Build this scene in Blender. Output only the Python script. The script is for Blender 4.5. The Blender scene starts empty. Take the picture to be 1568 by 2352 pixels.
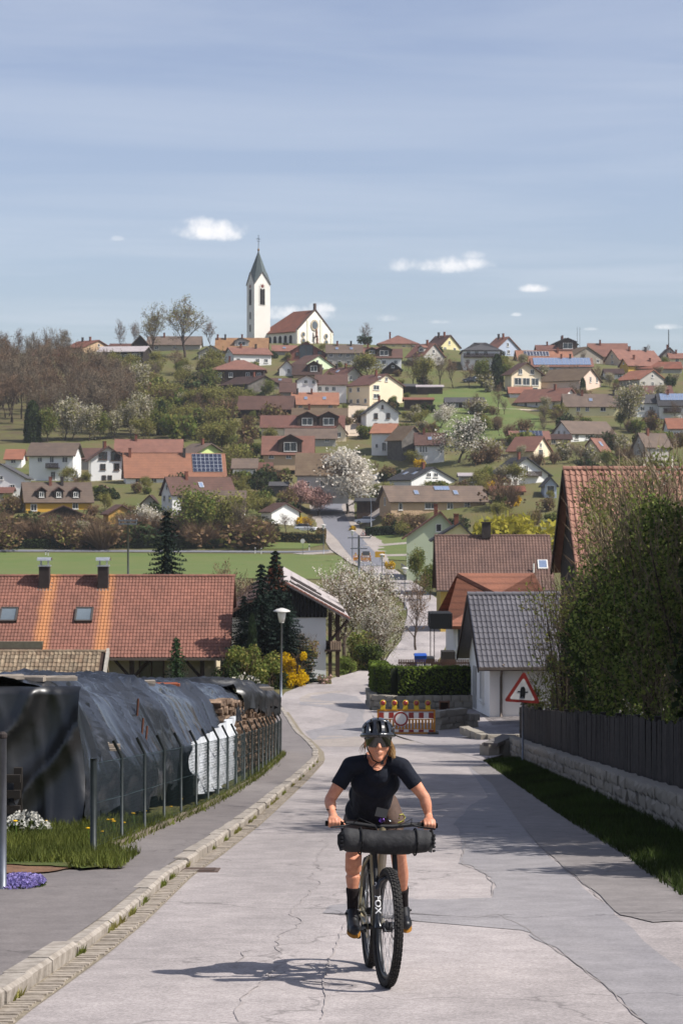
import bpy, bmesh, math, random
import numpy as np
from mathutils import Vector, Matrix
R = math.radians
rnd = random.Random(7)
sc = bpy.context.scene
COL = sc.collection

# ------------------------------------------------------------------ camera, sky, sun, exposure
cam = bpy.data.cameras.new('camera'); cam_o = bpy.data.objects.new('camera', cam); COL.objects.link(cam_o)
cam.sensor_fit = 'HORIZONTAL'; cam.sensor_width = 24.0; cam.lens = 24.0*9000/2731
cam.clip_start = 0.5; cam.clip_end = 20000
cam_o.location = (0, 0, 0); cam_o.rotation_euler = (R(90), 0, 0)      # eye level is z = 0, view along +Y
sc.camera = cam_o
cam.dof.use_dof = True; cam.dof.focus_distance = 14.3; cam.dof.aperture_fstop = 13.0
SUN_EL, SUN_AZ = R(49), R(106)                                          # azimuth from +Y towards +X
w = bpy.data.worlds.new('World'); sc.world = w; w.use_nodes = True
w.cycles.sampling_method = 'MANUAL'; w.cycles.sample_map_resolution = 256
wn, wl = w.node_tree.nodes, w.node_tree.links
wn.clear()
def N(nodes, t, **k):
    n = nodes.new(t)
    for a, b in k.items(): setattr(n, a, b)
    return n
sky = N(wn, 'ShaderNodeTexSky', sky_type='NISHITA', sun_disc=False, sun_elevation=SUN_EL, sun_rotation=SUN_AZ,
        altitude=600, air_density=1.0, dust_density=2.2, ozone_density=3.5)
bg = N(wn, 'ShaderNodeBackground'); bg.inputs['Strength'].default_value = 0.085
wo = N(wn, 'ShaderNodeOutputWorld')
tc = N(wn, 'ShaderNodeTexCoord')
def wmath(op, a, b=None, c=None):
    n = N(wn, 'ShaderNodeMath', operation=op)
    for i, v in enumerate((a, b, c)):
        if v is None: continue
        if isinstance(v, (int, float)): n.inputs[i].default_value = v
        else: wl.new(v, n.inputs[i])
    return n.outputs[0]
sep = N(wn, 'ShaderNodeSeparateXYZ'); wl.new(tc.outputs['Generated'], sep.inputs[0])
dx, dy, dz = sep.outputs
# the sky is a touch deeper blue than the plain model all round
hsv = N(wn, 'ShaderNodeHueSaturation'); hsv.inputs['Hue'].default_value = 0.512; hsv.inputs['Saturation'].default_value = 0.76; hsv.inputs['Value'].default_value = 1.24
wl.new(sky.outputs[0], hsv.inputs['Color'])
# high thin cirrus: noise on a flat layer above the viewer, stretched along one wind direction
lay = wmath('MAXIMUM', dz, 0.02)
cv = N(wn, 'ShaderNodeCombineXYZ')
wl.new(wmath('DIVIDE', dx, lay), cv.inputs[0]); wl.new(wmath('DIVIDE', dy, lay), cv.inputs[1])
mp = N(wn, 'ShaderNodeMapping'); mp.inputs['Rotation'].default_value = (0, 0, R(8)); mp.inputs['Scale'].default_value = (0.45, 0.8, 1)
wl.new(cv.outputs[0], mp.inputs[0])
n1 = N(wn, 'ShaderNodeTexNoise'); n1.inputs['Scale'].default_value = 0.9; n1.inputs['Detail'].default_value = 8; n1.inputs['Roughness'].default_value = 0.58; n1.inputs['Distortion'].default_value = 0.5
wl.new(mp.outputs[0], n1.inputs['Vector'])
cr = N(wn, 'ShaderNodeMapRange'); cr.inputs[1].default_value = 0.42; cr.inputs[2].default_value = 0.85; cr.inputs[3].default_value = 0.0; cr.inputs[4].default_value = 0.5
wl.new(n1.outputs['Fac'], cr.inputs[0])
mixc = N(wn, 'ShaderNodeMix', data_type='RGBA'); mixc.inputs[7].default_value = (6.4, 6.9, 7.7, 1)
wl.new(cr.outputs[0], mixc.inputs[0]); wl.new(hsv.outputs[0], mixc.inputs[6])
# fair-weather cumulus: soft clumps in the direction each one stands
cn = N(wn, 'ShaderNodeTexNoise'); cn.inputs['Scale'].default_value = 65; cn.inputs['Detail'].default_value = 6; cn.inputs['Roughness'].default_value = 0.62
wl.new(tc.outputs['Generated'], cn.inputs['Vector'])
last = mixc.outputs[2]
FD = 5167.0
CLOUDS = [(486, 532, 105, 34, .95), (985, 612, 118, 27, .9), (1100, 606, 54, 22, .85), (1092, 588, 36, 14, .6), (1235, 664, 42, 14, .9), (690, 724, 120, 26, 1.0),
          (742, 710, 48, 22, 1.0), (895, 733, 38, 14, .7), (1184, 723, 14, 6, .5), (1540, 752, 34, 11, .8), (1010, 740, 28, 7, .35), (1355, 756, 18, 5, .35), (272, 548, 18, 7, .25)]
acc = None
for (px, py, rx, ry, amt) in CLOUDS:
    u0, v0 = (px-784)/FD, (1176-py)/FD
    ux = wmath('DIVIDE', wmath('SUBTRACT', wmath('DIVIDE', dx, dy), u0), rx/FD)
    vv = wmath('SUBTRACT', wmath('DIVIDE', dz, dy), v0)
    vy = wmath('DIVIDE', vv, ry/FD)
    vy = wmath('MULTIPLY', vy, wmath('ADD', 1.0, wmath('MULTIPLY', wmath('LESS_THAN', vy, 0.0), 0.7)))   # flatter base
    rr = wmath('ADD', wmath('MULTIPLY', ux, ux), wmath('MULTIPLY', vy, vy))
    d = wmath('SUBTRACT', 1.0, rr)
    d = wmath('ADD', d, wmath('MULTIPLY', wmath('SUBTRACT', cn.outputs['Fac'], 0.5), 3.8))
    d = wmath('MULTIPLY', d, wmath('GREATER_THAN', dy, 0.0))
    mr = N(wn, 'ShaderNodeMapRange', interpolation_type='SMOOTHSTEP'); mr.inputs[1].default_value = 0.0; mr.inputs[2].default_value = 1.5; mr.inputs[3].default_value = 0; mr.inputs[4].default_value = amt
    wl.new(d, mr.inputs[0])
    acc = mr.outputs[0] if acc is None else wmath('MAXIMUM', acc, mr.outputs[0])
m2 = N(wn, 'ShaderNodeMix', data_type='RGBA'); m2.inputs[7].default_value = (9.6, 9.5, 9.6, 1)
wl.new(acc, m2.inputs[0]); wl.new(last, m2.inputs[6])
wl.new(m2.outputs[2], bg.inputs['Color']); wl.new(bg.outputs[0], wo.inputs[0])
sl = bpy.data.lights.new('sun', 'SUN'); sl.energy = 4.9; sl.angle = R(0.55); sl.color = (1.0, 0.95, 0.89)
so = bpy.data.objects.new('sun', sl); COL.objects.link(so)
sdir = Vector((math.cos(SUN_EL)*math.sin(SUN_AZ), math.cos(SUN_EL)*math.cos(SUN_AZ), math.sin(SUN_EL)))
so.rotation_euler = sdir.to_track_quat('Z', 'Y').to_euler(); so.location = (60, -10, 80)
sc.view_settings.view_transform = 'Standard'; sc.view_settings.look = 'None'; sc.view_settings.exposure = 0.42; sc.view_settings.gamma = 1.0
cy = sc.cycles
cy.max_bounces = 5; cy.diffuse_bounces = 3; cy.glossy_bounces = 3; cy.transmission_bounces = 4; cy.transparent_max_bounces = 6; cy.volume_bounces = 0
cy.caustics_reflective = False; cy.caustics_refractive = False

# ------------------------------------------------------------------ materials
MATS = {}
def srgb(h):
    if isinstance(h, str):
        c = [int(h[i:i+2], 16)/255 for i in (0, 2, 4)]
        return tuple(((x+.055)/1.055)**2.4 if x > .04045 else x/12.92 for x in c)
    return h
def mat(name, col, rough=.8, var=.12, scale=3.0, col2=None, bump=0.0, bscale=None, objvar=0.0, metal=0.0, spec=.3, isl=0.0,
        trans=None, huevar=0.0, coat=0.0, detail=3, stripes=None, space='P', sheen=0):
    """procedural surface: base colour, noise towards col2, per-object / per-island variation, bump"""
    if name in MATS: return MATS[name]
    m = bpy.data.materials.new(name); m.use_nodes = True; MATS[name] = m
    nt = m.node_tree; nd, lk = nt.nodes, nt.links
    b = nd['Principled BSDF']
    col = srgb(col); col2 = srgb(col2) if col2 else tuple(c*.55 for c in col)
    b.inputs['Roughness'].default_value = rough; b.inputs['Metallic'].default_value = metal
    b.inputs['Specular IOR Level'].default_value = spec; b.inputs['Coat Weight'].default_value = coat
    if space == 'P': vec = N(nd, 'ShaderNodeNewGeometry').outputs['Position']
    else: vec = N(nd, 'ShaderNodeTexCoord').outputs['Object']
    nz = N(nd, 'ShaderNodeTexNoise'); nz.inputs['Scale'].default_value = scale; nz.inputs['Detail'].default_value = detail; nz.inputs['Roughness'].default_value = .62
    lk.new(vec, nz.inputs['Vector'])
    mr = N(nd, 'ShaderNodeMapRange'); mr.inputs[1].default_value = .33; mr.inputs[2].default_value = .7; mr.inputs[3].default_value = 0; mr.inputs[4].default_value = min(1, var*4)
    lk.new(nz.outputs['Fac'], mr.inputs[0])
    mx = N(nd, 'ShaderNodeMix', data_type='RGBA'); mx.inputs[6].default_value = (*col, 1); mx.inputs[7].default_value = (*col2, 1)
    lk.new(mr.outputs[0], mx.inputs[0])
    out = mx.outputs[2]
    if stripes:                                                     # (axis, period, strength): courses too small to build
        sp = N(nd, 'ShaderNodeSeparateXYZ'); lk.new(vec, sp.inputs[0])
        s1 = N(nd, 'ShaderNodeMath', operation='MULTIPLY'); s1.inputs[1].default_value = 2*math.pi/stripes[1]; lk.new(sp.outputs[stripes[0]], s1.inputs[0])
        s2 = N(nd, 'ShaderNodeMath', operation='SINE'); lk.new(s1.outputs[0], s2.inputs[0])
        s3 = N(nd, 'ShaderNodeMapRange'); s3.inputs[1].default_value = .2; s3.inputs[2].default_value = 1; s3.inputs[3].default_value = 1; s3.inputs[4].default_value = 1-stripes[2]
        lk.new(s2.outputs[0], s3.inputs[0])
        mm = N(nd, 'ShaderNodeMix', data_type='RGBA', blend_type='MULTIPLY'); mm.inputs[0].default_value = 1
        lk.new(out, mm.inputs[6]); lk.new(s3.outputs[0], mm.inputs[7]); out = mm.outputs[2]
    if objvar or isl or huevar:
        oi = N(nd, 'ShaderNodeObjectInfo'); r = oi.outputs['Random']
        if isl:
            g = N(nd, 'ShaderNodeNewGeometry'); ad = N(nd, 'ShaderNodeMath', operation='ADD'); fr = N(nd, 'ShaderNodeMath', operation='FRACT')
            lk.new(r, ad.inputs[0]); lk.new(g.outputs['Random Per Island'], ad.inputs[1]); lk.new(ad.outputs[0], fr.inputs[0]); r = fr.outputs[0]
        hs = N(nd, 'ShaderNodeHueSaturation')
        a = max(objvar, isl)
        m1 = N(nd, 'ShaderNodeMapRange'); m1.inputs[3].default_value = 1-a; m1.inputs[4].default_value = 1+a; lk.new(r, m1.inputs[0]); lk.new(m1.outputs[0], hs.inputs['Value'])
        if huevar:
            mu = N(nd, 'ShaderNodeMath', operation='MULTIPLY'); mu.inputs[1].default_value = 7.31; f2 = N(nd, 'ShaderNodeMath', operation='FRACT')
            lk.new(r, mu.inputs[0]); lk.new(mu.outputs[0], f2.inputs[0])
            m3 = N(nd, 'ShaderNodeMapRange'); m3.inputs[3].default_value = .5-huevar; m3.inputs[4].default_value = .5+huevar; lk.new(f2.outputs[0], m3.inputs[0]); lk.new(m3.outputs[0], hs.inputs['Hue'])
        lk.new(out, hs.inputs['Color']); out = hs.outputs[0]
    lk.new(out, b.inputs['Base Color'])
    if bump:
        n2 = N(nd, 'ShaderNodeTexNoise'); n2.inputs['Scale'].default_value = bscale or scale*6; n2.inputs['Detail'].default_value = 3
        lk.new(vec, n2.inputs['Vector'])
        bp = N(nd, 'ShaderNodeBump'); bp.inputs['Strength'].default_value = 1.0; bp.inputs['Distance'].default_value = bump
        lk.new(n2.outputs['Fac'], bp.inputs['Height']); lk.new(bp.outputs[0], b.inputs['Normal'])
    if trans:
        tr = N(nd, 'ShaderNodeBsdfTranslucent'); lk.new(out, tr.inputs[0]); ms = N(nd, 'ShaderNodeMixShader'); ms.inputs[0].default_value = trans
        lk.new(b.outputs[0], ms.inputs[1]); lk.new(tr.outputs[0], ms.inputs[2]); lk.new(ms.outputs[0], nd['Material Output'].inputs[0])
    return m

# ------------------------------------------------------------------ mesh helpers
class MB:
    """collects polygons; build() links them as ONE mesh object"""
    def __init__(s): s.v = []; s.f = []; s.m = []
    def add(s, vs, fs, mi=0):
        o = len(s.v); s.v += [tuple(p) for p in vs]
        s.f += [tuple(i+o for i in f) for f in fs]; s.m += [mi]*len(fs); return s
    def box(s, c, d, rz=0.0, mi=0, M=None):
        x, y, z = (k/2 for k in d)
        P = [Vector(p) for p in ((-x,-y,-z),(x,-y,-z),(x,y,-z),(-x,y,-z),(-x,-y,z),(x,-y,z),(x,y,z),(-x,y,z))]
        if M is None: M = Matrix.Rotation(rz, 4, 'Z')
        return s.add([M @ p + Vector(c) for p in P], [(0,3,2,1),(4,5,6,7),(0,1,5,4),(1,2,6,5),(2,3,7,6),(3,0,4,7)], mi)
    def tube(s, pts, rad, n=6, mi=0, cap=True):
        pts = [Vector(p) for p in pts]; k = len(pts)
        if not hasattr(rad, '__len__'): rad = [rad]*k
        vs = []; up = Vector((0, 0, 1))
        for i, p in enumerate(pts):
            t = (pts[min(i+1, k-1)]-pts[max(i-1, 0)]).normalized()
            a = t.cross(up if abs(t.z) < .95 else Vector((1, 0, 0))).normalized(); b = t.cross(a)
            for j in range(n):
                q = 2*math.pi*j/n; vs.append(p+(a*math.cos(q)+b*math.sin(q))*rad[i])
        fs = [(i*n+j, i*n+(j+1) % n, (i+1)*n+(j+1) % n, (i+1)*n+j) for i in range(k-1) for j in range(n)]
        if cap: fs += [tuple(range(n)), tuple((k-1)*n+j for j in reversed(range(n)))]
        return s.add(vs, fs, mi)
    def lathe(s, prof, c=(0, 0, 0), n=16, mi=0, M=None):
        vs = []
        for (r, z) in prof:
            for j in range(n):
                q = 2*math.pi*j/n; p = Vector((r*math.cos(q), r*math.sin(q), z))
                if M is not None: p = M @ p
                vs.append(p+Vector(c))
        k = len(prof)
        fs = [(i*n+j, i*n+(j+1) % n, (i+1)*n+(j+1) % n, (i+1)*n+j) for i in range(k-1) for j in range(n)]
        fs += [tuple(reversed(range(n))), tuple((k-1)*n+j for j in range(n))]
        return s.add(vs, fs, mi)
    def slab(s, quad, th, mi=0):
        """a flat polygon thickened downwards against its normal"""
        q = [Vector(p) for p in quad]; nn = (q[1]-q[0]).cross(q[2]-q[0]).normalized()
        if nn.z < 0: q.reverse(); nn = -nn
        b = [p-nn*th for p in q]; k = len(q)
        return s.add(q+b, [tuple(range(k)), tuple(reversed(range(k, 2*k)))]+[(i, i+k, (i+1) % k+k, (i+1) % k) for i in range(k)], mi)
    def mesh(s, name, mats, smooth=False, fix=False):
        me = bpy.data.meshes.new(name); me.from_pydata(s.v, [], s.f)
        for mm in (mats if isinstance(mats, (list, tuple)) else [mats]): me.materials.append(mm)
        if any(s.m): me.polygons.foreach_set('material_index', s.m)
        if fix:
            bm = bmesh.new(); bm.from_mesh(me); bmesh.ops.recalc_face_normals(bm, faces=bm.faces); bm.to_mesh(me); bm.free()
        if smooth: me.polygons.foreach_set('use_smooth', [True]*len(me.polygons))
        me.update(); return me
    def build(s, name, mats, parent=None, loc=None, smooth=False, fix=False, world=False):
        if world and parent is not None:
            o = Vector(parent.location); s.v = [tuple(Vector(p)-o) for p in s.v]
        return link(name, s.mesh(name, mats, smooth, fix), parent, loc)
def link(name, me, parent=None, loc=None, rot=None, scale=None):
    o = bpy.data.objects.new(name, me); COL.objects.link(o)
    if parent is not None: o.parent = parent
    if loc is not None: o.location = loc
    if rot is not None: o.rotation_euler = rot
    if scale is not None: o.scale = scale
    return o
def tag(o, label=None, cat=None, group=None, kind=None):
    if label: o['label'] = label
    if cat: o['category'] = cat
    if group: o['group'] = group
    if kind: o['kind'] = kind
    return o
def thing(name, label, cat, loc=(0, 0, 0), rz=0.0, group=None):
    o = link(name, None, None, loc, (0, 0, rz)); return tag(o, label, cat, group)
def copy_tree(o, parent=None):
    c = o.copy(); COL.objects.link(c); c.parent = parent
    for ch in list(o.children): copy_tree(ch, c)
    return c
def noise1(x, seed=0):
    i = math.floor(x); f = x-i; f = f*f*(3-2*f)
    h = lambda k: (math.sin(k*127.1+seed*311.7)*43758.5453) % 1
    return h(i)*(1-f)+h(i+1)*f
def noise2(x, y, seed=0):
    ix, iy = math.floor(x), math.floor(y); fx, fy = x-ix, y-iy; fx = fx*fx*(3-2*fx); fy = fy*fy*(3-2*fy)
    h = lambda a, b: (math.sin(a*127.1+b*311.7+seed*74.7)*43758.5453) % 1
    return (h(ix, iy)*(1-fx)+h(ix+1, iy)*fx)*(1-fy)+(h(ix, iy+1)*(1-fx)+h(ix+1, iy+1)*fx)*fy

# ------------------------------------------------------------------ the lie of the land
# survey points are noted as seen from the eye (x, y on a 1568-wide sheet) plus the distance Y in metres
def at(x, y, Y): return Vector(((x-784)/FD*Y, Y, (1176-y)/FD*Y))
_py = [(-6, 1.1), (0, 1.6), (14, 2.98), (38, 4.94), (62, 6.9), (75, 7.85), (88, 8.72), (100, 9.05), (112, 9.38), (140, 10.25), (170, 10.95), (212, 10.85),
       (245, 10.6), (290, 9.75), (348, 7.8), (378, 6.45), (430, 3.25), (475, -2.58), (500, -8.0), (535, -18.2), (590, -27.5)]
_yy = np.arange(-6, 600, 1.0); _pp = np.interp(_yy, [a for a, b in _py], [b for a, b in _py])
_k = np.hanning(11); _k /= _k.sum(); _ps = np.convolve(np.pad(_pp, 5, mode='reflect', reflect_type='odd'), _k, mode='valid')
def P(Y): return float(np.interp(Y, _yy, _ps))                     # drop of the street below the eye
ROAD = [  # Y, left edge, right edge of the carriageway
    (1, -2.15, 3.0), (8, -2.05, 3.02), (13, -1.97, 3.05), (16, -1.84, 3.08), (18.2, -1.77, 3.1), (22.8, -1.7, 3.17), (25.8, -1.56, 3.28), (32, -1.33, 3.34), (36.2, -1.22, 3.42),
    (43, -1.05, 3.57), (49.4, -.9, 3.7), (56, -.77, 3.85), (61, -.68, 3.99), (64, -.66, 4.0), (70, -.74, 3.7), (76, -.97, 3.1), (83, -1.33, 2.3), (91, -1.85, 1.7),
    (98, -2.3, 1.4), (104, -2.7, 1.3), (112, -3.1, 1.25), (120, -3.0, 1.8), (128, -2.2, 2.8), (136, -.9, 4.0), (146, .9, 5.4), (158, 2.4, 6.6), (170, 3.5, 7.5), (190, 5.0, 9.0),
    (212, 5.9, 10.0), (230, 6.7, 11.0), (245, 7.2, 11.6), (262, 7.1, 11.4), (290, 5.9, 10.4), (320, 3.8, 8.4), (348, 1.9, 6.8), (375, .5, 5.6), (400, -.9, 4.2), (430, -3.2, 2.3),
    (450, -4.5, 1.0), (463, -5.2, .2), (476, -4.6, .9)]
_ry = [r[0] for r in ROAD]
def road_l(Y): return float(np.interp(Y, _ry, [r[1] for r in ROAD]))
def road_r(Y): return float(np.interp(Y, _ry, [r[2] for r in ROAD]))
HILL = [(1340, 285), (1268, 378), (1205, 410), (1150, 440), (1110, 462), (1060, 490), (1000, 535), (935, 590), (880, 628), (830, 665), (790, 698), (760, 722)]
def hillY(y): return float(np.interp(-y, [-a for a, b in HILL], [b for a, b in HILL]))
CP = []
def cp(x, y, Y=None):
    Y = Y or hillY(y); CP.append(tuple(at(x, y, Y)))
for x in (-150, 0, 200, 400, 600, 700): cp(x, 1270, 378)
for x in (-150, 150, 450): cp(x, 1336, 285)
for (x, y) in [(-100,1205),(50,1208),(250,1212),(420,1205),(560,1190),(660,1210),(690,1160),(-100,1105),(60,1100),(200,1105),(400,1100),(560,1110),(640,1120),
               (-100,1010),(50,1005),(200,1000),(350,995),(480,1000),(-120,930),(60,925),(220,920),(380,925),(470,905),(-120,860),(40,850),(160,830),(280,830),(400,825),
               (880,1150),(990,1130),(1100,1130),(1250,1120),(1400,1110),(1600,1110),(1100,1060),(1250,1055),(1450,1050),(1650,1050),(1100,1000),(1050,960),(1130,930),(1250,950),
               (1400,960),(1650,960),(1050,905),(1200,880),(1350,880),(1500,870),(1650,870),(900,850),(1050,850),(810,1000),(815,940),(690,790),(600,790),(500,800),(800,800),(950,800)]: cp(x, y)
for (X, Y, Z) in [(-120,720,50),(-40,735,53),(20,740,53),(80,740,46),(150,740,44),(220,740,40),(-220,600,34),(220,600,28),(-260,450,4),(260,450,6),(-260,300,-9),(260,300,-7),
                  (-200,900,30),(0,900,36),(200,900,26),(-300,1400,-20),(0,1400,-20),(300,1400,-20),(-200,180,-11),(200,180,-8),(40,250,-9.6),(60,330,-7),(30,380,-5.2),(-40,240,-10.4),(-30,180,-11),
                  (-80,210,-11),(30,180,-10.4),(-15,330,-8.3)]: CP.append((X, Y, Z))
for Y in range(105, 476, 14): CP.append(((road_l(Y)+road_r(Y))/2, Y, -P(Y)))
for Y in (70, 90, 110, 130, 150):
    for X in (-60, -25, -9, 12, 25, 60): CP.append((X, Y, -P(Y)))
_c = np.array(CP); _S = 100.0
def _phi(r2): return np.where(r2 > 0, r2*np.log(r2+1e-12), 0)
def _tps(c, lam=.02):
    n = len(c); q = c[:, :2]/_S; r2 = ((q[:, None]-q[None])**2).sum(-1)
    A = np.zeros((n+3, n+3)); A[:n, :n] = _phi(r2)+lam*np.eye(n); A[:n, n] = 1; A[:n, n+1:] = q; A[n, :n] = 1; A[n+1:, :n] = q.T
    return q, np.linalg.solve(A, np.concatenate([c[:, 2], np.zeros(3)]))
_q, _w = _tps(_c)
def tps_z(X, Y):
    p = np.stack([np.ravel(X), np.ravel(Y)], -1)/_S; o = np.zeros(len(p))
    for i in range(0, len(p), 8000):
        pp = p[i:i+8000]; r2 = ((pp[:, None]-_q[None])**2).sum(-1)
        o[i:i+8000] = _phi(r2) @ _w[:-3]+_w[-3]+pp @ _w[-2:]
    return o
def wall_x(Y): return float(np.interp(Y, [0, 29.5, 68], [4.0, 4.48, 5.12]))
def near_z(X, Y):
    z = -P(Y)
    if X > wall_x(Y)+.15 and Y < 74: z += .5*min(1, (74-Y)/5)
    elif X > road_r(Y) and Y < 74: z -= .05*min(1, X-road_r(Y))
    if X < road_l(Y)-.1 and Y < 112: z += .1 if X < road_l(Y)-2.1 else .0
    return z
def ground(X, Y):
    """height of the land at a spot"""
    X = np.atleast_1d(np.asarray(X, float)); Y = np.atleast_1d(np.asarray(Y, float))
    far = tps_z(X, Y); o = np.empty(len(X))
    for i, (x, y) in enumerate(zip(X, Y)):
        t = min(1, max(0, (y-115)/30)); z = far[i] if t >= 1 else (1-t)*near_z(x, y)+t*far[i]
        if 4 < y < 478:
            l, r = road_l(y), road_r(y); m = .6 if y < 112 else 2.5
            d = max(l-x, x-r)
            if d < m*2.5:
                s = min(1, max(0, (d-m*.5)/(m*2))); rz = -P(y)
                if y < 112: z = rz-.14 if d < .25 else z
                else: z = s*z+(1-s)*(rz-.12)
        if -9 < 0 and 62 < y < 92 and x > 2: z = min(z, side_z(x, y)-.1) if x < 16 else z
        o[i] = z
    return o
def side_z(x, y): return -P(y)+max(0, x-4)*.03
def gz(X, Y): return float(ground([X], [Y])[0])
# ------------------------------------------------------------------ ground and roads
def grass_mat(name, a, b, c):
    m = mat(name, a, .95, .25, .35, b, bump=.05, bscale=9, detail=8)
    return m
M_GROUND = mat('rough_ground', '525a2a', .95, .3, .09, '63563a', bump=.06, bscale=7, detail=5)
ys = [2.0]
while ys[-1] < 760: ys.append(ys[-1]+max(.5, ys[-1]*.0125))
ys += [800, 850, 900, 1000, 1150, 1400, 2000, 3500, 7000]
ts = np.concatenate([np.linspace(-1, -.6, 12)[:-1], np.linspace(-.6, .6, 150), np.linspace(.6, 1, 12)[1:]])
XX = []; YY = []
for y in ys:
    hw = 26+.30*y
    for t in ts: XX.append(t*hw); YY.append(y)
ZZ = ground(XX, YY)
for i in range(len(ZZ)):
    if YY[i] > 1300: ZZ[i] = -30+ (45 if YY[i] > 6000 else 0) + 30*noise2(XX[i]/900, YY[i]/900, 3)
nx = len(ts)
b = MB(); b.v = list(zip(XX, YY, ZZ.tolist()))
b.f = [(j*nx+i, j*nx+i+1, (j+1)*nx+i+1, (j+1)*nx+i) for j in range(len(ys)-1) for i in range(nx-1)]; b.m = [0]*len(b.f)
tag(b.build('ground', M_GROUND, smooth=True), kind='structure')

def asphalt(name, c1, c2, fine, sc=.35, bump=.004, spots=None):
    m = bpy.data.materials.new(name); m.use_nodes = True; nd, lk = m.node_tree.nodes, m.node_tree.links; b = nd['Principled BSDF']
    pos = N(nd, 'ShaderNodeNewGeometry').outputs['Position']
    def nz(s, d=6, r=.6, vec=pos):
        n = N(nd, 'ShaderNodeTexNoise'); n.inputs['Scale'].default_value = s; n.inputs['Detail'].default_value = d; n.inputs['Roughness'].default_value = r; lk.new(vec, n.inputs['Vector']); return n.outputs['Fac']
    mp = N(nd, 'ShaderNodeMapping'); mp.inputs['Scale'].default_value = (1.3, .3, 1); lk.new(pos, mp.inputs[0])
    mx = N(nd, 'ShaderNodeMix', data_type='RGBA'); mx.inputs[6].default_value = (*srgb(c1), 1); mx.inputs[7].default_value = (*srgb(c2), 1)
    r1 = N(nd, 'ShaderNodeMapRange'); r1.inputs[1].default_value = .35; r1.inputs[2].default_value = .68; lk.new(nz(sc, 4, .62, mp.outputs[0]), r1.inputs[0]); lk.new(r1.outputs[0], mx.inputs[0])
    # aggregate grain
    vo = N(nd, 'ShaderNodeTexVoronoi'); vo.inputs['Scale'].default_value = 70; lk.new(pos, vo.inputs['Vector'])
    r2 = N(nd, 'ShaderNodeMapRange'); r2.inputs[1].default_value = 0; r2.inputs[2].default_value = 1; r2.inputs[3].default_value = 1-fine; r2.inputs[4].default_value = 1+fine
    cs = N(nd, 'ShaderNodeSeparateColor'); lk.new(vo.outputs['Color'], cs.inputs[0]); lk.new(cs.outputs[0], r2.inputs[0])
    r3 = N(nd, 'ShaderNodeMapRange'); r3.inputs[1].default_value = .3; r3.inputs[2].default_value = .7; r3.inputs[3].default_value = .84; r3.inputs[4].default_value = 1.1; lk.new(nz(3.2, 4), r3.inputs[0])
    mu = N(nd, 'ShaderNodeMath', operation='MULTIPLY'); lk.new(r2.outputs[0], mu.inputs[0]); lk.new(r3.outputs[0], mu.inputs[1])
    # fine hair cracks
    wv = N(nd, 'ShaderNodeTexVoronoi', feature='DISTANCE_TO_EDGE'); wv.inputs['Scale'].default_value = .42
    ad = N(nd, 'ShaderNodeMix', data_type='VECTOR'); ad.inputs[0].default_value = .55; n3 = N(nd, 'ShaderNodeTexNoise'); n3.inputs['Scale'].default_value = 1.6; n3.inputs['Detail'].default_value = 5; lk.new(pos, n3.inputs['Vector'])
    lk.new(pos, ad.inputs[4]); lk.new(n3.outputs['Color'], ad.inputs[5]); lk.new(ad.outputs[1], wv.inputs['Vector'])
    r4 = N(nd, 'ShaderNodeMapRange'); r4.inputs[1].default_value = 0; r4.inputs[2].default_value = .006; r4.inputs[3].default_value = .62; r4.inputs[4].default_value = 1; lk.new(wv.outputs['Distance'], r4.inputs[0])
    mu2 = N(nd, 'ShaderNodeMath', operation='MULTIPLY'); lk.new(mu.outputs[0], mu2.inputs[0]); lk.new(r4.outputs[0], mu2.inputs[1])
    mm = N(nd, 'ShaderNodeMix', data_type='RGBA', blend_type='MULTIPLY'); mm.inputs[0].default_value = 1; lk.new(mx.outputs[2], mm.inputs[6]); lk.new(mu2.outputs[0], mm.inputs[7])
    lk.new(mm.outputs[2], b.inputs['Base Color']); b.inputs['Roughness'].default_value = .85; b.inputs['Specular IOR Level'].default_value = .25
    bp = N(nd, 'ShaderNodeBump'); bp.inputs['Distance'].default_value = bump; lk.new(r2.outputs[0], bp.inputs['Height']); lk.new(bp.outputs[0], b.inputs['Normal'])
    return m
M_ROAD = asphalt('worn_asphalt', 'a39b98', '857f7d', .2)
M_PATCH = asphalt('newer_asphalt', '8b8787', '807d7f', .14)
M_PATCH2 = asphalt('pale_asphalt', '9d948c', '8f867f', .14)
M_FARROAD = asphalt('grey_asphalt', '6c6d73', '74747a', .1, .1)
M_WALK = asphalt('pavement_asphalt', '7b7572', '6b6563', .16)
M_GRAVEL = mat('pale_gravel', 'b8a894', .95, .15, 1.5, '9a8c7a', bump=.01)
def strip(name, yl, fl, fr, m, dz=0.0, n=5, parent=None, zf=None):
    b = MB(); vs = []
    for y in yl:
        l, r = fl(y), fr(y)
        for i in range(n):
            x = l+(r-l)*i/(n-1); vs.append((x, y, (zf(x, y) if zf else -P(y))+dz))
    b.add(vs, [(j*n+i, j*n+i+1, (j+1)*n+i+1, (j+1)*n+i) for j in range(len(yl)-1) for i in range(n-1)])
    o = b.build(name, m, parent, smooth=True)
    return o
yr_near = [1+.6*i for i in range(0, 200)]
road = tag(strip('road', [y for y in yr_near if y <= 110]+[110.2], road_l, road_r, M_ROAD, n=9), kind='structure')
tag(strip('road', list(np.arange(110.2, 340, 2.0)), road_l, road_r, M_ROAD), kind='structure')
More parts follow.
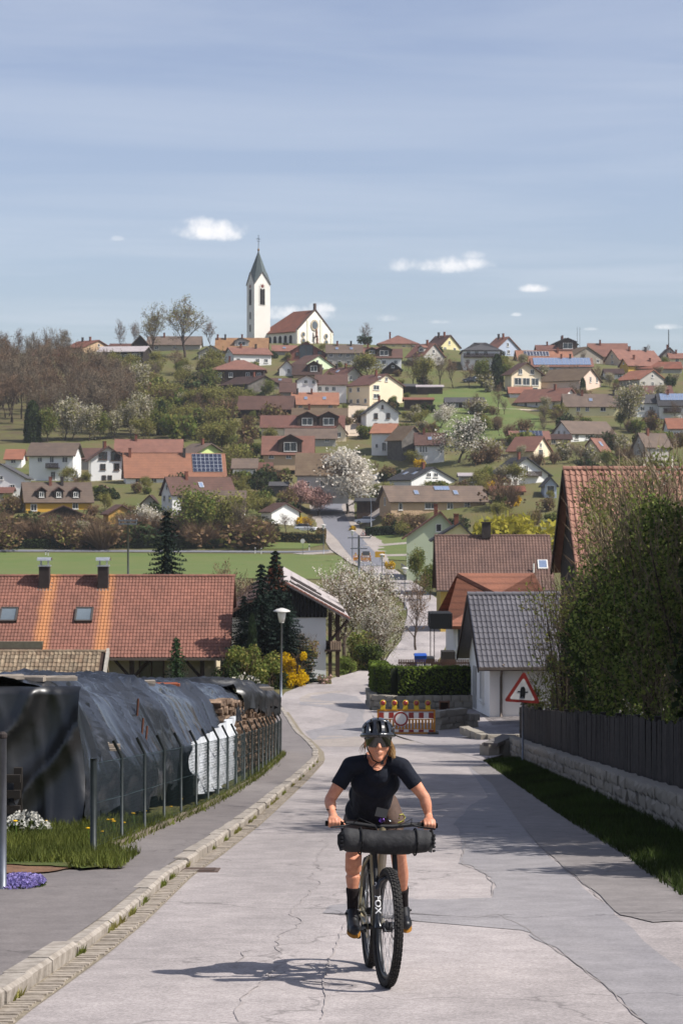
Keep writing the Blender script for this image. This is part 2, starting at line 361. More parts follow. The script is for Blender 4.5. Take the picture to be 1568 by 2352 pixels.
# the far village street: grey carriageway between paler edges
def fl2(y): return road_l(y)-np.interp(y, [340, 380, 440, 476], [.3, 2.0, 2.2, 2.0])
def fr2(y): return road_r(y)+np.interp(y, [340, 372, 385, 440, 476], [.3, 1.5, 4.5, 1.5, 3.0])
def fz(x, y): return -P(y)
tag(strip('road', list(np.arange(338.5, 477, 2.0)), fl2, fr2, M_PATCH2, .02), kind='structure')
strip('carriageway', list(np.arange(338.6, 477, 2.0)), lambda y: road_l(y)+.3, lambda y: road_r(y)-.2, M_FARROAD, .035)['kind'] = 'structure'
def poly_sheet(name, pts, m, zf, dz=.004, parent=None, kind='structure', step=1.0):
    """a polygon draped on the ground in small triangles"""
    bm = bmesh.new(); vs = [bm.verts.new((x, y, 0)) for x, y in pts]; bm.faces.new(vs)
    bmesh.ops.triangulate(bm, faces=bm.faces[:])
    for _ in range(6):
        es = [e for e in bm.edges if e.calc_length() > step]
        if not es: break
        bmesh.ops.subdivide_edges(bm, edges=es, cuts=1); bmesh.ops.triangulate(bm, faces=[f for f in bm.faces if len(f.verts) > 3])
    for v in bm.verts: v.co.z = zf(v.co.x, v.co.y)+dz
    for f in bm.faces:
        f.normal_update()
        if f.normal.z < 0: f.normal_flip()
    me = bpy.data.meshes.new(name); bm.to_mesh(me); bm.free(); me.materials.append(m); me.polygons.foreach_set('use_smooth', [True]*len(me.polygons))
    o = link(name, me, parent)
    if kind: o['kind'] = kind
    return o
# far street: bend to the right behind the pink trees
cl = [(-1.6, 474), (-.6, 479), (2, 483), (7, 486), (14, 489)]
b = MB(); vs = []
for i, (x, y) in enumerate(cl):
    dxy = Vector((cl[min(i+1, 4)][0]-cl[max(i-1, 0)][0], cl[min(i+1, 4)][1]-cl[max(i-1, 0)][1])).normalized(); nrm = Vector((-dxy.y, dxy.x))
    for s in (1, -1): q = Vector((x, y))+nrm*s*3.0; vs.append((q.x, q.y, gz(q.x, q.y)+.25))
b.add(vs, [(2*i, 2*i+1, 2*i+3, 2*i+2) for i in range(4)]); tag(b.build('road', M_FARROAD), kind='structure')
# field path to the left of the far junction and side roads
def ray_ground(x, y, lo=90, hi=760):
    dxr, dzr = (x-784)/FD, (1176-y)/FD; Y = np.arange(lo, hi, 1.0); g = ground(dxr*Y, Y); d = dzr*Y-g
    i = np.argmax(d < 0)
    return Vector((dxr*Y[i], Y[i], g[i])) if d[i] < 0 else Vector((dxr*hi, hi, dzr*hi))
def path(name, pts, width, m, dz=.05, kind='structure'):
    pts = [Vector(p) for p in pts]; fine = []
    for a, c in zip(pts, pts[1:]):
        k = max(2, int((c-a).length/2.5))
        for i in range(k): fine.append(a.lerp(c, i/k))
    fine.append(pts[-1]); vs = []; ww = 4
    for i, p in enumerate(fine):
        t = (fine[min(i+1, len(fine)-1)]-fine[max(i-1, 0)]); t.z = 0; t.normalize(); nrm = Vector((-t.y, t.x, 0))
        for s in range(ww+1):
            q = p+nrm*width*(s/ww-.5); vs.append((q.x, q.y, gz(q.x, q.y)+dz+.06*math.sin(math.pi*s/ww)))
    b = MB(); b.add(vs, [(i*(ww+1)+s, (i+1)*(ww+1)+s, (i+1)*(ww+1)+s+1, i*(ww+1)+s+1) for i in range(len(fine)-1) for s in range(ww)])
    o = b.build(name, m, smooth=True, fix=False)
    if kind: o['kind'] = kind
    return o
path('path', [(-75, 381, 0), (-40, 380, 0), (-15, 379, 0), (-2, 378, 0)], 2.6, M_FARROAD, .1)
path('path', [(-7, 374, 0), (-1, 377, 0), (4, 384, 0)], 6.5, M_PATCH2, .0)
path('path', [(4, 388, 0), (12, 392, 0), (22, 393, 0), (40, 396, 0)], 4.0, M_PATCH2, .12)
path('path', [(6, 366, 0), (12, 362, 0), (18, 350, 0)], 4.0, M_PATCH2, .12)
path('path', [(14, 440, 0), (5, 437, 0)], 5.0, M_PATCH2, .12)
path('path', [at(812, 1003, 533), at(806, 970, 560), at(818, 945, 583), at(835, 925, 600)], 6.0, M_GRAVEL, .12)
path('path', [at(1060, 935, 592), at(1120, 938, 588), at(1250, 945, 582)], 2.0, M_GRAVEL, .1)
# near junction: the side road on the right
poly_sheet('side_road', [(1.25, 103.6), (1.45, 98), (1.8, 91), (2.6, 81), (3.4, 72), (4.0, 63.5), (5.3, 69.2), (7.0, 72.5), (12, 74), (16, 75), (16, 84), (6.2, 84), (6.2, 103.6)],
           asphalt('side_asphalt', '9a9391', '8b8584', .14), side_z, .006)
# patches, seams and repairs in the carriageway
zr = lambda x, y: -P(y)
def rp(x, y):
    """spot on the street seen at sheet position x, y"""
    Y = np.arange(6, 150, .05); r = (y-1176)/FD; d = np.interp(Y, _yy, _ps)-r*Y
    i = int(np.argmax(d < 0)) if (d < 0).any() else -1; Yv = Y[i]; return ((x-784)/FD*Yv, Yv)
def jag(pts, amp=.05, n=6, seed=1):
    out = []
    for k, (a, c) in enumerate(zip(pts, pts[1:]+pts[:1])):
        for i in range(n):
            t = i/n; x = a[0]+(c[0]-a[0])*t; y = a[1]+(c[1]-a[1])*t
            if i: x += amp*(noise1(k*9.1+i*1.7, seed)-.5)*2; y += amp*(noise1(k*5.3+i*2.1, seed+9)-.5)*4
            out.append((x, y))
    return out
patches = [
    ([(1040,1895),(1052,1905),(1058,1935),(1066,1960),(1052,1985),(1075,1988),(1095,2000),(1120,2015),(1135,2030),(1130,2064),(1010,2068),(925,2066),(760,2082),(740,2100),(925,2098),(1100,2110),(1140,2104),(1200,2130),(1215,2150),
      (1290,2190),(1400,2280),(1480,2352),(1568,2420),(1700,2400),(1568,2230),(1420,2110),(1395,2080),(1330,2030),(1280,1985),(1240,1950),(1180,1870),(1130,1800),(1090,1760),(1075,1762),(1120,1830),(1080,1850)], M_PATCH),
    ([(375,2352),(520,2352),(545,2190),(600,2040),(660,1930),(690,1880),(640,1880),(560,1990),(470,2130)], None),
    ([(700,1715),(905,1716),(960,1704),(850,1692),(735,1690)], M_PATCH2),
    ([(775,1830),(915,1900),(905,1960),(800,1940)], None),
    ([(700,1680),(790,1662),(800,1640),(742,1625),(690,1620),(690,1605),(760,1592),(820,1600),(838,1620),(835,1655),(860,1690),(720,1700)], M_PATCH),
    ([(690,1616),(740,1619),(835,1617),(830,1613),(745,1612),(705,1606),(715,1597),(790,1590),(780,1587),(710,1592),(690,1602)], M_PATCH2),
]
for k, (pp, m) in enumerate(patches):
    if m is None: continue
    q = [rp(x, min(y, 2420)) for x, y in pp]
    poly_sheet('asphalt_patch', jag(q, .035 if k == 0 else .06, 4, k), m, zr, .004, None, 'structure', 2.0)
# milled strip with cross grooves at the right edge
def grooved():
    m = asphalt('milled_asphalt', '96908d', '87817f', .12); nd, lk = m.node_tree.nodes, m.node_tree.links; b = nd['Principled BSDF']
    g = N(nd, 'ShaderNodeNewGeometry'); wv = N(nd, 'ShaderNodeTexWave', bands_direction='Y'); wv.inputs['Scale'].default_value = 2.6; wv.inputs['Distortion'].default_value = .6; wv.inputs['Detail'].default_value = 2
    lk.new(g.outputs['Position'], wv.inputs['Vector'])
    mm = N(nd, 'ShaderNodeMix', data_type='RGBA', blend_type='MULTIPLY'); mm.inputs[0].default_value = .5
    src = b.inputs['Base Color'].links[0].from_socket; lk.new(src, mm.inputs[6]); lk.new(wv.outputs['Color'], mm.inputs[7]); lk.new(mm.outputs[2], b.inputs['Base Color'])
    bp = N(nd, 'ShaderNodeBump'); bp.inputs['Distance'].default_value = .02; lk.new(wv.outputs['Fac'], bp.inputs['Height']); lk.new(bp.outputs[0], b.inputs['Normal'])
    return m
q = [rp(x, y) for x, y in [(1080,1764),(1130,1802),(1180,1872),(1243,1950),(1285,1985),(1335,2030),(1392,2075),(1425,2105),(1500,2122),(1568,2118),(1640,2100),(1560,2050),(1485,1985),(1420,1950),(1330,1890),(1240,1825),(1160,1775),(1110,1755)]]
poly_sheet('milled_strip', jag(q, .03, 3, 5), grooved(), zr, .008, None, 'structure', 2.0)
# open seams: narrow dark tar lines
M_CRACK = mat('crack_dirt', '8d8784', .95, .2, 6, '7d7774')
M_CRACKL = mat('worn_seam', '9a9390', .95, .2, 6, '8b8481')
def seam(pts, wd, seed, m=M_CRACK, amp=1.0):
    q = [Vector(rp(x, y)) for x, y in pts]; fine = []
    for a, c in zip(q, q[1:]):
        k = max(3, int((c-a).length/.12))
        for i in range(k): fine.append(a.lerp(c, i/k))
    b = MB(); vs = []
    for i, p in enumerate(fine):
        t = (fine[min(i+1, len(fine)-1)]-fine[max(i-1, 0)]).normalized(); nr = Vector((-t.y, t.x))
        j = (noise1(i*.6, seed)-.5)*.08*amp+(noise1(i*.13, seed+4)-.5)*.16*amp; ww = wd*(.25+1.1*noise1(i*.9, seed+2))
        for s in (-.5, .5): r = p+nr*(j+s*ww); vs.append((r.x, r.y, -P(r.y)+.006))
    b.add(vs, [(2*i, 2*i+1, 2*i+3, 2*i+2) for i in range(len(fine)-1)])
    tag(b.build('pavement_crack', m), kind='structure')
seam([(742,2345),(745,2260),(762,2180),(800,2085),(820,2010)], .010, 1, M_CRACKL, .3)
seam([(560,2350),(592,2280),(640,2190),(690,2100),(720,2030),(745,1960),(765,1890)], .010, 2, M_CRACKL)
seam([(1052,1890),(1060,1935),(1066,1960),(1054,1985),(1095,2000),(1135,2030),(1128,2062)], .010, 3, M_CRACK, .4)
seam([(925,2098),(1100,2110),(1140,2104),(1200,2130),(1230,2160),(1300,2200),(1400,2280),(1480,2352)], .010, 4, M_CRACK, .4)
seam([(1130,1802),(1180,1872),(1243,1950),(1285,1985),(1335,2030),(1392,2075)], .010, 6, M_CRACK, .4)
seam([(520,2225),(560,2190),(600,2180)], .015, 7, M_CRACKL)
# left pavement: asphalt footway, kerb stones, sett gutter
def fence_x(Y): return float(np.interp(Y, [10, 20, 24.6, 26, 29, 34.5, 39.9, 48.6, 66, 75, 90, 105], [-3.3, -3.0, -2.72, -2.62, -2.45, -2.17, -2.0, -1.82, -1.75, -2.1, -3.1, -4.6]))
KW, KH = .16, .11
def walk_l(Y): return fence_x(Y)-(.0 if Y > 24.6 else (24.6-Y)*.9)
tag(strip('pavement', [1+.6*i for i in range(0, 184)], lambda y: min(walk_l(y), road_l(y)-1.0), lambda y: road_l(y)-KW+.05, M_WALK, KH-.02, 7), kind='structure')
M_KERB = mat('granite_kerb', 'a1998f', .85, .25, 9, '7a7268', bump=.006, bscale=60, objvar=.07)
M_SETT = mat('gutter_stone', 'a1978a', .9, .25, 14, '7a7166', bump=.004, bscale=90, objvar=.16, isl=.16)
kerb = tag(link('kerb', None, None, (0, 0, 0)), kind='structure')
y = 7.0; k = 0
while y < 104:
    L = rnd.uniform(.8, 1.05); y2 = y+L-.018; b = MB(); vs = []
    jl = rnd.uniform(-.012, .012); jh = rnd.uniform(-.008, .008); drop = .07*max(0, min(1, (24.2-y)/.4))*max(0, min(1, (y-15)/.4))
    for (yy) in (y, y2):
        x1 = road_l(yy)+jl; x0 = x1-KW; z = -P(yy); h = KH+jh-drop*.35
        vs += [(x0, yy, z-.1), (x1, yy, z-.1), (x1+.006, yy, z+h-.022), (x1-.022, yy, z+h), (x0, yy, z+h)]
    o = MB().add(vs, [(0, 1, 2, 3, 4), (9, 8, 7, 6, 5)]+[(i, i+5, (i+1) % 5+5, (i+1) % 5) for i in range(5)]).build('kerb_stone', M_KERB, kerb, fix=True)
    y += L; k += 1
gutter = tag(link('gutter', None, None, (0, 0, 0)), kind='structure')
gbase = strip('mortar_bed', [7+.6*i for i in range(160)], lambda y: road_l(y)-.01, lambda y: road_l(y)+.19, mat('gutter_mortar', '8c8270', .95, .3, 8), .006, 3, gutter)
y = 9.0; n = 0; rest = MB()
while y < 62:
    L = rnd.uniform(.085, .125); x0 = road_l(y)+rnd.uniform(.008, .02); x1 = road_l(y)+.19-rnd.uniform(0, .03); z = -P(y+L/2); h = .016+rnd.uniform(-.004, .004)
    y2 = y+L-.012; tilt = (P(y)-P(y2))
    vs = [(x0, y, z-.02-tilt/2), (x1, y, z-.02-tilt/2), (x1, y2, z-.02+tilt/2), (x0, y2, z-.02+tilt/2)]
    vs += [(a+(.006 if a == x0 else -.006), c+(.006 if c == y else -.006), d+.02+h) for a, c, d in vs]
    fs = [(4, 5, 6, 7), (0, 1, 5, 4), (1, 2, 6, 5), (2, 3, 7, 6), (3, 0, 4, 7)]
    if n < 300: MB().add(vs, fs).build('sett', M_SETT, gutter)
    else: rest.add(vs, fs)
    y += L; n += 1
rest.build('setts', M_SETT, gutter)['kind'] = 'stuff'
# cast-iron gully grate in the gutter
gx, gy = road_l(23.6)+.16, 23.6; g = thing('gully_grate', 'rusty iron drain grate set in the gutter beside the kerb', 'drain', (gx, gy, -P(gy)+.0))
g.rotation_euler = (-math.atan(.082), 0, 0)
M_RUST = mat('rusty_iron', '5a524e', .8, .3, 25, '6a5548', metal=.3)
b = MB()
for sx, sy, wx, wy in ((0, -.24, .44, .04), (0, .24, .44, .04), (-.2, 0, .04, .44), (.2, 0, .04, .44)): b.box((sx, sy, .0), (wx, wy, .02))
b.build('frame', M_RUST, g)
for i in range(7): MB().box((0, -.18+i*.06, .006), (.355, .03, .022)).build('grate_bar', M_RUST, g)
MB().box((0, 0, -.012), (.36, .44, .01)).build('sump', mat('sump_dark', '15120f', .95), g)

q = [ray_ground(x, y) for x, y in [(-140, 1018), (60, 1016), (200, 1012), (330, 1008), (470, 1000), (480, 930), (430, 880), (330, 905), (250, 900), (215, 850), (60, 845), (-140, 850)]]
poly_sheet('wood_floor', jag([(p.x, p.y) for p in q], 2.5, 5, 3), mat('leaf_litter', '4f4430', .97, .3, .25, '59582f', bump=.08, bscale=5), lambda x, y: gz(x, y), .12, None, 'structure', 9.0)

M_MEAD = mat('mown_meadow', '53642f', .95, .28, .18, '63683a', bump=.08, bscale=5, detail=5)
fl_ = [(-90, 288), (-60, 290), (-30, 292), (-8, 300)]+[(road_l(y)-1.2, y) for y in range(306, 372, 10)]+[(-8, 374), (-40, 377.5), (-90, 378)]
poly_sheet('field', fl_, M_MEAD, lambda x, y: gz(x, y), .08, None, 'structure', 6.0)
q = [ray_ground(x, y) for x, y in [(985, 905), (1060, 893), (1150, 890), (1175, 935), (1245, 962), (1230, 1000), (1130, 1012), (1010, 1000), (960, 960)]]
poly_sheet('field', [(p.x, p.y) for p in q], M_MEAD, lambda x, y: gz(x, y), .15, None, 'structure', 7.0)
q = [ray_ground(x, y) for x, y in [(590, 1262), (600, 1240), (740, 1238), (745, 1252), (700, 1262)]]
poly_sheet('field', [(p.x, p.y) for p in q], M_MEAD, lambda x, y: gz(x, y), .1, None, 'structure', 5.0)
q = [ray_ground(x, y) for x, y in [(840, 1255), (845, 1222), (920, 1210), (1010, 1225), (960, 1290), (880, 1285)]]
poly_sheet('field', [(p.x, p.y) for p in q], M_MEAD, lambda x, y: gz(x, y), .1, None, 'structure', 5.0)
# ------------------------------------------------------------------ village houses
WALLS = {'white': 'e3e2de', 'cream': 'e6d6b8', 'yellow': 'cfa850', 'mustard': 'c79a3c', 'grey': 'a9a59d', 'blue': 'aab4c4', 'green': 'cdd9b8', 'lime': 'c3d48a', 'tan': 'bfa383',
         'wood': '4a3a30', 'oldwood': '6b6660', 'darkwood': '30261f', 'brick': '8a5a50', 'beige': 'd8c3ac', 'stone': '8f887c', 'pink': 'd9bfae', 'pgreen': 'b9c2a6', 'pyellow': 'd9cfa0', 'ochre': 'b98f4a'}
ROOFS = {'orange': ('8f5e49', '764e3e'), 'brown': ('5e443b', '4a362f'), 'rust': ('7d4c3a', '5f3d31'), 'grey': ('4c4a4b', '3b3a3c'), 'dgrey': ('3a393b', '2c2b2d'), 'moss': ('6a5a47', '574637'), 'bright': ('94664f', '7d5746'),
         'red': ('6c493f', '563c35'), 'salmon': ('825b4d', '6b4b41'), 'metal': ('a9a0a0', '8d8585'), 'tan': ('8d6c4c', '73543c'), 'gbrown': ('6c5c50', '564a42'), 'dark': ('453029', '33241f')}
def wallm(c):
    if 'wood' in c: return mat('wall_'+c, WALLS[c], .9, .3, 1.2, bump=.01, stripes=(0, .32, .3), space='O')
    return mat('wall_'+c, WALLS[c], .92, .10, .35, tuple(x*.78 for x in srgb(WALLS[c])), bump=.004, bscale=12, objvar=.04)
def roofm(c): return mat('roof_'+c, ROOFS[c][0], .82, .22, .55, ROOFS[c][1], bump=.03, bscale=5, objvar=.1, stripes=(2, .34, .28), detail=8)
M_FRAME = mat('window_frame_white', 'dedcd6', .6, .05); M_FRAMEB = mat('window_frame_brown', '4d3526', .7, .1)
M_PANE = mat('window_glass', '20262b', .08, .1, 2, '343c42', spec=.7, objvar=.3)
M_CHIM = mat('chimney_dark', '3a3331', .85, .2, 3); M_CHIMR = mat('chimney_brick', '7b4a3a', .9, .25, 4)
M_ZINC = mat('zinc_sheet', 'b9bcc0', .35, .15, 3, metal=.6, spec=.5)
M_GUT = mat('gutter_metal', '6d625a', .5, .15, metal=.4)
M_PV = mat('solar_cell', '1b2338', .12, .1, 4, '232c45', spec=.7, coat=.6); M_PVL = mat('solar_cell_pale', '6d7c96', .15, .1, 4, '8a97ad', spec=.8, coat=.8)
M_DOOR = mat('door_brown', '5a4030', .7, .2); M_BALC = mat('balcony_wood', '3a2a22', .8, .2)
_wc = {}
def win_mesh(w_, h_, frame, split=True):
    k = (round(w_, 1), round(h_, 1), frame, split)
    if k not in _wc:
        a, c = k[0]/2, k[1]/2; t = .09; b = MB()
        for (x, z, wx, wz) in ((-a+t/2, 0, t, 2*c), (a-t/2, 0, t, 2*c), (0, c-t/2, 2*(a-t), t), (0, -c+t/2, 2*(a-t), t)): b.box((x, -.03, z), (wx, .1, wz))
        if split and k[0] > .8: b.box((0, -.025, 0), (.07, .09, 2*(c-t)))
        b.box((0, -.07, -c-.05), (2*a+.24, .2, .08))
        p = MB().box((0, 0, 0), (2*(a-t), .04, 2*(c-t)))
        _wc[k] = (b.mesh('window', M_FRAMEB if frame == 'b' else M_FRAME), p.mesh('pane', M_PANE))
    return _wc[k]
def window(parent, loc, rz, w_=1.1, h_=1.3, frame='w', name='window', split=True):
    f, p = win_mesh(w_, h_, frame, split); o = link(name, f, parent, loc, (0, 0, rz)); link('pane', p, o); return o
REG = {'2': (459.3, 516.7), '3': (993.9, 689.0), '1': (0, 516.7), '4': (0, 976.1), '5': (488.0, 976.1), 'b': (993.9, 1148.3), 'D': None}
def rg(reg, x=None, y=None):
    o = REG[reg]
    if o is None: return x if x is not None else y
    return o[0]+.3662*x if x is not None else o[1]+.3662*y
HOUSES = {}
def house(key, name, label, reg, gable=None, side=None, ye=0, yr=0, yb=0, th=0, Y=None, W=8.5, L=11.0, wall='white', roof='rust', hip=0, gw=None, sw=None, frame='w', chim=1,
          over=.55, wall2=None, sky=0, pv=None, cat='house', door=True, mono=False, chm=None, apex=.5, dormer=None, wsz=(1.05, 1.25), balc=None, ybx=None):
    yb_, ye_, yr_ = rg(reg, y=yb), rg(reg, y=ye), rg(reg, y=yr)
    Y = Y or hillY(yb_); s = Y/FD
    zc = lambda yy: (1176-yy)*s
    if gable and side:
        t = R(th)
        if side[0] < gable[0]: pc = rg(reg, x=gable[0]); gd = Vector((math.cos(t), math.sin(t), 0)); sd = Vector((-math.sin(t), math.cos(t), 0)); fl = 1
        else: pc = rg(reg, x=gable[1]); gd = Vector((-math.cos(t), math.sin(t), 0)); sd = Vector((math.sin(t), math.cos(t), 0)); fl = -1
        W = (rg(reg, x=gable[1])-rg(reg, x=gable[0]))*s/math.cos(t); L = (rg(reg, x=side[1])-rg(reg, x=side[0]))*s/math.sin(t)
    elif gable:
        pc = rg(reg, x=gable[0]); gd = Vector((1, 0, 0)); sd = Vector((0, 1, 0)); W = (rg(reg, x=gable[1])-pc)*s; fl = 1
        t = R(th); gd = Vector((math.cos(t), math.sin(t), 0)); sd = Vector((-math.sin(t), math.cos(t), 0)); W /= math.cos(t)
    else:
        pc = rg(reg, x=side[0]); t = R(th); L = (rg(reg, x=side[1])-pc)*s/math.cos(t); sd = Vector((math.cos(t), math.sin(t), 0)); gd = Vector((-math.sin(t), math.cos(t), 0)); fl = 1
    c0 = Vector(((pc-784)*s, Y, 0)); zb, ze, zr_ = zc(yb_), zc(ye_), zc(yr_)
    if zr_ < ze+.6: zr_ = ze+.6
    cen = c0+gd*W/2+sd*L/2; low = zb-2.0
    root = thing(name, label, cat, (cen.x, cen.y, zb))
    Q = lambda a, g, z: c0+sd*a+gd*g-Vector((cen.x, cen.y, 0))+Vector((0, 0, z-zb))
    # ---- walls: a pentagonal prism
    b = MB(); vs = []; ga = W*apex; hw = [(0, low), (W, low), (W, ze), (ga, zr_-.12), (0, ze)]
    if hip: hw[3] = (ga, ze+.02)
    for a in (0, L): vs += [Q(a, g, z) for g, z in hw]
    b.add(vs, [(0, 1, 2, 3, 4), (5, 9, 8, 7, 6)]+[(i, i+5, (i+1) % 5+5, (i+1) % 5) for i in (0, 1, 4)]+([(2, 7, 8, 3), (3, 8, 9, 4)])); b.build('wall', wallm(wall), root, fix=True)
    # ---- roof: slabs with overhang
    b = MB(); o = over; th_ = .2; hd = hip*W/2
    slL = (zr_-ze)/ga; slR = (zr_-ze)/(W-ga)
    if hip:
        e = [Q(-o, -o, ze-slL*o), Q(L+o, -o, ze-slL*o), Q(L+o, W+o, ze-slR*o), Q(-o, W+o, ze-slR*o)]; r0, r1 = Q(hd-o*(1-hip), ga, zr_), Q(L-hd+o*(1-hip), ga, zr_)
        if hip >= 1:
            for q in ((e[0], e[1], r1, r0), (e[2], e[3], r0, r1), (e[3], e[0], r0), (e[1], e[2], r1)): b.slab(q, th_)
        else:       # half hip
            k = 1-hip; m = lambda A, Bp: A.lerp(Bp, k)
            R0, R1 = Q(-o, ga, zr_), Q(L+o, ga, zr_)
            a0, a1, a2, a3 = m(e[0], R0), m(e[1], R1), m(e[2], R1), m(e[3], R0)
            for q in ((e[0], e[1], a1, r1, r0, a0), (e[2], e[3], a3, r0, r1, a2), (a3, a0, r0), (a1, a2, r1)): b.slab(q, th_)
    else:
        for (g0, sl) in ((-o, slL), (W+o, slR)):
            b.slab((Q(-o*.8, g0, ze-sl*o), Q(L+o*.8, g0, ze-sl*o), Q(L+o*.8, ga, zr_), Q(-o*.8, ga, zr_)), th_)
    rf = b.build('roof', roofm(roof), root, fix=True)
    rzs = math.atan2(sd.y, sd.x); rzg = math.atan2(gd.y, gd.x)
    if fl < 0: rzs_out = rzs; 
    H_ = ze-zb
    # which long wall faces the viewer: the g = 0 one; outward normal is -gd
    def place(face, u, z, w_, h_, nm='window', fr=None):
        if face == 's': p = Q(u, 0, z)-gd*.02; out = -gd
        else: p = Q(0, u, z)-sd*.02; out = -sd
        rz = math.atan2(out.y, out.x)+math.pi/2
        return window(root, p, rz, w_, h_, fr or frame, nm)
    ww, wh = wsz
    if sw is None and side is not None: sw = (max(1, min(3, round(H_/2.7))), max(1, min(6, round(L/3.4))))
    if gw is None and gable is not None: gw = (max(1, min(3, round(H_/2.7))), max(1, min(4, round(W/3.6))))
    def grid(face, spec, len_):
        rows, cols = spec
        if not rows or not cols: return
        for r in range(rows):
            zz = zb+H_*(r+.56)/rows
            hh = min(wh, H_/rows*.55)
            for c in range(cols):
                if rnd.random() < .1 and cols > 2: continue
                place(face, len_*(c+.5)/cols+rnd.uniform(-.2, .2), zz, min(ww, len_/cols*.6), hh)
    if isinstance(sw, tuple) and side is not None: grid('s', sw, L)
    if isinstance(gw, tuple) and gable is not None:
        grid('g', gw, W)
        if zr_-ze > 1.9 and not hip and 'barn' not in cat: place('g', ga+rnd.uniform(-.3, .3), ze+(zr_-ze)*.3, .8, min(1.1, (zr_-ze)*.35))
    for wl_ in (gw if isinstance(gw, list) else []): place('g', W*wl_[0], zb+(zr_-zb)*wl_[1], wl_[2], wl_[3])
    for wl_ in (sw if isinstance(sw, list) else []): place('s', L*wl_[0], zb+H_*wl_[1], wl_[2], wl_[3])
    # ---- chimneys, roof windows, panels
    sn = (zr_-ze)/math.hypot(zr_-ze, ga); cs = ga/math.hypot(zr_-ze, ga); slen = math.hypot(zr_-ze, ga)
    def on_roof(u, v, lift=0.0): return Q(L*u, ga*v, ze+(zr_-ze)*v+.03)+(Vector((0, 0, 1))*cs-gd*sn)*lift
    nrm_ = (Vector((0, 0, 1))*cs-gd*sn); upv = (gd*cs+Vector((0, 0, 1))*sn)
    RM = Matrix((sd, upv, nrm_)).transposed().to_4x4()
    for i in range(chim):
        u = (.3, .7, .5)[i] if chm is None else chm[i]; p = Q(L*u, ga*.86, zr_-.1); cb = MB(); cw = .52
        cb.box(p, (cw, cw, 2.0), rzs); cb.box(p+Vector((0, 0, 1.05)), (cw+.14, cw+.14, .1), rzs); cb.build('chimney', M_CHIM if i % 2 else M_CHIMR, rf)
    for i in range(sky):
        u = (i+.7)/(sky+.4); p = on_roof(u, .45, .06); q = MB(); q.box((0, 0, 0), (.9, 1.3, .12), M=RM); sk = q.build('roof_window', M_ZINC, root, p)
        MB().box((0, 0, .0), (.7, 1.1, .13), M=RM).build('pane', M_PVL, sk, nrm_*.004)
    if pv:
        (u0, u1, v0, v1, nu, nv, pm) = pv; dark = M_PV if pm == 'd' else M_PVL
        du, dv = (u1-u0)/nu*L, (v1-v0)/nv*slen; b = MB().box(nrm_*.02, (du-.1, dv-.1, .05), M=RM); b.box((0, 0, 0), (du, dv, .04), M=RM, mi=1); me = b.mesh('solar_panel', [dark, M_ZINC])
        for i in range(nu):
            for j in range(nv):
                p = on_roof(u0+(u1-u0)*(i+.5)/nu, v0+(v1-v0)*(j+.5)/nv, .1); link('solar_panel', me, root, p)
    if dormer:
        for (u, v, wd, hd_, rc) in dormer:
            p = Q(L*u, ga*v, ze+(zr_-ze)*v); d = MB(); depth = hd_/(zr_-ze)*ga*1.1+.3
            M3 = lambda a, g, z: p+sd*a+gd*g+Vector((0, 0, z))
            d.add([M3(-wd/2, -.1, -.4), M3(wd/2, -.1, -.4), M3(wd/2, -.1, hd_), M3(0, -.1, hd_*1.45), M3(-wd/2, -.1, hd_), M3(-wd/2, depth, -.4), M3(wd/2, depth, -.4), M3(wd/2, depth, hd_), M3(0, depth, hd_*1.45), M3(-wd/2, depth, hd_)],
                  [(0, 1, 2, 3, 4), (0, 5, 6, 1), (1, 6, 7, 2), (4, 9, 5, 0)])
            dm = d.build('dormer', wallm(rc[0]), root, fix=True)
            r_ = MB()
            for s_ in (-1, 1): r_.slab((M3(s_*(wd/2+.3), -.45, hd_-.12), M3(s_*(wd/2+.3), depth+1.2, hd_-.12), M3(0, depth+1.2, hd_*1.45+.1), M3(0, -.45, hd_*1.45+.1)), .12)
            r_.build('dormer_roof', roofm(rc[1]), dm, fix=True)
            f, pn = win_mesh(wd*.55, hd_*.75, 'w'); out = -gd; wo_ = link('window', f, root, p-gd*.13+Vector((0, 0, hd_*.42)), (0, 0, math.atan2(out.y, out.x)+math.pi/2)); link('pane', pn, wo_)
    if balc:
        for (face, u0, u1, zf, hh, dep, mm) in balc:
            ln = L if face == 's' else W; d1 = sd if face == 's' else gd; out = -gd if face == 's' else -sd
            a0, a1 = ln*u0, ln*u1; z = zb+(zr_-zb)*zf; pc_ = (Q((a0+a1)/2, 0, z) if face == 's' else Q(0, (a0+a1)/2, z))+out*dep/2
            rz = math.atan2(d1.y, d1.x); bb = MB(); bb.box(pc_, (a1-a0, dep, .15), rz); ba = bb.build('balcony', M_BALC, root)
            rail = MB(); rail.box(pc_+out*dep/2+Vector((0, 0, hh)), (a1-a0, .06, .1), rz); nb = max(4, int((a1-a0)/.22))
            for i in range(nb): rail.box(pc_+out*dep/2+d1*((i+.5)/nb-.5)*(a1-a0)+Vector((0, 0, hh/2)), (.16, .04, hh), rz)
            rail.build('railing', M_BALC if mm == 'b' else M_FRAME, ba)
    HOUSES[key] = (root, Q, dict(L=L, W=W, zb=zb, ze=ze, zr=zr_, gd=gd, sd=sd, Y=Y)); return root
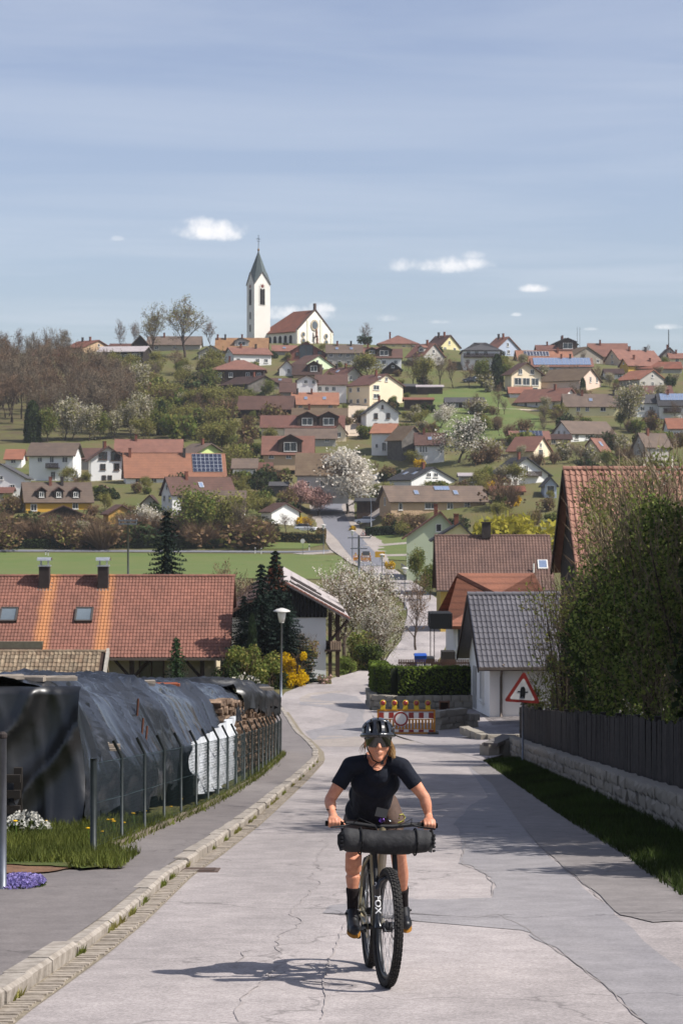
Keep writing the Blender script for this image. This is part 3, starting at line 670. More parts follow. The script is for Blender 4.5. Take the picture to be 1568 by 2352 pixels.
# hill top, left of the church
house('longroof', 'farmhouse', 'long tan tiled farmhouse roof just left below the church tower', '2', side=(100, 420), ye=778, yr=700, yb=830, wall='grey', roof='tan', chim=3, chm=(.02, .17, .5), L=20, dormer=[(.5, .3, 4.2, 1.6, ('grey', 'grey'))], sw=(1, 3))
house('whiteleft', 'farmhouse', 'white house with red tiles below the tan farmhouse roof', '2', gable=(140, 212), side=(212, 445), th=72, ye=804, yr=757, yb=900, wall='white', roof='salmon', chim=2, sw=(1, 4), gw=(1, 1))
house('woodhip', 'farmhouse', 'brown timber house with orange hipped roof above the ivy barn', '2', side=(85, 400), ye=902, yr=836, yb=1000, wall='wood', roof='salmon', hip=.9, chim=1, W=13, sw=[(.12, .62, 1.1, 1.3), (.34, .62, 1.1, 1.3), (.68, .62, 1.1, 1.3), (.9, .6, 1.1, 1.3)])
house('ivybarn', 'wooden_barn', 'weathered grey plank barn gable with ivy on its left edge', '2', gable=(300, 500), side=(120, 300), th=45, ye=992, yr=936, yb=1060, wall='oldwood', roof='dark', chim=1, cat='barn', gw=(0, 0), sw=(0, 0))
house('smallwhite', 'house', 'small white gabled house left of the pale green gable', '2', gable=(497, 592), ye=895, yr=846, yb=950, wall='white', roof='brown', chim=0, gw=[(.62, .33, .9, 1.3)])
house('greengable', 'house', 'pale green gabled house in the middle of the hilltop', '2', gable=(645, 842), side=(560, 645), th=40, ye=872, yr=806, yb=930, wall='green', roof='brown', chim=0, gw=[(.45, .62, .8, 1.2), (.62, .25, .9, 1.3), (.8, .2, .9, 1.3)], sw=(0, 0))
house('brickred', 'house', 'red brick house with wide low gable below the church', '2', gable=(545, 786), ye=800, yr=730, yb=862, wall='brick', roof='red', chim=0, gw=[(.5, .45, 4.2, 5.0), (.28, .4, 1.2, 1.2), (.85, .45, 1.2, 1.2)], frame='b')
house('redback', 'house', 'low red roofed house tucked between tower and brick house', '2', side=(455, 600), ye=786, yr=746, yb=830, wall='grey', roof='salmon', chim=0, sw=(0, 0), sky=1)
house('greylong', 'house', 'long pale grey house with brown roof right below the church gable', '2', side=(795, 1012), ye=797, yr=742, yb=884, wall='grey', roof='gbrown', chim=2, sw=(2, 4), sky=2)
house('cupola', 'house', 'dark roofed house with a small orange hipped dormer', '2', side=(585, 756), ye=932, yr=866, yb=962, wall='tan', roof='dark', chim=0, sw=(0, 0), dormer=[(.75, .2, 3.4, 2.1, ('wood', 'salmon'))])
house('browncross', 'house', 'brown tiled house partly behind the yellow leafing tree', '2', gable=(910, 1015), side=(770, 910), th=50, ye=935, yr=884, yb=985, wall='grey', roof='red', chim=2, gw=[(.35, .3, .9, 1.3)], sky=1, sw=(0, 0))
house('whitemain', 'house', 'white house with brown roof left of the big cream house', '2', side=(728, 918), ye=994, yr=932, yb=1116, wall='white', roof='brown', chim=0, sw=[(.12, .72, 1, 1.2), (.35, .72, 1, 1.2), (.58, .72, 1, 1.2)])
house('whiteannex', 'house', 'narrow white gabled annex of the brown roofed white house', '2', gable=(608, 730), ye=968, yr=938, yb=1030, Y=588, wall='white', roof='brown', chim=0, gw=[(.45, .5, .9, 1.0), (.85, .5, .9, 1.0)], L=8)
house('creambig', 'house', 'big cream house with broad gable beside the gravel lane', '2', gable=(1062, 1276), side=(925, 1062), th=38, ye=995, yr=926, yb=1142, wall='cream', roof='red', chim=1, chm=(.35,), gw=[(.5, .83, .9, 1.1), (.2, .58, 2.0, 1.3), (.2, .33, 2.0, 1.2), (.78, .18, 1.2, .8), (.3, .85, .9, 1.1)], sw=(2, 3))
house('bluewhite', 'house', 'narrow white house with dark verge standing right beside the gravel lane', '2', gable=(1042, 1245), th=6, ye=1168, yr=1092, yb=1292, wall='white', roof='dgrey', chim=1, chm=(.2,), gw=[(.3, .48, .9, 1.3), (.68, .48, .9, 1.3), (.5, .76, .5, .9), (.3, .18, .8, 1.2), (.74, .18, .8, 1.2)], frame='b', over=.7)
house('orangewhite', 'house', 'white house with orange roof below the narrow white house', '2', side=(1075, 1205), ye=1298, yr=1240, yb=1415, th=-14, wall='white', roof='bright', chim=0, sw=[(.25, .25, .7, 1.0), (.6, .2, 1.0, 2.0)], W=8)
house('brownbarn', 'wooden_barn', 'dark plank barn with mossy brown roof right of the orange roofed white house', '2', gable=(1264, 1415), side=(1176, 1264), th=42, ye=1338, yr=1254, yb=1445, wall='oldwood', roof='moss', chim=0, cat='barn', gw=(0, 0), sw=(0, 0))
house('behindblossom', 'house', 'white walled house with brown roof half behind the ivy blossom tree', '2', side=(1355, 1530), ye=1372, yr=1298, yb=1465, wall='white', roof='brown', chim=1, sw=[(.16, .62, .5, 1.4), (.26, .62, .5, 1.4), (.36, .62, .5, 1.4)], sky=1)
house('longbarn', 'wooden_barn', 'long dark brown barn left of the bright orange roof', '2', side=(240, 575), ye=1148, yr=1066, yb=1215, wall='darkwood', roof='brown', chim=0, cat='barn', sw=(0, 0), th=-4)
house('smallbarn', 'wooden_barn', 'small dark roofed barn left of the long brown barn', '2', side=(110, 235), ye=1108, yr=1052, yb=1140, wall='darkwood', roof='brown', chim=0, cat='barn', sw=(0, 0), W=6)
house('brightorange', 'house', 'long bright orange roofed house in the middle of the slope', '2', side=(580, 862), ye=1118, yr=1044, yb=1165, wall='tan', roof='bright', chim=2, chm=(.42, .1), sky=2, sw=(1, 3))
house('brownmid', 'house', 'brown tiled house behind the bright orange roof', '2', side=(505, 738), ye=1042, yr=982, yb=1090, wall='grey', roof='brown', chim=0, sky=1, sw=(0, 0))
house('browntop', 'house', 'small brown roof tucked behind the ivy barn', '2', side=(436, 565), ye=982, yr=955, yb=1020, wall='grey', roof='brown', chim=0, sky=1, sw=(0, 0), W=6)
house('brownwide', 'house', 'wide brown roof between the bright orange roof and the two box dormers', '2', side=(582, 918), ye=1212, yr=1142, yb=1258, wall='cream', roof='moss', chim=1, sw=(0, 0))
house('boxdormers', 'house', 'rust roofed house with two large box dormers and roof windows', '2', side=(385, 898), ye=1262, yr=1188, yb=1335, wall='cream', roof='red', chim=0, sw=(1, 5), sky=0, dormer=[(.56, .05, 4.6, 2.3, ('wood', 'red')), (.82, .05, 4.6, 2.3, ('wood', 'red'))])
house('brownfront', 'house', 'brown roof in front of the box dormers above the cherry tree', '2', side=(540, 850), ye=1332, yr=1272, yb=1372, wall='grey', roof='gbrown', chim=0, sw=(1, 3), W=7)
house('orangecross', 'farmhouse', 'orange tiled farmhouse with wooden cross gable left of the cherry tree', '2', side=(395, 706), ye=1428, yr=1318, yb=1480, wall='tan', roof='salmon', chim=0, sw=(1, 3), dormer=[(.55, .05, 5.0, 2.6, ('wood', 'dark'))])
house('oldfarm', 'farmhouse', 'old farmhouse with brown roof and pale wall behind the big cherry tree', '5', side=(530, 850), ye=300, yr=172, yb=430, wall='grey', roof='moss', chim=0, sw=[(.2, .45, 1, 1.2), (.5, .5, 1, 1.2), (.78, .45, 1.2, 1.4)])
house('whitesmall', 'house', 'small white house with brown roof and two windows left of pink trees', '5', side=(128, 272), ye=265, yr=206, yb=352, wall='white', roof='gbrown', chim=0, sw=[(.25, .42, 1, 1.2), (.65, .42, 1, 1.2)])
house('redshed', 'shed', 'low shed with dull red roof right of the small white house', '5', side=(272, 366), ye=284, yr=232, yb=345, wall='grey', roof='red', chim=0, sw=(0, 0), W=5, cat='shed')
house('balconyroof', 'house', 'brown roofed house with recessed balcony above the cream house', '2', side=(1045, 1262), ye=826, yr=768, yb=905, wall='white', roof='brown', chim=0, sw=(1, 3), dormer=[(.15, .35, 3, 1.3, ('wood', 'brown')), (.5, .1, 4.5, 2.0, ('wood', 'brown'))])
house('darkshed', 'shed', 'dark plank lean shed above the cream house', '2', gable=(1150, 1262), ye=900, yr=858, yb=935, wall='darkwood', roof='grey', chim=0, gw=(0, 0), cat='shed', L=6)
house('hipyellow', 'house', 'pale yellow house with hipped orange roof on the skyline', '2', side=(1118, 1368), ye=740, yr=682, yb=800, wall='pyellow', roof='salmon', hip=1, chim=1, W=13, sw=(1, 4), Y=700)
house('bigorange', 'house', 'large orange roofed house with pale gable below the yellow skyline house', '2', gable=(1400, 1535), side=(1300, 1400), th=40, ye=812, yr=735, yb=905, wall='grey', roof='salmon', chim=1, gw=(2, 2), sw=(0, 0), dormer=[(.3, .3, 2.4, 1.2, ('grey', 'salmon'))], Y=655)
house('yellowgable', 'house', 'pale yellow gable with brown roof on the skyline', '3', gable=(45, 175), side=(-40, 45), th=40, ye=285, yr=213, yb=330, wall='pyellow', roof='brown', chim=2, gw=(1, 2), sw=(0, 0), Y=705)
house('greyhip', 'house', 'white house with grey hipped roof and long dark balcony', '3', side=(190, 420), ye=310, yr=255, yb=470, wall='white', roof='grey', hip=1, chim=0, W=14, sw=(3, 4), balc=[('s', .0, 1.0, .52, 1.0, 1.1, 'b')], Y=650)
house('bluegable', 'house', 'tall blue grey gabled house right of the grey hipped roof', '3', gable=(400, 552), side=(335, 400), th=35, ye=298, yr=224, yb=400, wall='blue', roof='salmon', chim=2, gw=(2, 3), sw=(0, 0), Y=690)
house('pvdark', 'house', 'bright orange roof with one dark solar strip and yellow gable end', '3', gable=(515, 540), side=(540, 890), th=76, ye=384, yr=310, yb=430, wall='yellow', roof='bright', chim=1, chm=(.75,), pv=(.12, .58, .5, .9, 8, 1, 'd'), gw=(1, 1), sw=(0, 0), Y=672)
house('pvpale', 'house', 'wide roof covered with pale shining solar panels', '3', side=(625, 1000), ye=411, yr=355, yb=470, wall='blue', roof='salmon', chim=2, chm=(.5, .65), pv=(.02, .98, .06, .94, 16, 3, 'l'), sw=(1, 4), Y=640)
house('redback3', 'house', 'dark red roofed house with small dark gable on the skyline', '3', side=(655, 880), ye=310, yr=275, yb=350, wall='grey', roof='red', chim=1, sw=(0, 0), Y=705, dormer=[(.85, .1, 5.5, 2.4, ('wood', 'dark'))])
house('darktop', 'house', 'small dark topped roof at the very top of the skyline', '3', gable=(750, 905), ye=272, yr=237, yb=300, wall='wood', roof='grey', chim=2, gw=(0, 0), Y=725, L=8)
house('greybarn', 'barn', 'old grey rendered barn gable below the twin antenna masts', '3', gable=(868, 1080), side=(820, 868), th=30, ye=348, yr=286, yb=410, wall='stone', roof='moss', chim=0, cat='barn', gw=(1, 3), sw=(0, 0), Y=680)
house('tallorange', 'house', 'steep orange roof right behind the grey barn on the skyline', '3', side=(985, 1222), ye=345, yr=264, yb=380, wall='tan', roof='salmon', chim=1, sw=(0, 0), Y=700)
house('longorange', 'farmhouse', 'long orange roofed farmhouse on the right skyline with beige gable', '3', gable=(1098, 1170), side=(1170, 1440), th=66, ye=366, yr=302, yb=440, wall='beige', roof='salmon', chim=2, chm=(.4, .8), gw=(2, 1), sw=(1, 4), Y=676)
house('greyend', 'house', 'grey gabled house at the right end of the skyline', '3', gable=(1440, 1530), ye=340, yr=295, yb=380, wall='grey', roof='dark', chim=1, gw=(1, 1), Y=690)
house('yellowlow', 'house', 'low house with yellow gable end below the long orange farmhouse', '3', gable=(1185, 1225), side=(1225, 1430), th=72, ye=404, yr=360, yb=442, wall='yellow', roof='salmon', chim=1, gw=(0, 0), sw=(0, 0))
house('veranda', 'house', 'white gabled house with glazed veranda left of the mossy barn', '3', gable=(492, 684), side=(458, 492), th=22, ye=452, yr=386, yb=578, wall='cream', roof='brown', chim=0, over=1.1, gw=[(.3, .68, 1.2, 1.4), (.7, .68, 1.2, 1.4), (.22, .36, 2.2, 2.0), (.5, .36, 2.2, 2.0), (.8, .36, 2.2, 2.0), (.8, .1, 1.6, 1.2)], sw=(0, 0))
house('mossbarn', 'barn', 'long mossy roofed barn with pink gable on the right slope', '3', gable=(920, 1076), side=(690, 920), th=52, ye=496, yr=418, yb=582, wall='pink', roof='moss', chim=0, cat='barn', gw=[(.5, .55, .9, 1.6), (.8, .55, .9, 1.6)], sw=(0, 0))
house('garage3', 'garage', 'small white garage with orange roof below the glazed veranda', '3', side=(482, 620), ye=578, yr=540, yb=612, wall='white', roof='orange', chim=0, sw=(0, 0), cat='garage', W=6)
house('redslope', 'house', 'white house with long red roof and dark timber gable', '3', gable=(800, 930), side=(545, 800), th=50, ye=618, yr=545, yb=692, wall='white', roof='salmon', chim=1, over=.9, gw=(1, 2), sw=[(.15, .5, .8, 1.2), (.3, .45, 1, 2), (.55, .6, .7, 1), (.8, .6, .9, 1.2)])
house('yellowlong', 'house', 'yellow house with long brown roof beside the grey blossom tree', '3', side=(828, 1160), ye=660, yr=582, yb=728, wall='pyellow', roof='gbrown', chim=2, chm=(.35, .95), sw=[(.25, .7, 1, 1.4), (.42, .7, 1, 1.4), (.72, .7, 1.4, 1.4)], sky=1)
house('greyorange', 'house', 'grey house with orange roof on the far right slope', '3', gable=(1295, 1480), side=(1178, 1295), th=38, ye=490, yr=430, yb=562, wall='grey', roof='orange', chim=0, gw=(1, 3), sw=(1, 3))
house('redright', 'house', 'wide red roof below the grey and orange house', '3', side=(1250, 1500), ye=580, yr=530, yb=622, wall='grey', roof='red', chim=0, sw=(0, 0))
house('whiteright', 'house', 'white house with dark grey roof behind the grey blossom tree', '3', side=(1280, 1450), ye=640, yr=586, yb=735, wall='white', roof='grey', chim=1, sw=(1, 3))
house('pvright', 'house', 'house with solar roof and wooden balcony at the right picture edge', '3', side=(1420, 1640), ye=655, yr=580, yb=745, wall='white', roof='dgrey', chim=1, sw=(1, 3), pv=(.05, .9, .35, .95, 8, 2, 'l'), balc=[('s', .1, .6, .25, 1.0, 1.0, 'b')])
house('brownwhite', 'house', 'white house with wide brown roof and left gable above the salmon roof', '3', gable=(768, 866), side=(866, 1155), th=62, ye=828, yr=752, yb=895, wall='white', roof='gbrown', chim=0, gw=[(.35, .45, .9, 1.2), (.65, .45, .9, 1.2)], sw=(1, 4))
house('salmonpv', 'house', 'roof with blue solar panels behind the salmon roofed house', '3', side=(492, 728), ye=868, yr=816, yb=925, wall='cream', roof='salmon', chim=0, pv=(.25, .85, .3, .95, 6, 2, 'd'), sw=(0, 0))
house('salmon', 'house', 'cream house with salmon tiles and sunlit triangular gable window', '3', gable=(630, 757), side=(478, 630), th=55, ye=936, yr=850, yb=1003, wall='cream', roof='salmon', chim=0, gw=[(.4, .62, .9, 1.0), (.4, .3, 1.8, 1.6)], sw=(0, 0))
house('darklow', 'house', 'low dark roofed annex between the salmon and brown roofed houses', '3', side=(722, 865), ye=868, yr=836, yb=915, wall='cream', roof='dark', chim=0, sw=(1, 2), W=7)
house('salmonsmall', 'house', 'small cream house with salmon roof and shining roof window', '3', gable=(948, 1046), side=(1046, 1116), th=38, ye=935, yr=862, yb=1018, wall='cream', roof='salmon', chim=0, gw=[(.5, .15, .9, 1.0)], sw=[(.4, .5, 1.0, 1.6)], sky=1)
house('darkgable', 'house', 'white house with dark roof and balcony in the gable above forsythia', '3', gable=(442, 735), side=(372, 442), th=28, ye=1084, yr=982, yb=1162, wall='white', roof='dgrey', chim=1, chm=(.3,), over=.9, gw=[(.24, .52, .9, 1.2), (.5, .55, 1.0, 1.8), (.13, .12, .9, 1.2), (.27, .12, .9, 1.2)], sw=[(.3, .45, .8, 1.2), (.7, .45, .8, 1.2)], balc=[('g', .45, .8, .33, .9, 1.1, 'b')])
house('whitegable', 'house', 'white gabled house with grey roof above the long tan bungalow', '5', gable=(1246, 1526), side=(1112, 1246), th=33, ye=336, yr=260, yb=375, Y=466, wall='white', roof='dgrey', chim=1, gw=[(.4, .55, 1.1, .9), (.56, .55, 1.1, .9), (.5, .1, 1, .7)], sw=(0, 0), sky=2)
house('flatgarage', 'garage', 'pale flat garage between the two dark roofed white houses', '3', side=(170, 300), ye=1100, yr=1092, yb=1152, wall='grey', roof='metal', chim=0, sw=[(.6, .5, 1.2, 1.2)], cat='garage', W=6)
house('bungalow', 'bungalow', 'long tan bungalow with brown roof beside the village street', '5', gable=(1050, 1118), side=(1118, 1725), th=72, ye=462, yr=378, yb=560, Y=428, wall='tan', roof='gbrown', chim=0, gw=[(.5, .45, .7, 1.6)], sw=[(.1, .5, .8, 1.4), (.42, .55, 2.6, 1.2), (.62, .55, 1.2, 1.3), (.8, .55, 1.2, 1.3)], pv=(.5, .66, .62, .92, 2, 1, 'l'), sky=2, over=.8)
house('shed3', 'shed', 'low brown roofed shed right of the first forsythia', '3', side=(368, 570), ye=1194, yr=1164, yb=1235, wall='darkwood', roof='rust', chim=0, sw=(0, 0), W=5, cat='shed')
house('palegreen', 'house', 'pale green gable with thin red verge right of the village street', '5', gable=(1216, 1560), ye=690, yr=540, yb=900, th=-2, Y=305, wall='pgreen', roof='red', chim=1, chm=(.1,), apex=.62, gw=(0, 0), over=.7, W=12, L=12)
house('palegreen2', 'house', 'pale yellow gable with dark roof in front of the pale green gable', 'b', gable=(10, 268), ye=238, yr=138, yb=420, th=-1, Y=272, wall='pyellow', roof='dgrey', chim=2, chm=(.05, .3), apex=.62, gw=[(.35, .58, 1.0, .8), (.8, .6, .9, .8)], L=9)
house('whitegarage', 'garage', 'bright white garage with brown roof beside the village street', '5', gable=(370, 540), side=(302, 370), th=32, ye=536, yr=486, yb=604, wall='white', roof='brown', chim=0, gw=(0, 0), sw=(0, 0), cat='garage')
# left of the valley
house('orangeleft', 'house', 'small orange roofed house at the left edge of the village', '4', side=(35, 135), ye=205, yr=148, yb=255, wall='white', roof='orange', chim=0, sw=(1, 1), W=6)
house('white3', 'house', 'tall white house with dark balcony left of the chimney house', '4', side=(182, 460), ye=180, yr=106, yb=350, wall='white', roof='gbrown', chim=0, sw=[(.25, .78, 1, 1), (.52, .78, .9, 1.3), (.82, .78, 1.2, 1.2), (.55, .18, 1, 1.8), (.83, .22, 1.2, 1.4)], balc=[('s', .4, .7, .33, .9, 1.2, 'b')], over=.8, th=-5)
house('chimneyhouse', 'house', 'white gabled house with wide attic windows and two dark chimneys', '4', gable=(570, 780), side=(545, 570), th=14, ye=205, yr=130, yb=356, wall='white', roof='brown', chim=2, gw=[(.35, .72, 1.7, 1.6), (.72, .72, 2.0, 1.8), (.35, .42, 1.1, 1.2), (.75, .42, 1.1, 1.4), (.38, .1, .9, 1.2), (.55, .1, .9, 1.2)], frame='b', over=1.0, sw=(0, 0))
house('redlong', 'farmhouse', 'long rust red roof behind the solar roofed house', '4', side=(725, 1135), ye=162, yr=84, yb=215, wall='wood', roof='salmon', chim=1, sw=(0, 0), th=3)
house('solarhouse', 'house', 'white house with orange roof carrying a block of blue solar panels', '4', gable=(755, 790), side=(790, 1405), th=80, ye=310, yr=172, yb=392, wall='white', roof='bright', chim=2, chm=(.05, .6), sw=[(.12, .6, 1.1, 1.3), (.28, .6, 1.1, 1.3), (.8, .6, 1.1, 1.3)], gw=(0, 0), pv=(.68, .98, .12, .95, 7, 5, 'd'))
house('limegable', 'house', 'house with lime green gable above the solar panels', '4', gable=(1215, 1402), side=(1110, 1215), th=42, ye=172, yr=110, yb=225, wall='lime', roof='gbrown', chim=1, over=1.0, gw=[(.2, .35, .8, .9)], sw=(0, 0))
house('brownhouse', 'house', 'large brown roofed house behind the leafing green tree', '4', gable=(1000, 1080), side=(1080, 1460), th=64, ye=420, yr=322, yb=600, Y=418, wall='white', roof='brown', chim=1, chm=(.3,), gw=(2, 2), sw=(2, 4), sky=1)
house('brownhouse2', 'house', 'lower brown roof in front of the large brown roofed house', '4', side=(1150, 1525), ye=535, yr=408, yb=690, Y=402, wall='white', roof='gbrown', chim=0, sw=(1, 4))
house('mustard', 'house', 'mustard yellow house with three small roof dormers', '4', gable=(108, 162), side=(162, 562), th=74, ye=466, yr=356, yb=568, wall='mustard', roof='gbrown', chim=2, chm=(.4, .58), sw=[(.12, .5, 1.2, 1.3), (.75, .6, 1.1, 1.2)], gw=(1, 1), dormer=[(.24, .1, 1.7, 1.35, ('darkwood', 'brown')), (.5, .1, 1.7, 1.35, ('darkwood', 'brown')), (.76, .1, 1.7, 1.35, ('darkwood', 'brown'))])
house('carportbarn', 'wooden_barn', 'dark timber shed with wide brown gable in front of the mustard house', '4', gable=(212, 580), ye=582, yr=502, yb=645, wall='darkwood', roof='brown', chim=0, cat='barn', gw=(0, 0), th=8, L=8)
house('mustardsmall', 'garage', 'small ochre garage right of the mustard house', '4', gable=(680, 835), side=(640, 680), th=28, ye=548, yr=498, yb=628, wall='ochre', roof='brown', chim=0, gw=(0, 0), sw=(0, 0), cat='garage')
house('whiteedge', 'house', 'white gabled house cut off by the left picture edge', '4', gable=(-150, 155), ye=325, yr=240, yb=480, wall='white', roof='grey', chim=0, gw=[(.52, .62, .7, .8), (.75, .38, 1.0, 1.0), (.45, .38, 1, 1), (.75, .1, 1, 1)], L=9)
house('redporch', 'garage', 'low garage with rust roof beside the white house on the left edge', '4', side=(-60, 70), ye=420, yr=388, yb=500, wall='grey', roof='red', chim=0, sw=[(.75, .6, 1.4, .9)], cat='garage', W=5)
# left hill top
house('leftfarm', 'farmhouse', 'farmhouse with tan gable above the bare wood on the left', '1', gable=(520, 690), side=(385, 520), th=48, ye=762, yr=712, yb=800, wall='tan', roof='rust', chim=2, Y=690, gw=(0, 0), sw=(0, 0))
house('leftfarm2', 'farmhouse', 'low rust roof at the far left above the wood', '1', side=(165, 400), ye=815, yr=770, yb=850, wall='tan', roof='rust', chim=1, Y=680, sw=(0, 0))
house('metalbarn', 'barn', 'dark timber barn with pale metal roof on the left hill top', '1', side=(612, 900), ye=792, yr=752, yb=890, wall='darkwood', roof='metal', chim=0, cat='barn', sw=[(.5, .55, 2.2, 2.2), (.62, .55, 2.2, 2.2), (.74, .58, 2.2, 2.2), (.86, .6, 2.2, 2.2)], th=-8, Y=655, W=12)
house('darkgabletop', 'barn', 'dark gabled barn roof behind the metal roofed barn', '1', gable=(832, 925), ye=738, yr=688, yb=770, wall='darkwood', roof='gbrown', chim=0, cat='barn', gw=(0, 0), Y=685, L=6)
house('treeroof', 'farmhouse', 'brown roof seen through the big bare lime trees', '1', side=(925, 1255), ye=745, yr=690, yb=800, wall='grey', roof='gbrown', chim=1, Y=690, sw=(1, 3))
house('greyshed', 'shed', 'grey shed with shallow gable left of the white hilltop house', '1', gable=(1245, 1400), ye=795, yr=752, yb=850, wall='grey', roof='grey', chim=0, cat='shed', gw=(1, 2), L=8)
# small buildings on the green slope
house('cabin', 'cabin', 'brown wooden cabin with grey roof on the green slope', '3', side=(82, 318), ye=636, yr=606, yb=680, wall='wood', roof='grey', chim=0, cat='cabin', sw=[(.15, .5, 1, 1.6), (.28, .5, 1, 1.6), (.5, .5, 1.2, 1.2), (.82, .5, 1.2, 1.2)], W=6)
house('openbarn', 'shed', 'open brown carport shed right of the cream house', '2', side=(1282, 1460), ye=1092, yr=1078, yb=1165, wall='wood', roof='rust', chim=0, cat='shed', sw=(0, 0), W=6)
house('flatshed', 'shed', 'grey flat roofed shelter at the top of the green slope', '2', side=(1362, 1520), ye=1012, yr=1000, yb=1062, wall='wood', roof='metal', chim=0, cat='shed', sw=(0, 0), W=6)
house('sheepshed', 'shed', 'small dark plank shed left of the flat roofed shelter', '2', side=(1278, 1356), ye=1008, yr=992, yb=1055, wall='darkwood', roof='grey', chim=0, cat='shed', sw=(0, 0), W=5)
house('carport', 'carport', 'dark open carport beside the tan bungalow', '5', side=(905, 1046), ye=474, yr=456, yb=522, Y=440, wall='wood', roof='dgrey', chim=0, cat='carport', sw=(0, 0), W=7)
house('garden_shed', 'shed', 'low brown garden shed behind the mustard house', '4', gable=(585, 680), ye=398, yr=372, yb=440, wall='darkwood', roof='brown', chim=0, cat='shed', gw=(0, 0), L=4)
house('greycottage', 'house', 'small grey cottage above the right-hand big tiled roof', '3', gable=(700, 775), ye=1150, yr=1108, yb=1255, wall='blue', roof='grey', chim=0, gw=[(.35, .45, .8, 1.6), (.65, .45, .8, 1.6)], L=8)
house('edgewhite', 'house', 'white house with orange roof at the far right edge of the slope', '3', side=(1480, 1650), ye=800, yr=735, yb=900, wall='white', roof='orange', chim=0, sw=(1, 2))
house('edgebrown', 'house', 'brown roofed house behind the apple blossom on the right edge', '3', gable=(1270, 1330), side=(1330, 1500), th=60, ye=905, yr=830, yb=1010, wall='grey', roof='gbrown', chim=1, gw=(1, 1), sw=(0, 0))

house('edgeorange', 'house', 'orange roof at the far right end of the skyline', '3', side=(1490, 1640), ye=362, yr=326, yb=402, wall='cream', roof='salmon', chim=1, sw=(1, 2), Y=684)
house('edgelow', 'house', 'low brown roof below the long orange skyline farmhouse', '3', side=(1290, 1560), ye=425, yr=380, yb=452, wall='grey', roof='rust', chim=1, sw=(0, 0), Y=650)
house('darkbehind', 'house', 'dark roofed house right behind the pink barn gable', '3', side=(1085, 1195), ye=458, yr=424, yb=500, wall='white', roof='dark', chim=0, sw=(1, 2))
house('redstrip', 'barn', 'long thin red roof behind the metal roofed barn', '1', side=(690, 832), ye=754, yr=736, yb=778, wall='tan', roof='salmon', chim=0, sw=(0, 0), Y=688, cat='barn')
house('brownback4', 'house', 'dark brown roof half hidden by the chimney house', '4', side=(505, 640), ye=206, yr=140, yb=265, wall='grey', roof='brown', chim=0, sw=(0, 0))
house('greysmall4', 'house', 'small grey gabled cottage left of the large brown roof', '4', gable=(890, 985), ye=482, yr=437, yb=535, wall='grey', roof='dark', chim=0, gw=(1, 1), L=7)
house('oldshed5', 'shed', 'weathered grey plank shed left of the pink cherries', '5', side=(365, 462), ye=376, yr=354, yb=432, wall='oldwood', roof='grey', chim=0, sw=(0, 0), cat='shed', W=5)
house('whitemid2', 'house', 'white walled house with brown roof just above the box dormers', '2', side=(420, 575), ye=1262, yr=1225, yb=1312, wall='cream', roof='brown', chim=0, sw=(1, 2), W=6)
house('creamend', 'house', 'cream gable end right of the box dormers', '2', gable=(832, 915), ye=1290, yr=1240, yb=1350, wall='cream', roof='red', chim=0, gw=(1, 1), L=8)
house('slopehouse', 'house', 'brown roofed house in the gap below the hipped orange house', '2', side=(1015, 1140), ye=802, yr=760, yb=850, wall='grey', roof='red', chim=1, sw=(1, 2), Y=672)
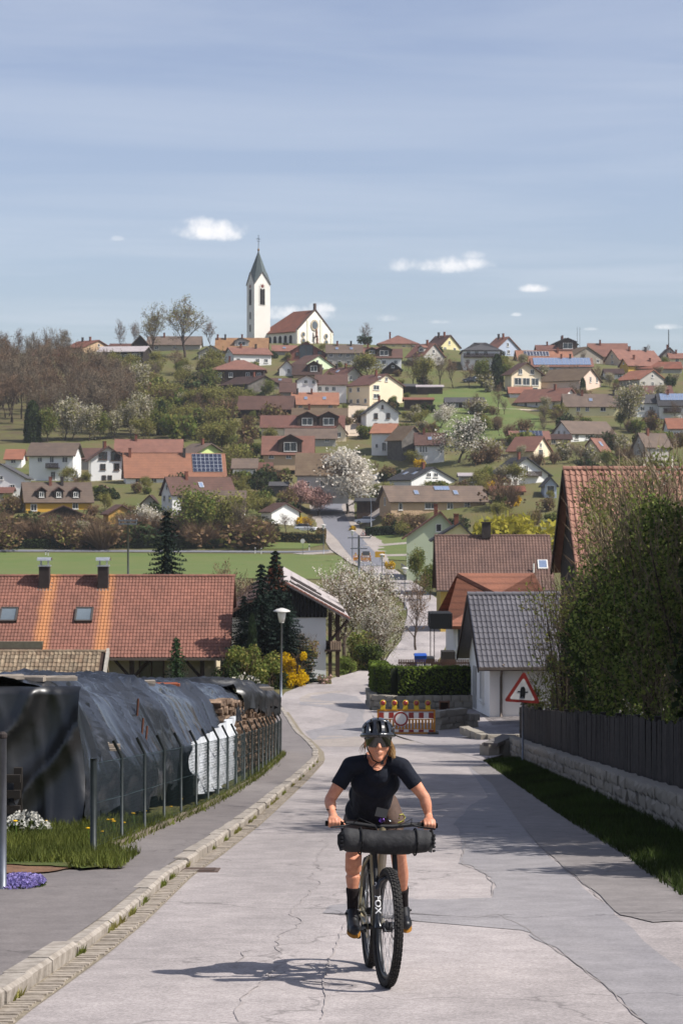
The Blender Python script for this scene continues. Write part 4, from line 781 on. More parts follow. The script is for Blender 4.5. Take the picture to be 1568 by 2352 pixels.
# ------------------------------------------------------------------ church
def church():
    Y = 702; s = Y/FD; r = lambda x=None, y=None: rg('2', x, y)
    X = lambda x: (rg('2', x=x)-784)*s
    Z = lambda y: (1176-rg('2', y=y))*s
    M_W = mat('church_render', 'e9e5db', .92, .08, .25, 'cfcabf'); M_RT = roofm('rust'); M_SP = mat('spire_slate', '55605f', .7, .25, .8, '454e50', stripes=(2, .5, .2))
    M_HOLE = mat('louvre_dark', '2a2826', .9, .1); M_STN = mat('church_stone', 'b9ad97', .9, .15, 1)
    base = Z(760)
    t = R(28); cx = X(336); gd = Vector((math.cos(t), math.sin(t), 0)); sd = Vector((-math.sin(t), math.cos(t), 0))
    Wt = (X(434)-X(336))/math.cos(t); cen = Vector((cx, Y+6, base-6))+gd*Wt/2+sd*Wt/2
    root = thing('church', 'white village church with slate spire tower and rust tiled nave', 'church', cen)
    zof = lambda z: z-cen.z
    C = lambda g, a, z: gd*(g-.5)*Wt+sd*(a-.5)*Wt+Vector((0, 0, zof(z)))
    ze, zg = Z(352), Z(282)
    b = MB(); sq = [(0, 0), (1, 0), (1, 1), (0, 1)]
    vs = [C(g, a, base-8) for g, a in sq]+[C(g, a, ze) for g, a in sq]+[C(.5, 0, zg), C(1, .5, zg), C(.5, 1, zg), C(0, .5, zg)]
    b.add(vs, [(0, 1, 5, 8, 4), (1, 2, 6, 9, 5), (2, 3, 7, 10, 6), (3, 0, 4, 11, 7)]); tw = b.build('tower', M_W, root, fix=True)
    # rhenish helm spire: gables feed a tall octagonal pyramid
    apex = Vector((0, 0, zof(Z(135)))); b = MB(); e = 1.05
    cor = [C(.5+(g-.5)*e, .5+(a-.5)*e, ze-.25) for g, a in sq]; gab = [C(.5, .5-.5*e, zg+.3), C(.5+.5*e, .5, zg+.3), C(.5, .5+.5*e, zg+.3), C(.5-.5*e, .5, zg+.3)]
    vc = []
    for i in range(4):     # concave helm: valley points pulled in
        m = (cor[i]).lerp(apex, .30); m = Vector((m.x*.86, m.y*.86, m.z)); vc.append(m)
    ring = []
    for i in range(4): ring.append(gab[i].lerp(apex, .10) if False else gab[i])
    V = [apex]+gab+cor
    for i in range(4):
        a, c, d = gab[i-1], cor[i], gab[i]
        b.add([apex, a, c, d], [(0, 1, 2), (0, 2, 3)])
    b.build('spire', M_SP, tw, fix=True)
    b = MB()
    for i in range(4):
        for q in (cor[i], cor[(i+1) % 4]): b.tube([q, gab[i]], .16, 4)
    b.build('gable_coping', mat('coping_grey', '6b6a68', .8), tw)
    b = MB(); top = Z(135); b.lathe([(.05, -.6), (.28, -.2), (.34, .1), (.28, .4), (.05, .7)], (0, 0, zof(top)), 10); b.build('finial_ball', mat('gilded_ball', '7a5a2a', .4, .1, metal=.6), tw, smooth=True)
    b = MB(); b.box((0, 0, zof(top)+2.6), (.16, .16, 4.4)); b.box((0, 0, zof(top)+3.6), (1.5, .14, .16), t); b.box((0, 0, zof(top)+2.9), (1.0, .14, .14), t); b.build('cross', mat('iron_cross', '34383a', .6, .1, metal=.5), tw)
    def arch(o, u, v, w_, h_, out, nm='louvre_window'):
        """arched opening: stone surround with a recessed dark louvre"""
        n = 8; rz = math.atan2(out.y, out.x)+math.pi/2; Mz = Matrix.Rotation(rz, 4, 'Z')
        prof = [(-w_/2, 0), (w_/2, 0)]+[(w_/2*math.cos(math.pi*i/n), h_-w_/2+w_/2*math.sin(math.pi*i/n)) for i in range(n+1)]
        q = MB(); k = len(prof); f1 = [Mz @ Vector((x*1.28, -.10, z*1.08-.15)) for x, z in prof]; f2 = [Mz @ Vector((x*1.28, .3, z*1.08-.15)) for x, z in prof]
        q.add(f1+f2, [tuple(range(k))]+[(i, i+k, (i+1) % k+k, (i+1) % k) for i in range(k)]); fo = q.build('window_surround', M_W, root, o, fix=True)
        q = MB(); q.add([Mz @ Vector((x, -.13, z)) for x, z in prof], [tuple(range(k))]); q.build(nm, M_HOLE, fo)
        q = MB()
        for i in range(6): q.box(Mz @ Vector((0, -.17, h_*(i+.5)/7)), (w_*.92, .06, .10), rz)
        q.build('louvre_slat', mat('louvre_wood', '4a4642', .8), fo)
    f = -sd; l = -gd
    for out, ax in ((f, gd), (l, sd)):
        o = out*Wt/2+Vector((0, 0, zof(Z(486)))); arch(o, 0, 0, 1.75 if out is f else 1.5, 5.6, out)
    for yz in (575, 655): arch(l*Wt/2+Vector((0, 0, zof(Z(yz)))), 0, 0, .8, 2.3, l)
    for out in (f, l):
        Mx = Matrix.Rotation(math.atan2(out.y, out.x)+math.pi/2, 4, 'Z') @ Matrix.Rotation(R(90), 4, 'X'); p = out*(Wt/2+.02)+Vector((0, 0, zof(Z(368))))
        c = MB().lathe([(1.0, 0), (1.0, .12), (.55, .12), (.55, .06)], (0, 0, 0), 20, M=Mx).build('clock_face', M_W, tw, p, fix=True)
        MB().lathe([(.52, .0), (.52, .16), (.1, .18)], (0, 0, 0), 14, M=Mx).build('rosette', mat('rosette_red', '7d4a40', .8), tw, p, fix=True)
        q = MB()
        for i in range(12):
            a = i*math.pi/6; q.box(Mx @ Vector((.82*math.cos(a), .82*math.sin(a), .13)), (.12, .12, .12))
        q.build('hour_mark', mat('mark_dark', '4a4644', .8), tw, p)
    # nave: gable towards the right front, long side on the left
    th = R(47); g2 = Vector((math.cos(th), math.sin(th), 0)); s2 = Vector((-math.sin(th), math.cos(th), 0))
    c0 = Vector((X(606), Y, 0)); Wn = (X(832)-X(606))/math.cos(th); Ln = (X(606)-X(388))/math.sin(th); en, rn, bn = Z(655), Z(528), Z(770)
    Q = lambda a, g, z: c0+s2*a+g2*g+Vector((0, 0, z))-cen
    b = MB(); vs = []
    for a in (0, Ln): vs += [Q(a, 0, bn-4), Q(a, Wn, bn-4), Q(a, Wn, en), Q(a-(7 if a else 0), Wn/2, rn-(.2 if a else 0)), Q(a, 0, en)]
    b.add(vs, [(0, 1, 2, 3, 4), (5, 9, 7, 6), (7, 9, 8), (0, 5, 6, 1), (1, 6, 7, 2), (4, 9, 5, 0), (2, 7, 8, 3), (3, 8, 9, 4)]); nv = b.build('nave', M_W, root, fix=True)
    b = MB(); o = .8; sl = (rn-en)/(Wn/2)
    for g0 in (-o, Wn+o): b.slab((Q(.3, g0, en-sl*o), Q(Ln+.6, g0, en-sl*o), Q(Ln+.6-6*(1), Wn/2, rn+.35), Q(.3, Wn/2, rn+.35)), .3)
    b.slab((Q(Ln+.6, -o, en-sl*o), Q(Ln+.6, Wn+o, en-sl*o), Q(Ln-5.4, Wn/2, rn+.35)), .3)
    b.build('roof', M_RT, nv, fix=True)
    # stepped parapet line of the gable, pilasters, round windows
    b = MB()
    for g0 in (0, Wn):
        b.slab((Q(-.25, g0, en+.1), Q(.5, g0, en+.1), Q(.5, Wn/2, rn+.75), Q(-.25, Wn/2, rn+.75)), .35)
    b.box(Q(.1, Wn/2, rn+1.3), (.7, .7, 2.2), th); b.build('gable_coping', mat('coping_brown', '5d4c44', .85, .2), nv, fix=True)
    for u in (.04, .30, .66, .96):
        zt = en+(min(u, 1-u)*2)*(rn-en)-.6; MB().box(Q(-.08, Wn*u, (bn-4+zt)/2), (1.0, .22, zt-bn+4), th).build('pilaster', M_STN if False else mat('pilaster_render', 'ded8c4', .9, .08), nv)
    Mg = Matrix.Rotation(math.atan2(-s2.y, -s2.x)+math.pi/2, 4, 'Z') @ Matrix.Rotation(R(90), 4, 'X')
    for (u, yz, rr) in ((.48, 618, 1.5), (.17, 682, .75), (.80, 682, .75), (.17, 722, .8), (.80, 722, .8)):
        p = Q(-.06, Wn*u, Z(yz)); wv = MB().lathe([(rr*1.18, 0), (rr*1.18, .2), (rr*.8, .2)], (0, 0, 0), 20, M=Mg).build('round_window', M_STN, root, p, fix=True)
        MB().lathe([(rr*.82, .05), (rr*.82, .24), (.02, .24)], (0, 0, 0), 18, M=Mg).build('pane', mat('church_glass', '4a5258', .2, .15, 1, '6a7278'), wv, fix=True)
    for (u, yz, hh) in ((.48, 690, 2.6), (.5, 735, 1.6)):      # statue on a console and a crucifix, each throwing a long shadow
        p = Q(-1.0, Wn*u, Z(yz)); q = MB(); q.lathe([(.5, 0), (.6, .2), (.35, .4), (.45, 1.2), (.3, 1.9), (.32, 2.2), (.05, 2.6)], p, 8); q.box(p+Vector((0, 0, -.2))+s2*.5, (.9, 1.2, .3), th); q.build('facade_statue', mat('statue_stone', '8d6f60', .9, .2), nv, smooth=True)
    out = -g2
    for i in range(5): arch(Q(Ln*(.17+.155*i)*1.0-.0, -.02, Z(752)), 0, 0, 1.3, 3.2, out, 'nave_window')
church()
# ------------------------------------------------------------------ tiled roofs built tile by tile
def tile_mesh(name, tu, tv, m, hump=.045, flat=False):
    x = [0, .12, .3, .48, .62, 1.0] ; z = [.008, hump*.8, hump, hump*.55, .012, .008]
    if flat: z = [.012, hump*.5, hump*.5, hump*.5, .012, .0]
    b = MB(); vs = []
    for (yy, lift) in ((0, .028), (tv*1.06, .0)): vs += [(tu*(a-.5)*1.02, yy, c+lift) for a, c in zip(x, z)]
    vs += [(tu*(a-.5)*1.02, 0, c+.028-.02) for a, c in zip(x, z)]; k = len(x)
    b.add(vs, [(i, i+1, k+i+1, k+i) for i in range(k-1)]+[(2*k+i, 2*k+i+1, i+1, i) for i in range(k-1)])
    return b.mesh(name, m)
def tiled(parent, O, U, V, nu, nv, tu, tv, m, hump=.045, skip=None, maxn=300, wob=.004, score=None, flat=False):
    """lay tiles from the eave corner O; the ones that show largest are single objects, the rest one part"""
    U = Vector(U).normalized(); V = Vector(V).normalized(); Nn = U.cross(V).normalized()
    if Nn.z < 0: Nn = -Nn
    me = tile_mesh('roof_tile', tu, tv, m, hump, flat); me0 = np.array([v.co[:] for v in me.vertices]); fs = [tuple(p.vertices) for p in me.polygons]
    cells = [(i, j) for j in range(nv) for i in range(nu) if not (skip and skip(i, j))]
    cells.sort(key=score or (lambda c: (c[1], -c[0])))
    rest = MB()
    for n, (i, j) in enumerate(cells):
        p = Vector(O)+U*(tu*(i+.5)+rnd.uniform(-1, 1)*wob)+V*(tv*j+rnd.uniform(-1, 1)*wob*1.5)+Nn*rnd.uniform(0, wob)
        a = rnd.uniform(-1, 1)*wob*2; Ux = (U*math.cos(a)+V*math.sin(a)); Vx = Nn.cross(Ux)
        Mm = Matrix((Ux, Vx, Nn)).transposed()
        if n < maxn:
            o = link('roof_tile', me, parent); o.matrix_local = Matrix.Translation(p) @ Mm.to_4x4()
        else:
            w_ = me0 @ np.array(Mm).T+np.array(p); rest.add(w_.tolist(), fs)
    if rest.v: rest.build('roof_tiles', m, parent)['kind'] = 'stuff'
def ridge_caps(parent, A, B, m, r=.12, ln=.36):
    A, B = Vector(A), Vector(B); d = (B-A); n = max(2, int(d.length/ln)); t = d.normalized(); side = t.cross(Vector((0, 0, 1))).normalized(); up = side.cross(t)
    b = MB(); k = 7; vs = []
    for (yy, rr) in ((0, r*1.08), (ln*1.1, r*.95)):
        for i in range(k): a = math.pi*i/(k-1); vs.append(side*(rr*math.cos(a))+up*(rr*math.sin(a))+t*yy)
    b.add(vs, [(i, i+1, k+i+1, k+i) for i in range(k-1)]+[tuple(range(k))]); me = b.mesh('ridge_tile', m, fix=False)
    for i in range(n): link('ridge_tile', me, parent, A+d*(i/n))
def tile_mat(name, c1, c2, c3=None, bands=None, var=.16, scale=.5, moss=None, spec=.3, rough=.75):
    m = mat(name, c1, rough, .22, scale, c2, isl=var, bump=.004, bscale=40, detail=4, spec=spec); nd, lk = m.node_tree.nodes, m.node_tree.links; b = nd['Principled BSDF']
    if bands:      # clean streaks washed by run-off below the chimneys
        src = b.inputs['Base Color'].links[0].from_socket; g = N(nd, 'ShaderNodeNewGeometry'); sp = N(nd, 'ShaderNodeSeparateXYZ'); lk.new(g.outputs['Position'], sp.inputs[0])
        nz = N(nd, 'ShaderNodeTexNoise'); nz.inputs['Scale'].default_value = .9; nz.inputs['Detail'].default_value = 4; lk.new(g.outputs['Position'], nz.inputs['Vector'])
        prev = src
        for (xc, hw, amt) in bands:
            a = N(nd, 'ShaderNodeMath', operation='SUBTRACT'); lk.new(sp.outputs[0], a.inputs[0]); a.inputs[1].default_value = xc
            a2 = N(nd, 'ShaderNodeMath', operation='ABSOLUTE'); lk.new(a.outputs[0], a2.inputs[0])
            ad = N(nd, 'ShaderNodeMath', operation='MULTIPLY_ADD'); lk.new(nz.outputs['Fac'], ad.inputs[0]); ad.inputs[1].default_value = hw*1.2; lk.new(a2.outputs[0], ad.inputs[2])
            r = N(nd, 'ShaderNodeMapRange', interpolation_type='SMOOTHSTEP'); r.inputs[1].default_value = hw*.7; r.inputs[2].default_value = hw*1.9; r.inputs[3].default_value = amt; r.inputs[4].default_value = 0; lk.new(ad.outputs[0], r.inputs[0])
            mx = N(nd, 'ShaderNodeMix', data_type='RGBA'); lk.new(r.outputs[0], mx.inputs[0]); lk.new(prev, mx.inputs[6]); mx.inputs[7].default_value = (*srgb(c3), 1); prev = mx.outputs[2]
        lk.new(prev, b.inputs['Base Color'])
    return m
M_TIMBER = mat('dark_timber', '3a2a22', .85, .25, 3, bump=.004)
# ---- A: the long orange roof on the left
def orange_house():
    ER, RR = at(528, 1511, 131), at(520, 1324, 137); slope = Vector((0, RR.y-ER.y, RR.z-ER.z)); U = Vector((1, 0, 0)); V = slope.normalized(); sl = slope.length
    tu, tv = .2, sl/24; nu = 88; Lr = nu*tu; O = Vector((ER.x-Lr, ER.y, ER.z)); gb = gz(ER.x-5, 134)
    root = thing('farmhouse', 'long house with orange tile roof and two metal capped chimneys behind the woodpile', 'house', (ER.x-Lr/2, 134, gb)); o = Vector(root.location); q = lambda p: Vector(p)-o
    c1 = at(106, 1311, 137).x; c2 = at(240, 1311, 137).x
    mt = tile_mat('orange_tile', '83584a', '6a493e', 'a8734c', [(c1+.35, .55, .95), (c2+.3, .5, .9)], .13, .35)
    xcut = at(98, 1478, 131).x; jcut = 4
    sk = [at(20, 1424, 134), at(193, 1421, 134)]
    def skip(i, j):
        x = O.x+tu*(i+.5)
        if x < xcut and j < jcut: return True
        return False
    MB().slab([q(O+V*.02), q(O+U*Lr), q(O+U*Lr+V*sl), q(O+V*sl)], .1).build('roof_deck', M_TIMBER, root, (0, 0, -.03))
    b = MB(); bk = Vector((0, -V.y, V.z)); b.slab([q(O+V*sl), q(O+V*sl+U*Lr), q(O+V*sl+U*Lr-bk*sl), q(O+V*sl-bk*sl)], .1); b.build('rear_roof', mt, root)
    tiled(root, q(O), U, V, nu, 24, tu, tv, mt, .04, skip, 300, .004, score=lambda c: (abs(c[0]-70)*.5+c[1]*2))
    ridge_caps(root, q(O+V*sl), q(O+V*sl+U*Lr), mt, .13, .4)
    MB().box(q(O+U*Lr/2+Vector((0, -.1, -.08))), (Lr, .14, .14)).build('gutter', M_GUT, root)
    # wall set back under a porch on timber posts
    wz = ER.z+.9; b = MB(); wy = 133.0; b.box(q(Vector((ER.x-Lr/2-.5, wy+3, (wz+gb-1)/2))), (Lr-1, 6, wz-gb+1)); b.build('wall', mat('wall_sand', 'c9bba0', .92, .12, .5), root)
    for px in (132, 302, 464): MB().box(q(Vector((at(px, 1540, 131.4).x, 131.6, (ER.z+gb)/2))), (.26, .26, ER.z-gb)).build('post', M_TIMBER, root)
    for px, s in ((302, -1), (302, 1), (464, -1)):
        x = at(px, 1540, 131.4).x; MB().tube([q((x, 131.6, ER.z-1.3)), q((x+s*1.05, 131.6, ER.z-.12))], .09, 4).build('brace', M_TIMBER, root)
    window(root, q(Vector((at(348, 1560, 132.9).x, 132.96, ER.z-1.0))), 0, 1.5, 1.5, 'b')
    MB().box(q(Vector((at(380, 1560, 132.9).x+.4, 132.95, ER.z-.7))), (.5, .08, 2.2)).build('pilaster', mat('wall_pale', 'ddd2bc', .9), root)
    # chimneys with metal caps on stilts
    for x in (c1, c2):
        cz = RR.z; p = q(Vector((x, 136.3, cz))); p = p-Vector((0, 0, .22)); ch = MB().box(p+Vector((0, 0, .1)), (.62, .62, 1.6)).build('chimney', M_CHIM, root); cp_ = MB()
        for sx in (-.22, .22):
            for sy in (-.22, .22): cp_.box(p+Vector((sx, sy, 1.05)), (.05, .05, .35))
        cp_.box(p+Vector((0, 0, .88)), (.74, .74, .08)); cp_.build('cap_stand', M_ZINC, ch)
        c = MB(); n = 8; vs = []
        for s in (-.42, .42):
            for i in range(n+1): a = math.pi*i/n; vs.append(p+Vector((s, .4*math.cos(a), 1.2+.2*math.sin(a))))
        c.add(vs, [(i, i+1, n+2+i, n+1+i) for i in range(n)]); c.build('cap', M_ZINC, ch)
        MB().box(p+Vector((0, -.1, -.42)), (.9, .9, .1), M=Matrix.Rotation(math.atan2(slope.z, slope.y), 4, 'X')).build('flashing', mat('lead_flashing', '6b6360', .6, .1), ch)
    for s in sk:
        up = (s.y-ER.y); RM = Matrix((U, V, U.cross(V))).transposed().to_4x4(); v = (s.y-ER.y)/slope.y*sl; p = O+V*v; p.x = s.x; nn = U.cross(V)
        if nn.z < 0: nn = -nn
        b = MB()
        for (a, c, wx, wy) in ((-.48, 0, .1, 1.3), (.48, 0, .1, 1.3), (0, .6, 1.06, .1), (0, -.6, 1.06, .1)): b.box(RM @ Vector((a, c, 0)), (wx, wy, .16), M=RM)
        f = b.build('roof_window', mat('skylight_frame', '55504c', .5, .1, metal=.3), root, q(p)+nn*.12); MB().box((0, 0, 0), (.88, 1.12, .06), M=RM).build('pane', mat('skylight_glass', '5d666c', .06, .1, 1, '78838a', spec=.9), f)
    # solid wedge filling the recess left of the porch
    MB().box(q(Vector((xcut-4.6, 134, (wz+gb)/2))), (9, 4.6, wz-gb)).build('annex_wall', mat('wall_drab', '6b6657', .92, .15), root)
orange_house()
# ---- B: mossy old shed roof behind the tarpaulins
def old_shed():
    Y0 = 110; A = at(-40, 1570, Y0-2.2); B_ = at(232, 1570, Y0-2.2); C = at(243, 1497, Y0); O = Vector((at(-60, 1570, Y0-2.2).x, Y0-2.2, A.z)); V = Vector((0, 2.2, C.z-A.z)); sl = V.length; V.normalize(); U = Vector((1, 0, 0))
    Lr = C.x-O.x-.02; gb = gz(C.x-3, Y0); root = thing('shed', 'old shed with mossy grey tiles behind the black tarpaulins', 'shed', ((O.x+C.x)/2, Y0, gb)); o = Vector(root.location); q = lambda p: Vector(p)-o
    m = tile_mat('moss_tile', '857763', '5a4636', None, None, .32, 2.2); tu, tv = .21, sl/8
    MB().slab([q(O), q(O+U*Lr), q(O+U*Lr+V*sl), q(O+V*sl)], .08).build('roof_deck', M_TIMBER, root, (0, 0, -.02))
    bk = Vector((0, -V.y, V.z)); MB().slab([q(O+V*sl), q(O+V*sl+U*Lr), q(O+V*sl+U*Lr-bk*sl), q(O+V*sl-bk*sl)], .08).build('rear_roof', m, root)
    tiled(root, q(O), U, V, int(Lr/tu), 8, tu, tv, m, .05, None, 300, .012)
    ridge_caps(root, q(O+V*sl), q(O+V*sl+U*Lr), m, .1, .36)
    wv = mat('bargeboard_grey', 'a09a90', .85, .2, 4); E = O+U*(Lr+.05)
    MB().slab([q(E-V*.1), q(E+U*.14-V*.1), q(E+U*.14+V*(sl+.05)), q(E+V*(sl+.05))], .3).build('bargeboard', wv, root, (0, 0, .14))
    MB().box(q(Vector((O.x+Lr/2, Y0, (O.z+gb)/2))), (Lr-.3, 3.4, O.z-gb+.2)).build('wall', wallm('darkwood'), root)
old_shed()
# ---- C: grey garage on the right, D: brown roof, E: tall orange roof, F: small orange roofs
def roofed(key, name, label, cat, fl, yaw, L, W, ze, zr_, wall, tm, tu, rows, over=.5, hump=.05, base=None, gabm=None, maxn=300, score=None, slabm=None, sideover=.45, fronto=None):
    """gabled building: fl = front-left wall corner (X, Y), eaves towards the viewer, front slope tiled one by one"""
    t = R(yaw); U = Vector((math.cos(t), math.sin(t), 0)); D = Vector((-math.sin(t), math.cos(t), 0)); c0 = Vector((fl[0], fl[1], 0)); base = base if base is not None else gz(*fl)
    cen = c0+U*L/2+D*W/2; cen.z = base; root = thing(name, label, cat, cen); q = lambda u, d, z: c0+U*u+D*d+Vector((0, 0, z))-cen
    b = MB(); vs = []
    for u in (0, L): vs += [q(u, 0, base-1.2), q(u, W, base-1.2), q(u, W, ze), q(u, W/2, zr_-.15), q(u, 0, ze)]
    b.add(vs, [(0, 1, 2, 3, 4), (5, 9, 8, 7, 6), (0, 5, 6, 1), (1, 6, 7, 2), (4, 9, 5, 0)]); b.build('wall', wall, root, fix=True)
    sn = (zr_-ze)/(W/2); o = over; O = q(-sideover, -o, ze-sn*o); RL = q(-sideover, W/2, zr_); V = (RL-O); sl = V.length; Lr = L+2*sideover
    for (d0, zz) in ((-o, ze-sn*o), (W+o, ze-sn*o)): 
        MB().slab((q(-sideover, d0, zz), q(L+sideover, d0, zz), q(L+sideover, W/2, zr_), q(-sideover, W/2, zr_)), .12).build('roof_deck' if d0 < 0 else 'rear_roof', M_TIMBER if d0 < 0 else tm, root, (0, 0, -.03), fix=True)
    nu = int(Lr/tu); tiled(root, O, U, V, nu, rows, Lr/nu, sl/rows, tm, hump, None, maxn, .003, score)
    ridge_caps(root, RL, RL+U*Lr, tm, .13, .38)
    for u in (-sideover, L+sideover):
        b = MB()
        for (d0, d1) in ((-o, W/2), (W+o, W/2)): b.slab((q(u-.03, d0, ze-sn*o-.02), q(u+.03, d0, ze-sn*o-.02), q(u+.03, d1, zr_-.02), q(u-.03, d1, zr_-.02)), .22)
        b.build('bargeboard', slabm or M_TIMBER, root, fix=True)
    g = MB(); g.box(q(L/2, -o-.06, ze-sn*o-.02), (Lr, .13, .12), t); g.build('gutter', M_GUT, root)
    return root, q
M_GTILE = tile_mat('grey_tile', '615f63', '4c4a4e', None, None, .08, .8, spec=.5, rough=.42)
gar, gq = roofed('garage', 'garage', 'white garage with shiny dark grey roof tiles behind the warning sign', 'garage', (6.43, 97.6), 3.5, 4.6, 7.4, -6.35, -3.72, mat('wall_garage', 'e8e5e0', .92, .08, .4, 'd0cbc4'), M_GTILE, .205, 13, .55, .05, -9.05, score=lambda c: (-c[1], c[0]), sideover=.55)
gar_t = R(3.5)
MB().tube([gq(.55, -.5, -6.6), gq(.5, -.1, -6.95), gq(.48, -.06, -7.2), gq(.48, -.06, -9.0)], .055, 8).build('downpipe', M_GUT, gar, smooth=True)
window(gar, gq(-.02, 2.4, -7.6), math.atan2(-math.cos(gar_t), 0)*0+gar_t-math.pi/2, .9, 1.6)
MB().box(gq(-.03, 5.2, -8.0), (.06, 1.0, 1.9), gar_t).build('door', mat('door_grey', 'a8a6a2', .7), gar)
M_BTILE = tile_mat('brown_tile', '6b5248', '54403a', None, None, .1, .6)
brh, bq = roofed('brown', 'house', 'yellow house with grid of brown tiles beyond the garage', 'house', (at(1012, 1340, 203.6).x, 204), 0, 9.9, 8.6, -6.5, -2.2, mat('wall_maize', 'c7a85a', .92, .1, .5), M_BTILE, .28, 20, .6, .05, -10.6, sideover=.4)
b = MB().box(bq(4.4, 4.1, -1.7), (.8, .6, 1.4)).box(bq(4.4, 4.1, -.95), (1.0, .8, .1)); b.build('chimney', M_CHIM, brh)
MB().tube([bq(8.5, 1.0, -5.6), bq(8.5, 1.0, -4.7)], .09, 6).build('vent_pipe', M_FRAME, brh)
bs = math.atan2(4.3, 4.3); RMb = Matrix.Rotation(bs, 4, 'X'); f = MB().box((0, 0, 0), (.9, 1.1, .14), M=RMb).build('roof_window', M_FRAME, brh, bq(9.4, 1.6, -4.8)); MB().box((0, 0, .02), (.7, .9, .14), M=RMb).build('pane', M_PVL, f)
M_OTILE = tile_mat('terracotta_tile', '977060', '785445', None, None, .16, 1.0)
big, eq = roofed('big', 'house', 'tall dark gabled house with big terracotta tiles behind the right-hand shrubs', 'house', (9.05, 84.0), 0, 9.0, 9.0, -2.0, 1.68, wallm('darkwood'), M_OTILE, .225, 16, .5, .055, -7.6, score=lambda c: (c[0]*1.0-c[1]*1.6), sideover=.35)
house('orangeback', 'house', 'white house with small orange hipped roof directly behind the grey garage', 'D', side=(1042, 1262), ye=1424, yr=1322, yb=1500, Y=122, W=9.5, hip=1, wall='white', roof='orange', chim=0, sw=[(.08, .5, .6, 1.4)], over=.6)
# dark canopy on thin posts and entrance to the left of it
can = thing('entrance_canopy', 'black flat canopy on thin posts left of the garage', 'canopy', (at(1010, 1520, 118).x, 118, gz(5.2, 118)))
w0 = Vector(can.location); MB().box(Vector((0, 0, at(0, 1424, 118).z-w0.z)), (1.15, 3.0, .8)).build('fascia', mat('black_sheet', '121316', .95, .1), can)
for sx in (-.55, -.35): MB().tube([(sx, -1.3, 0), (sx, -1.3, at(0, 1440, 118).z-w0.z)], .025, 6).build('post', M_CHIM, can)
MB().box((.45, .6, 1.1), (.7, 1.6, 2.4)).build('entrance', mat('dark_entrance', '26221f', .8), can)

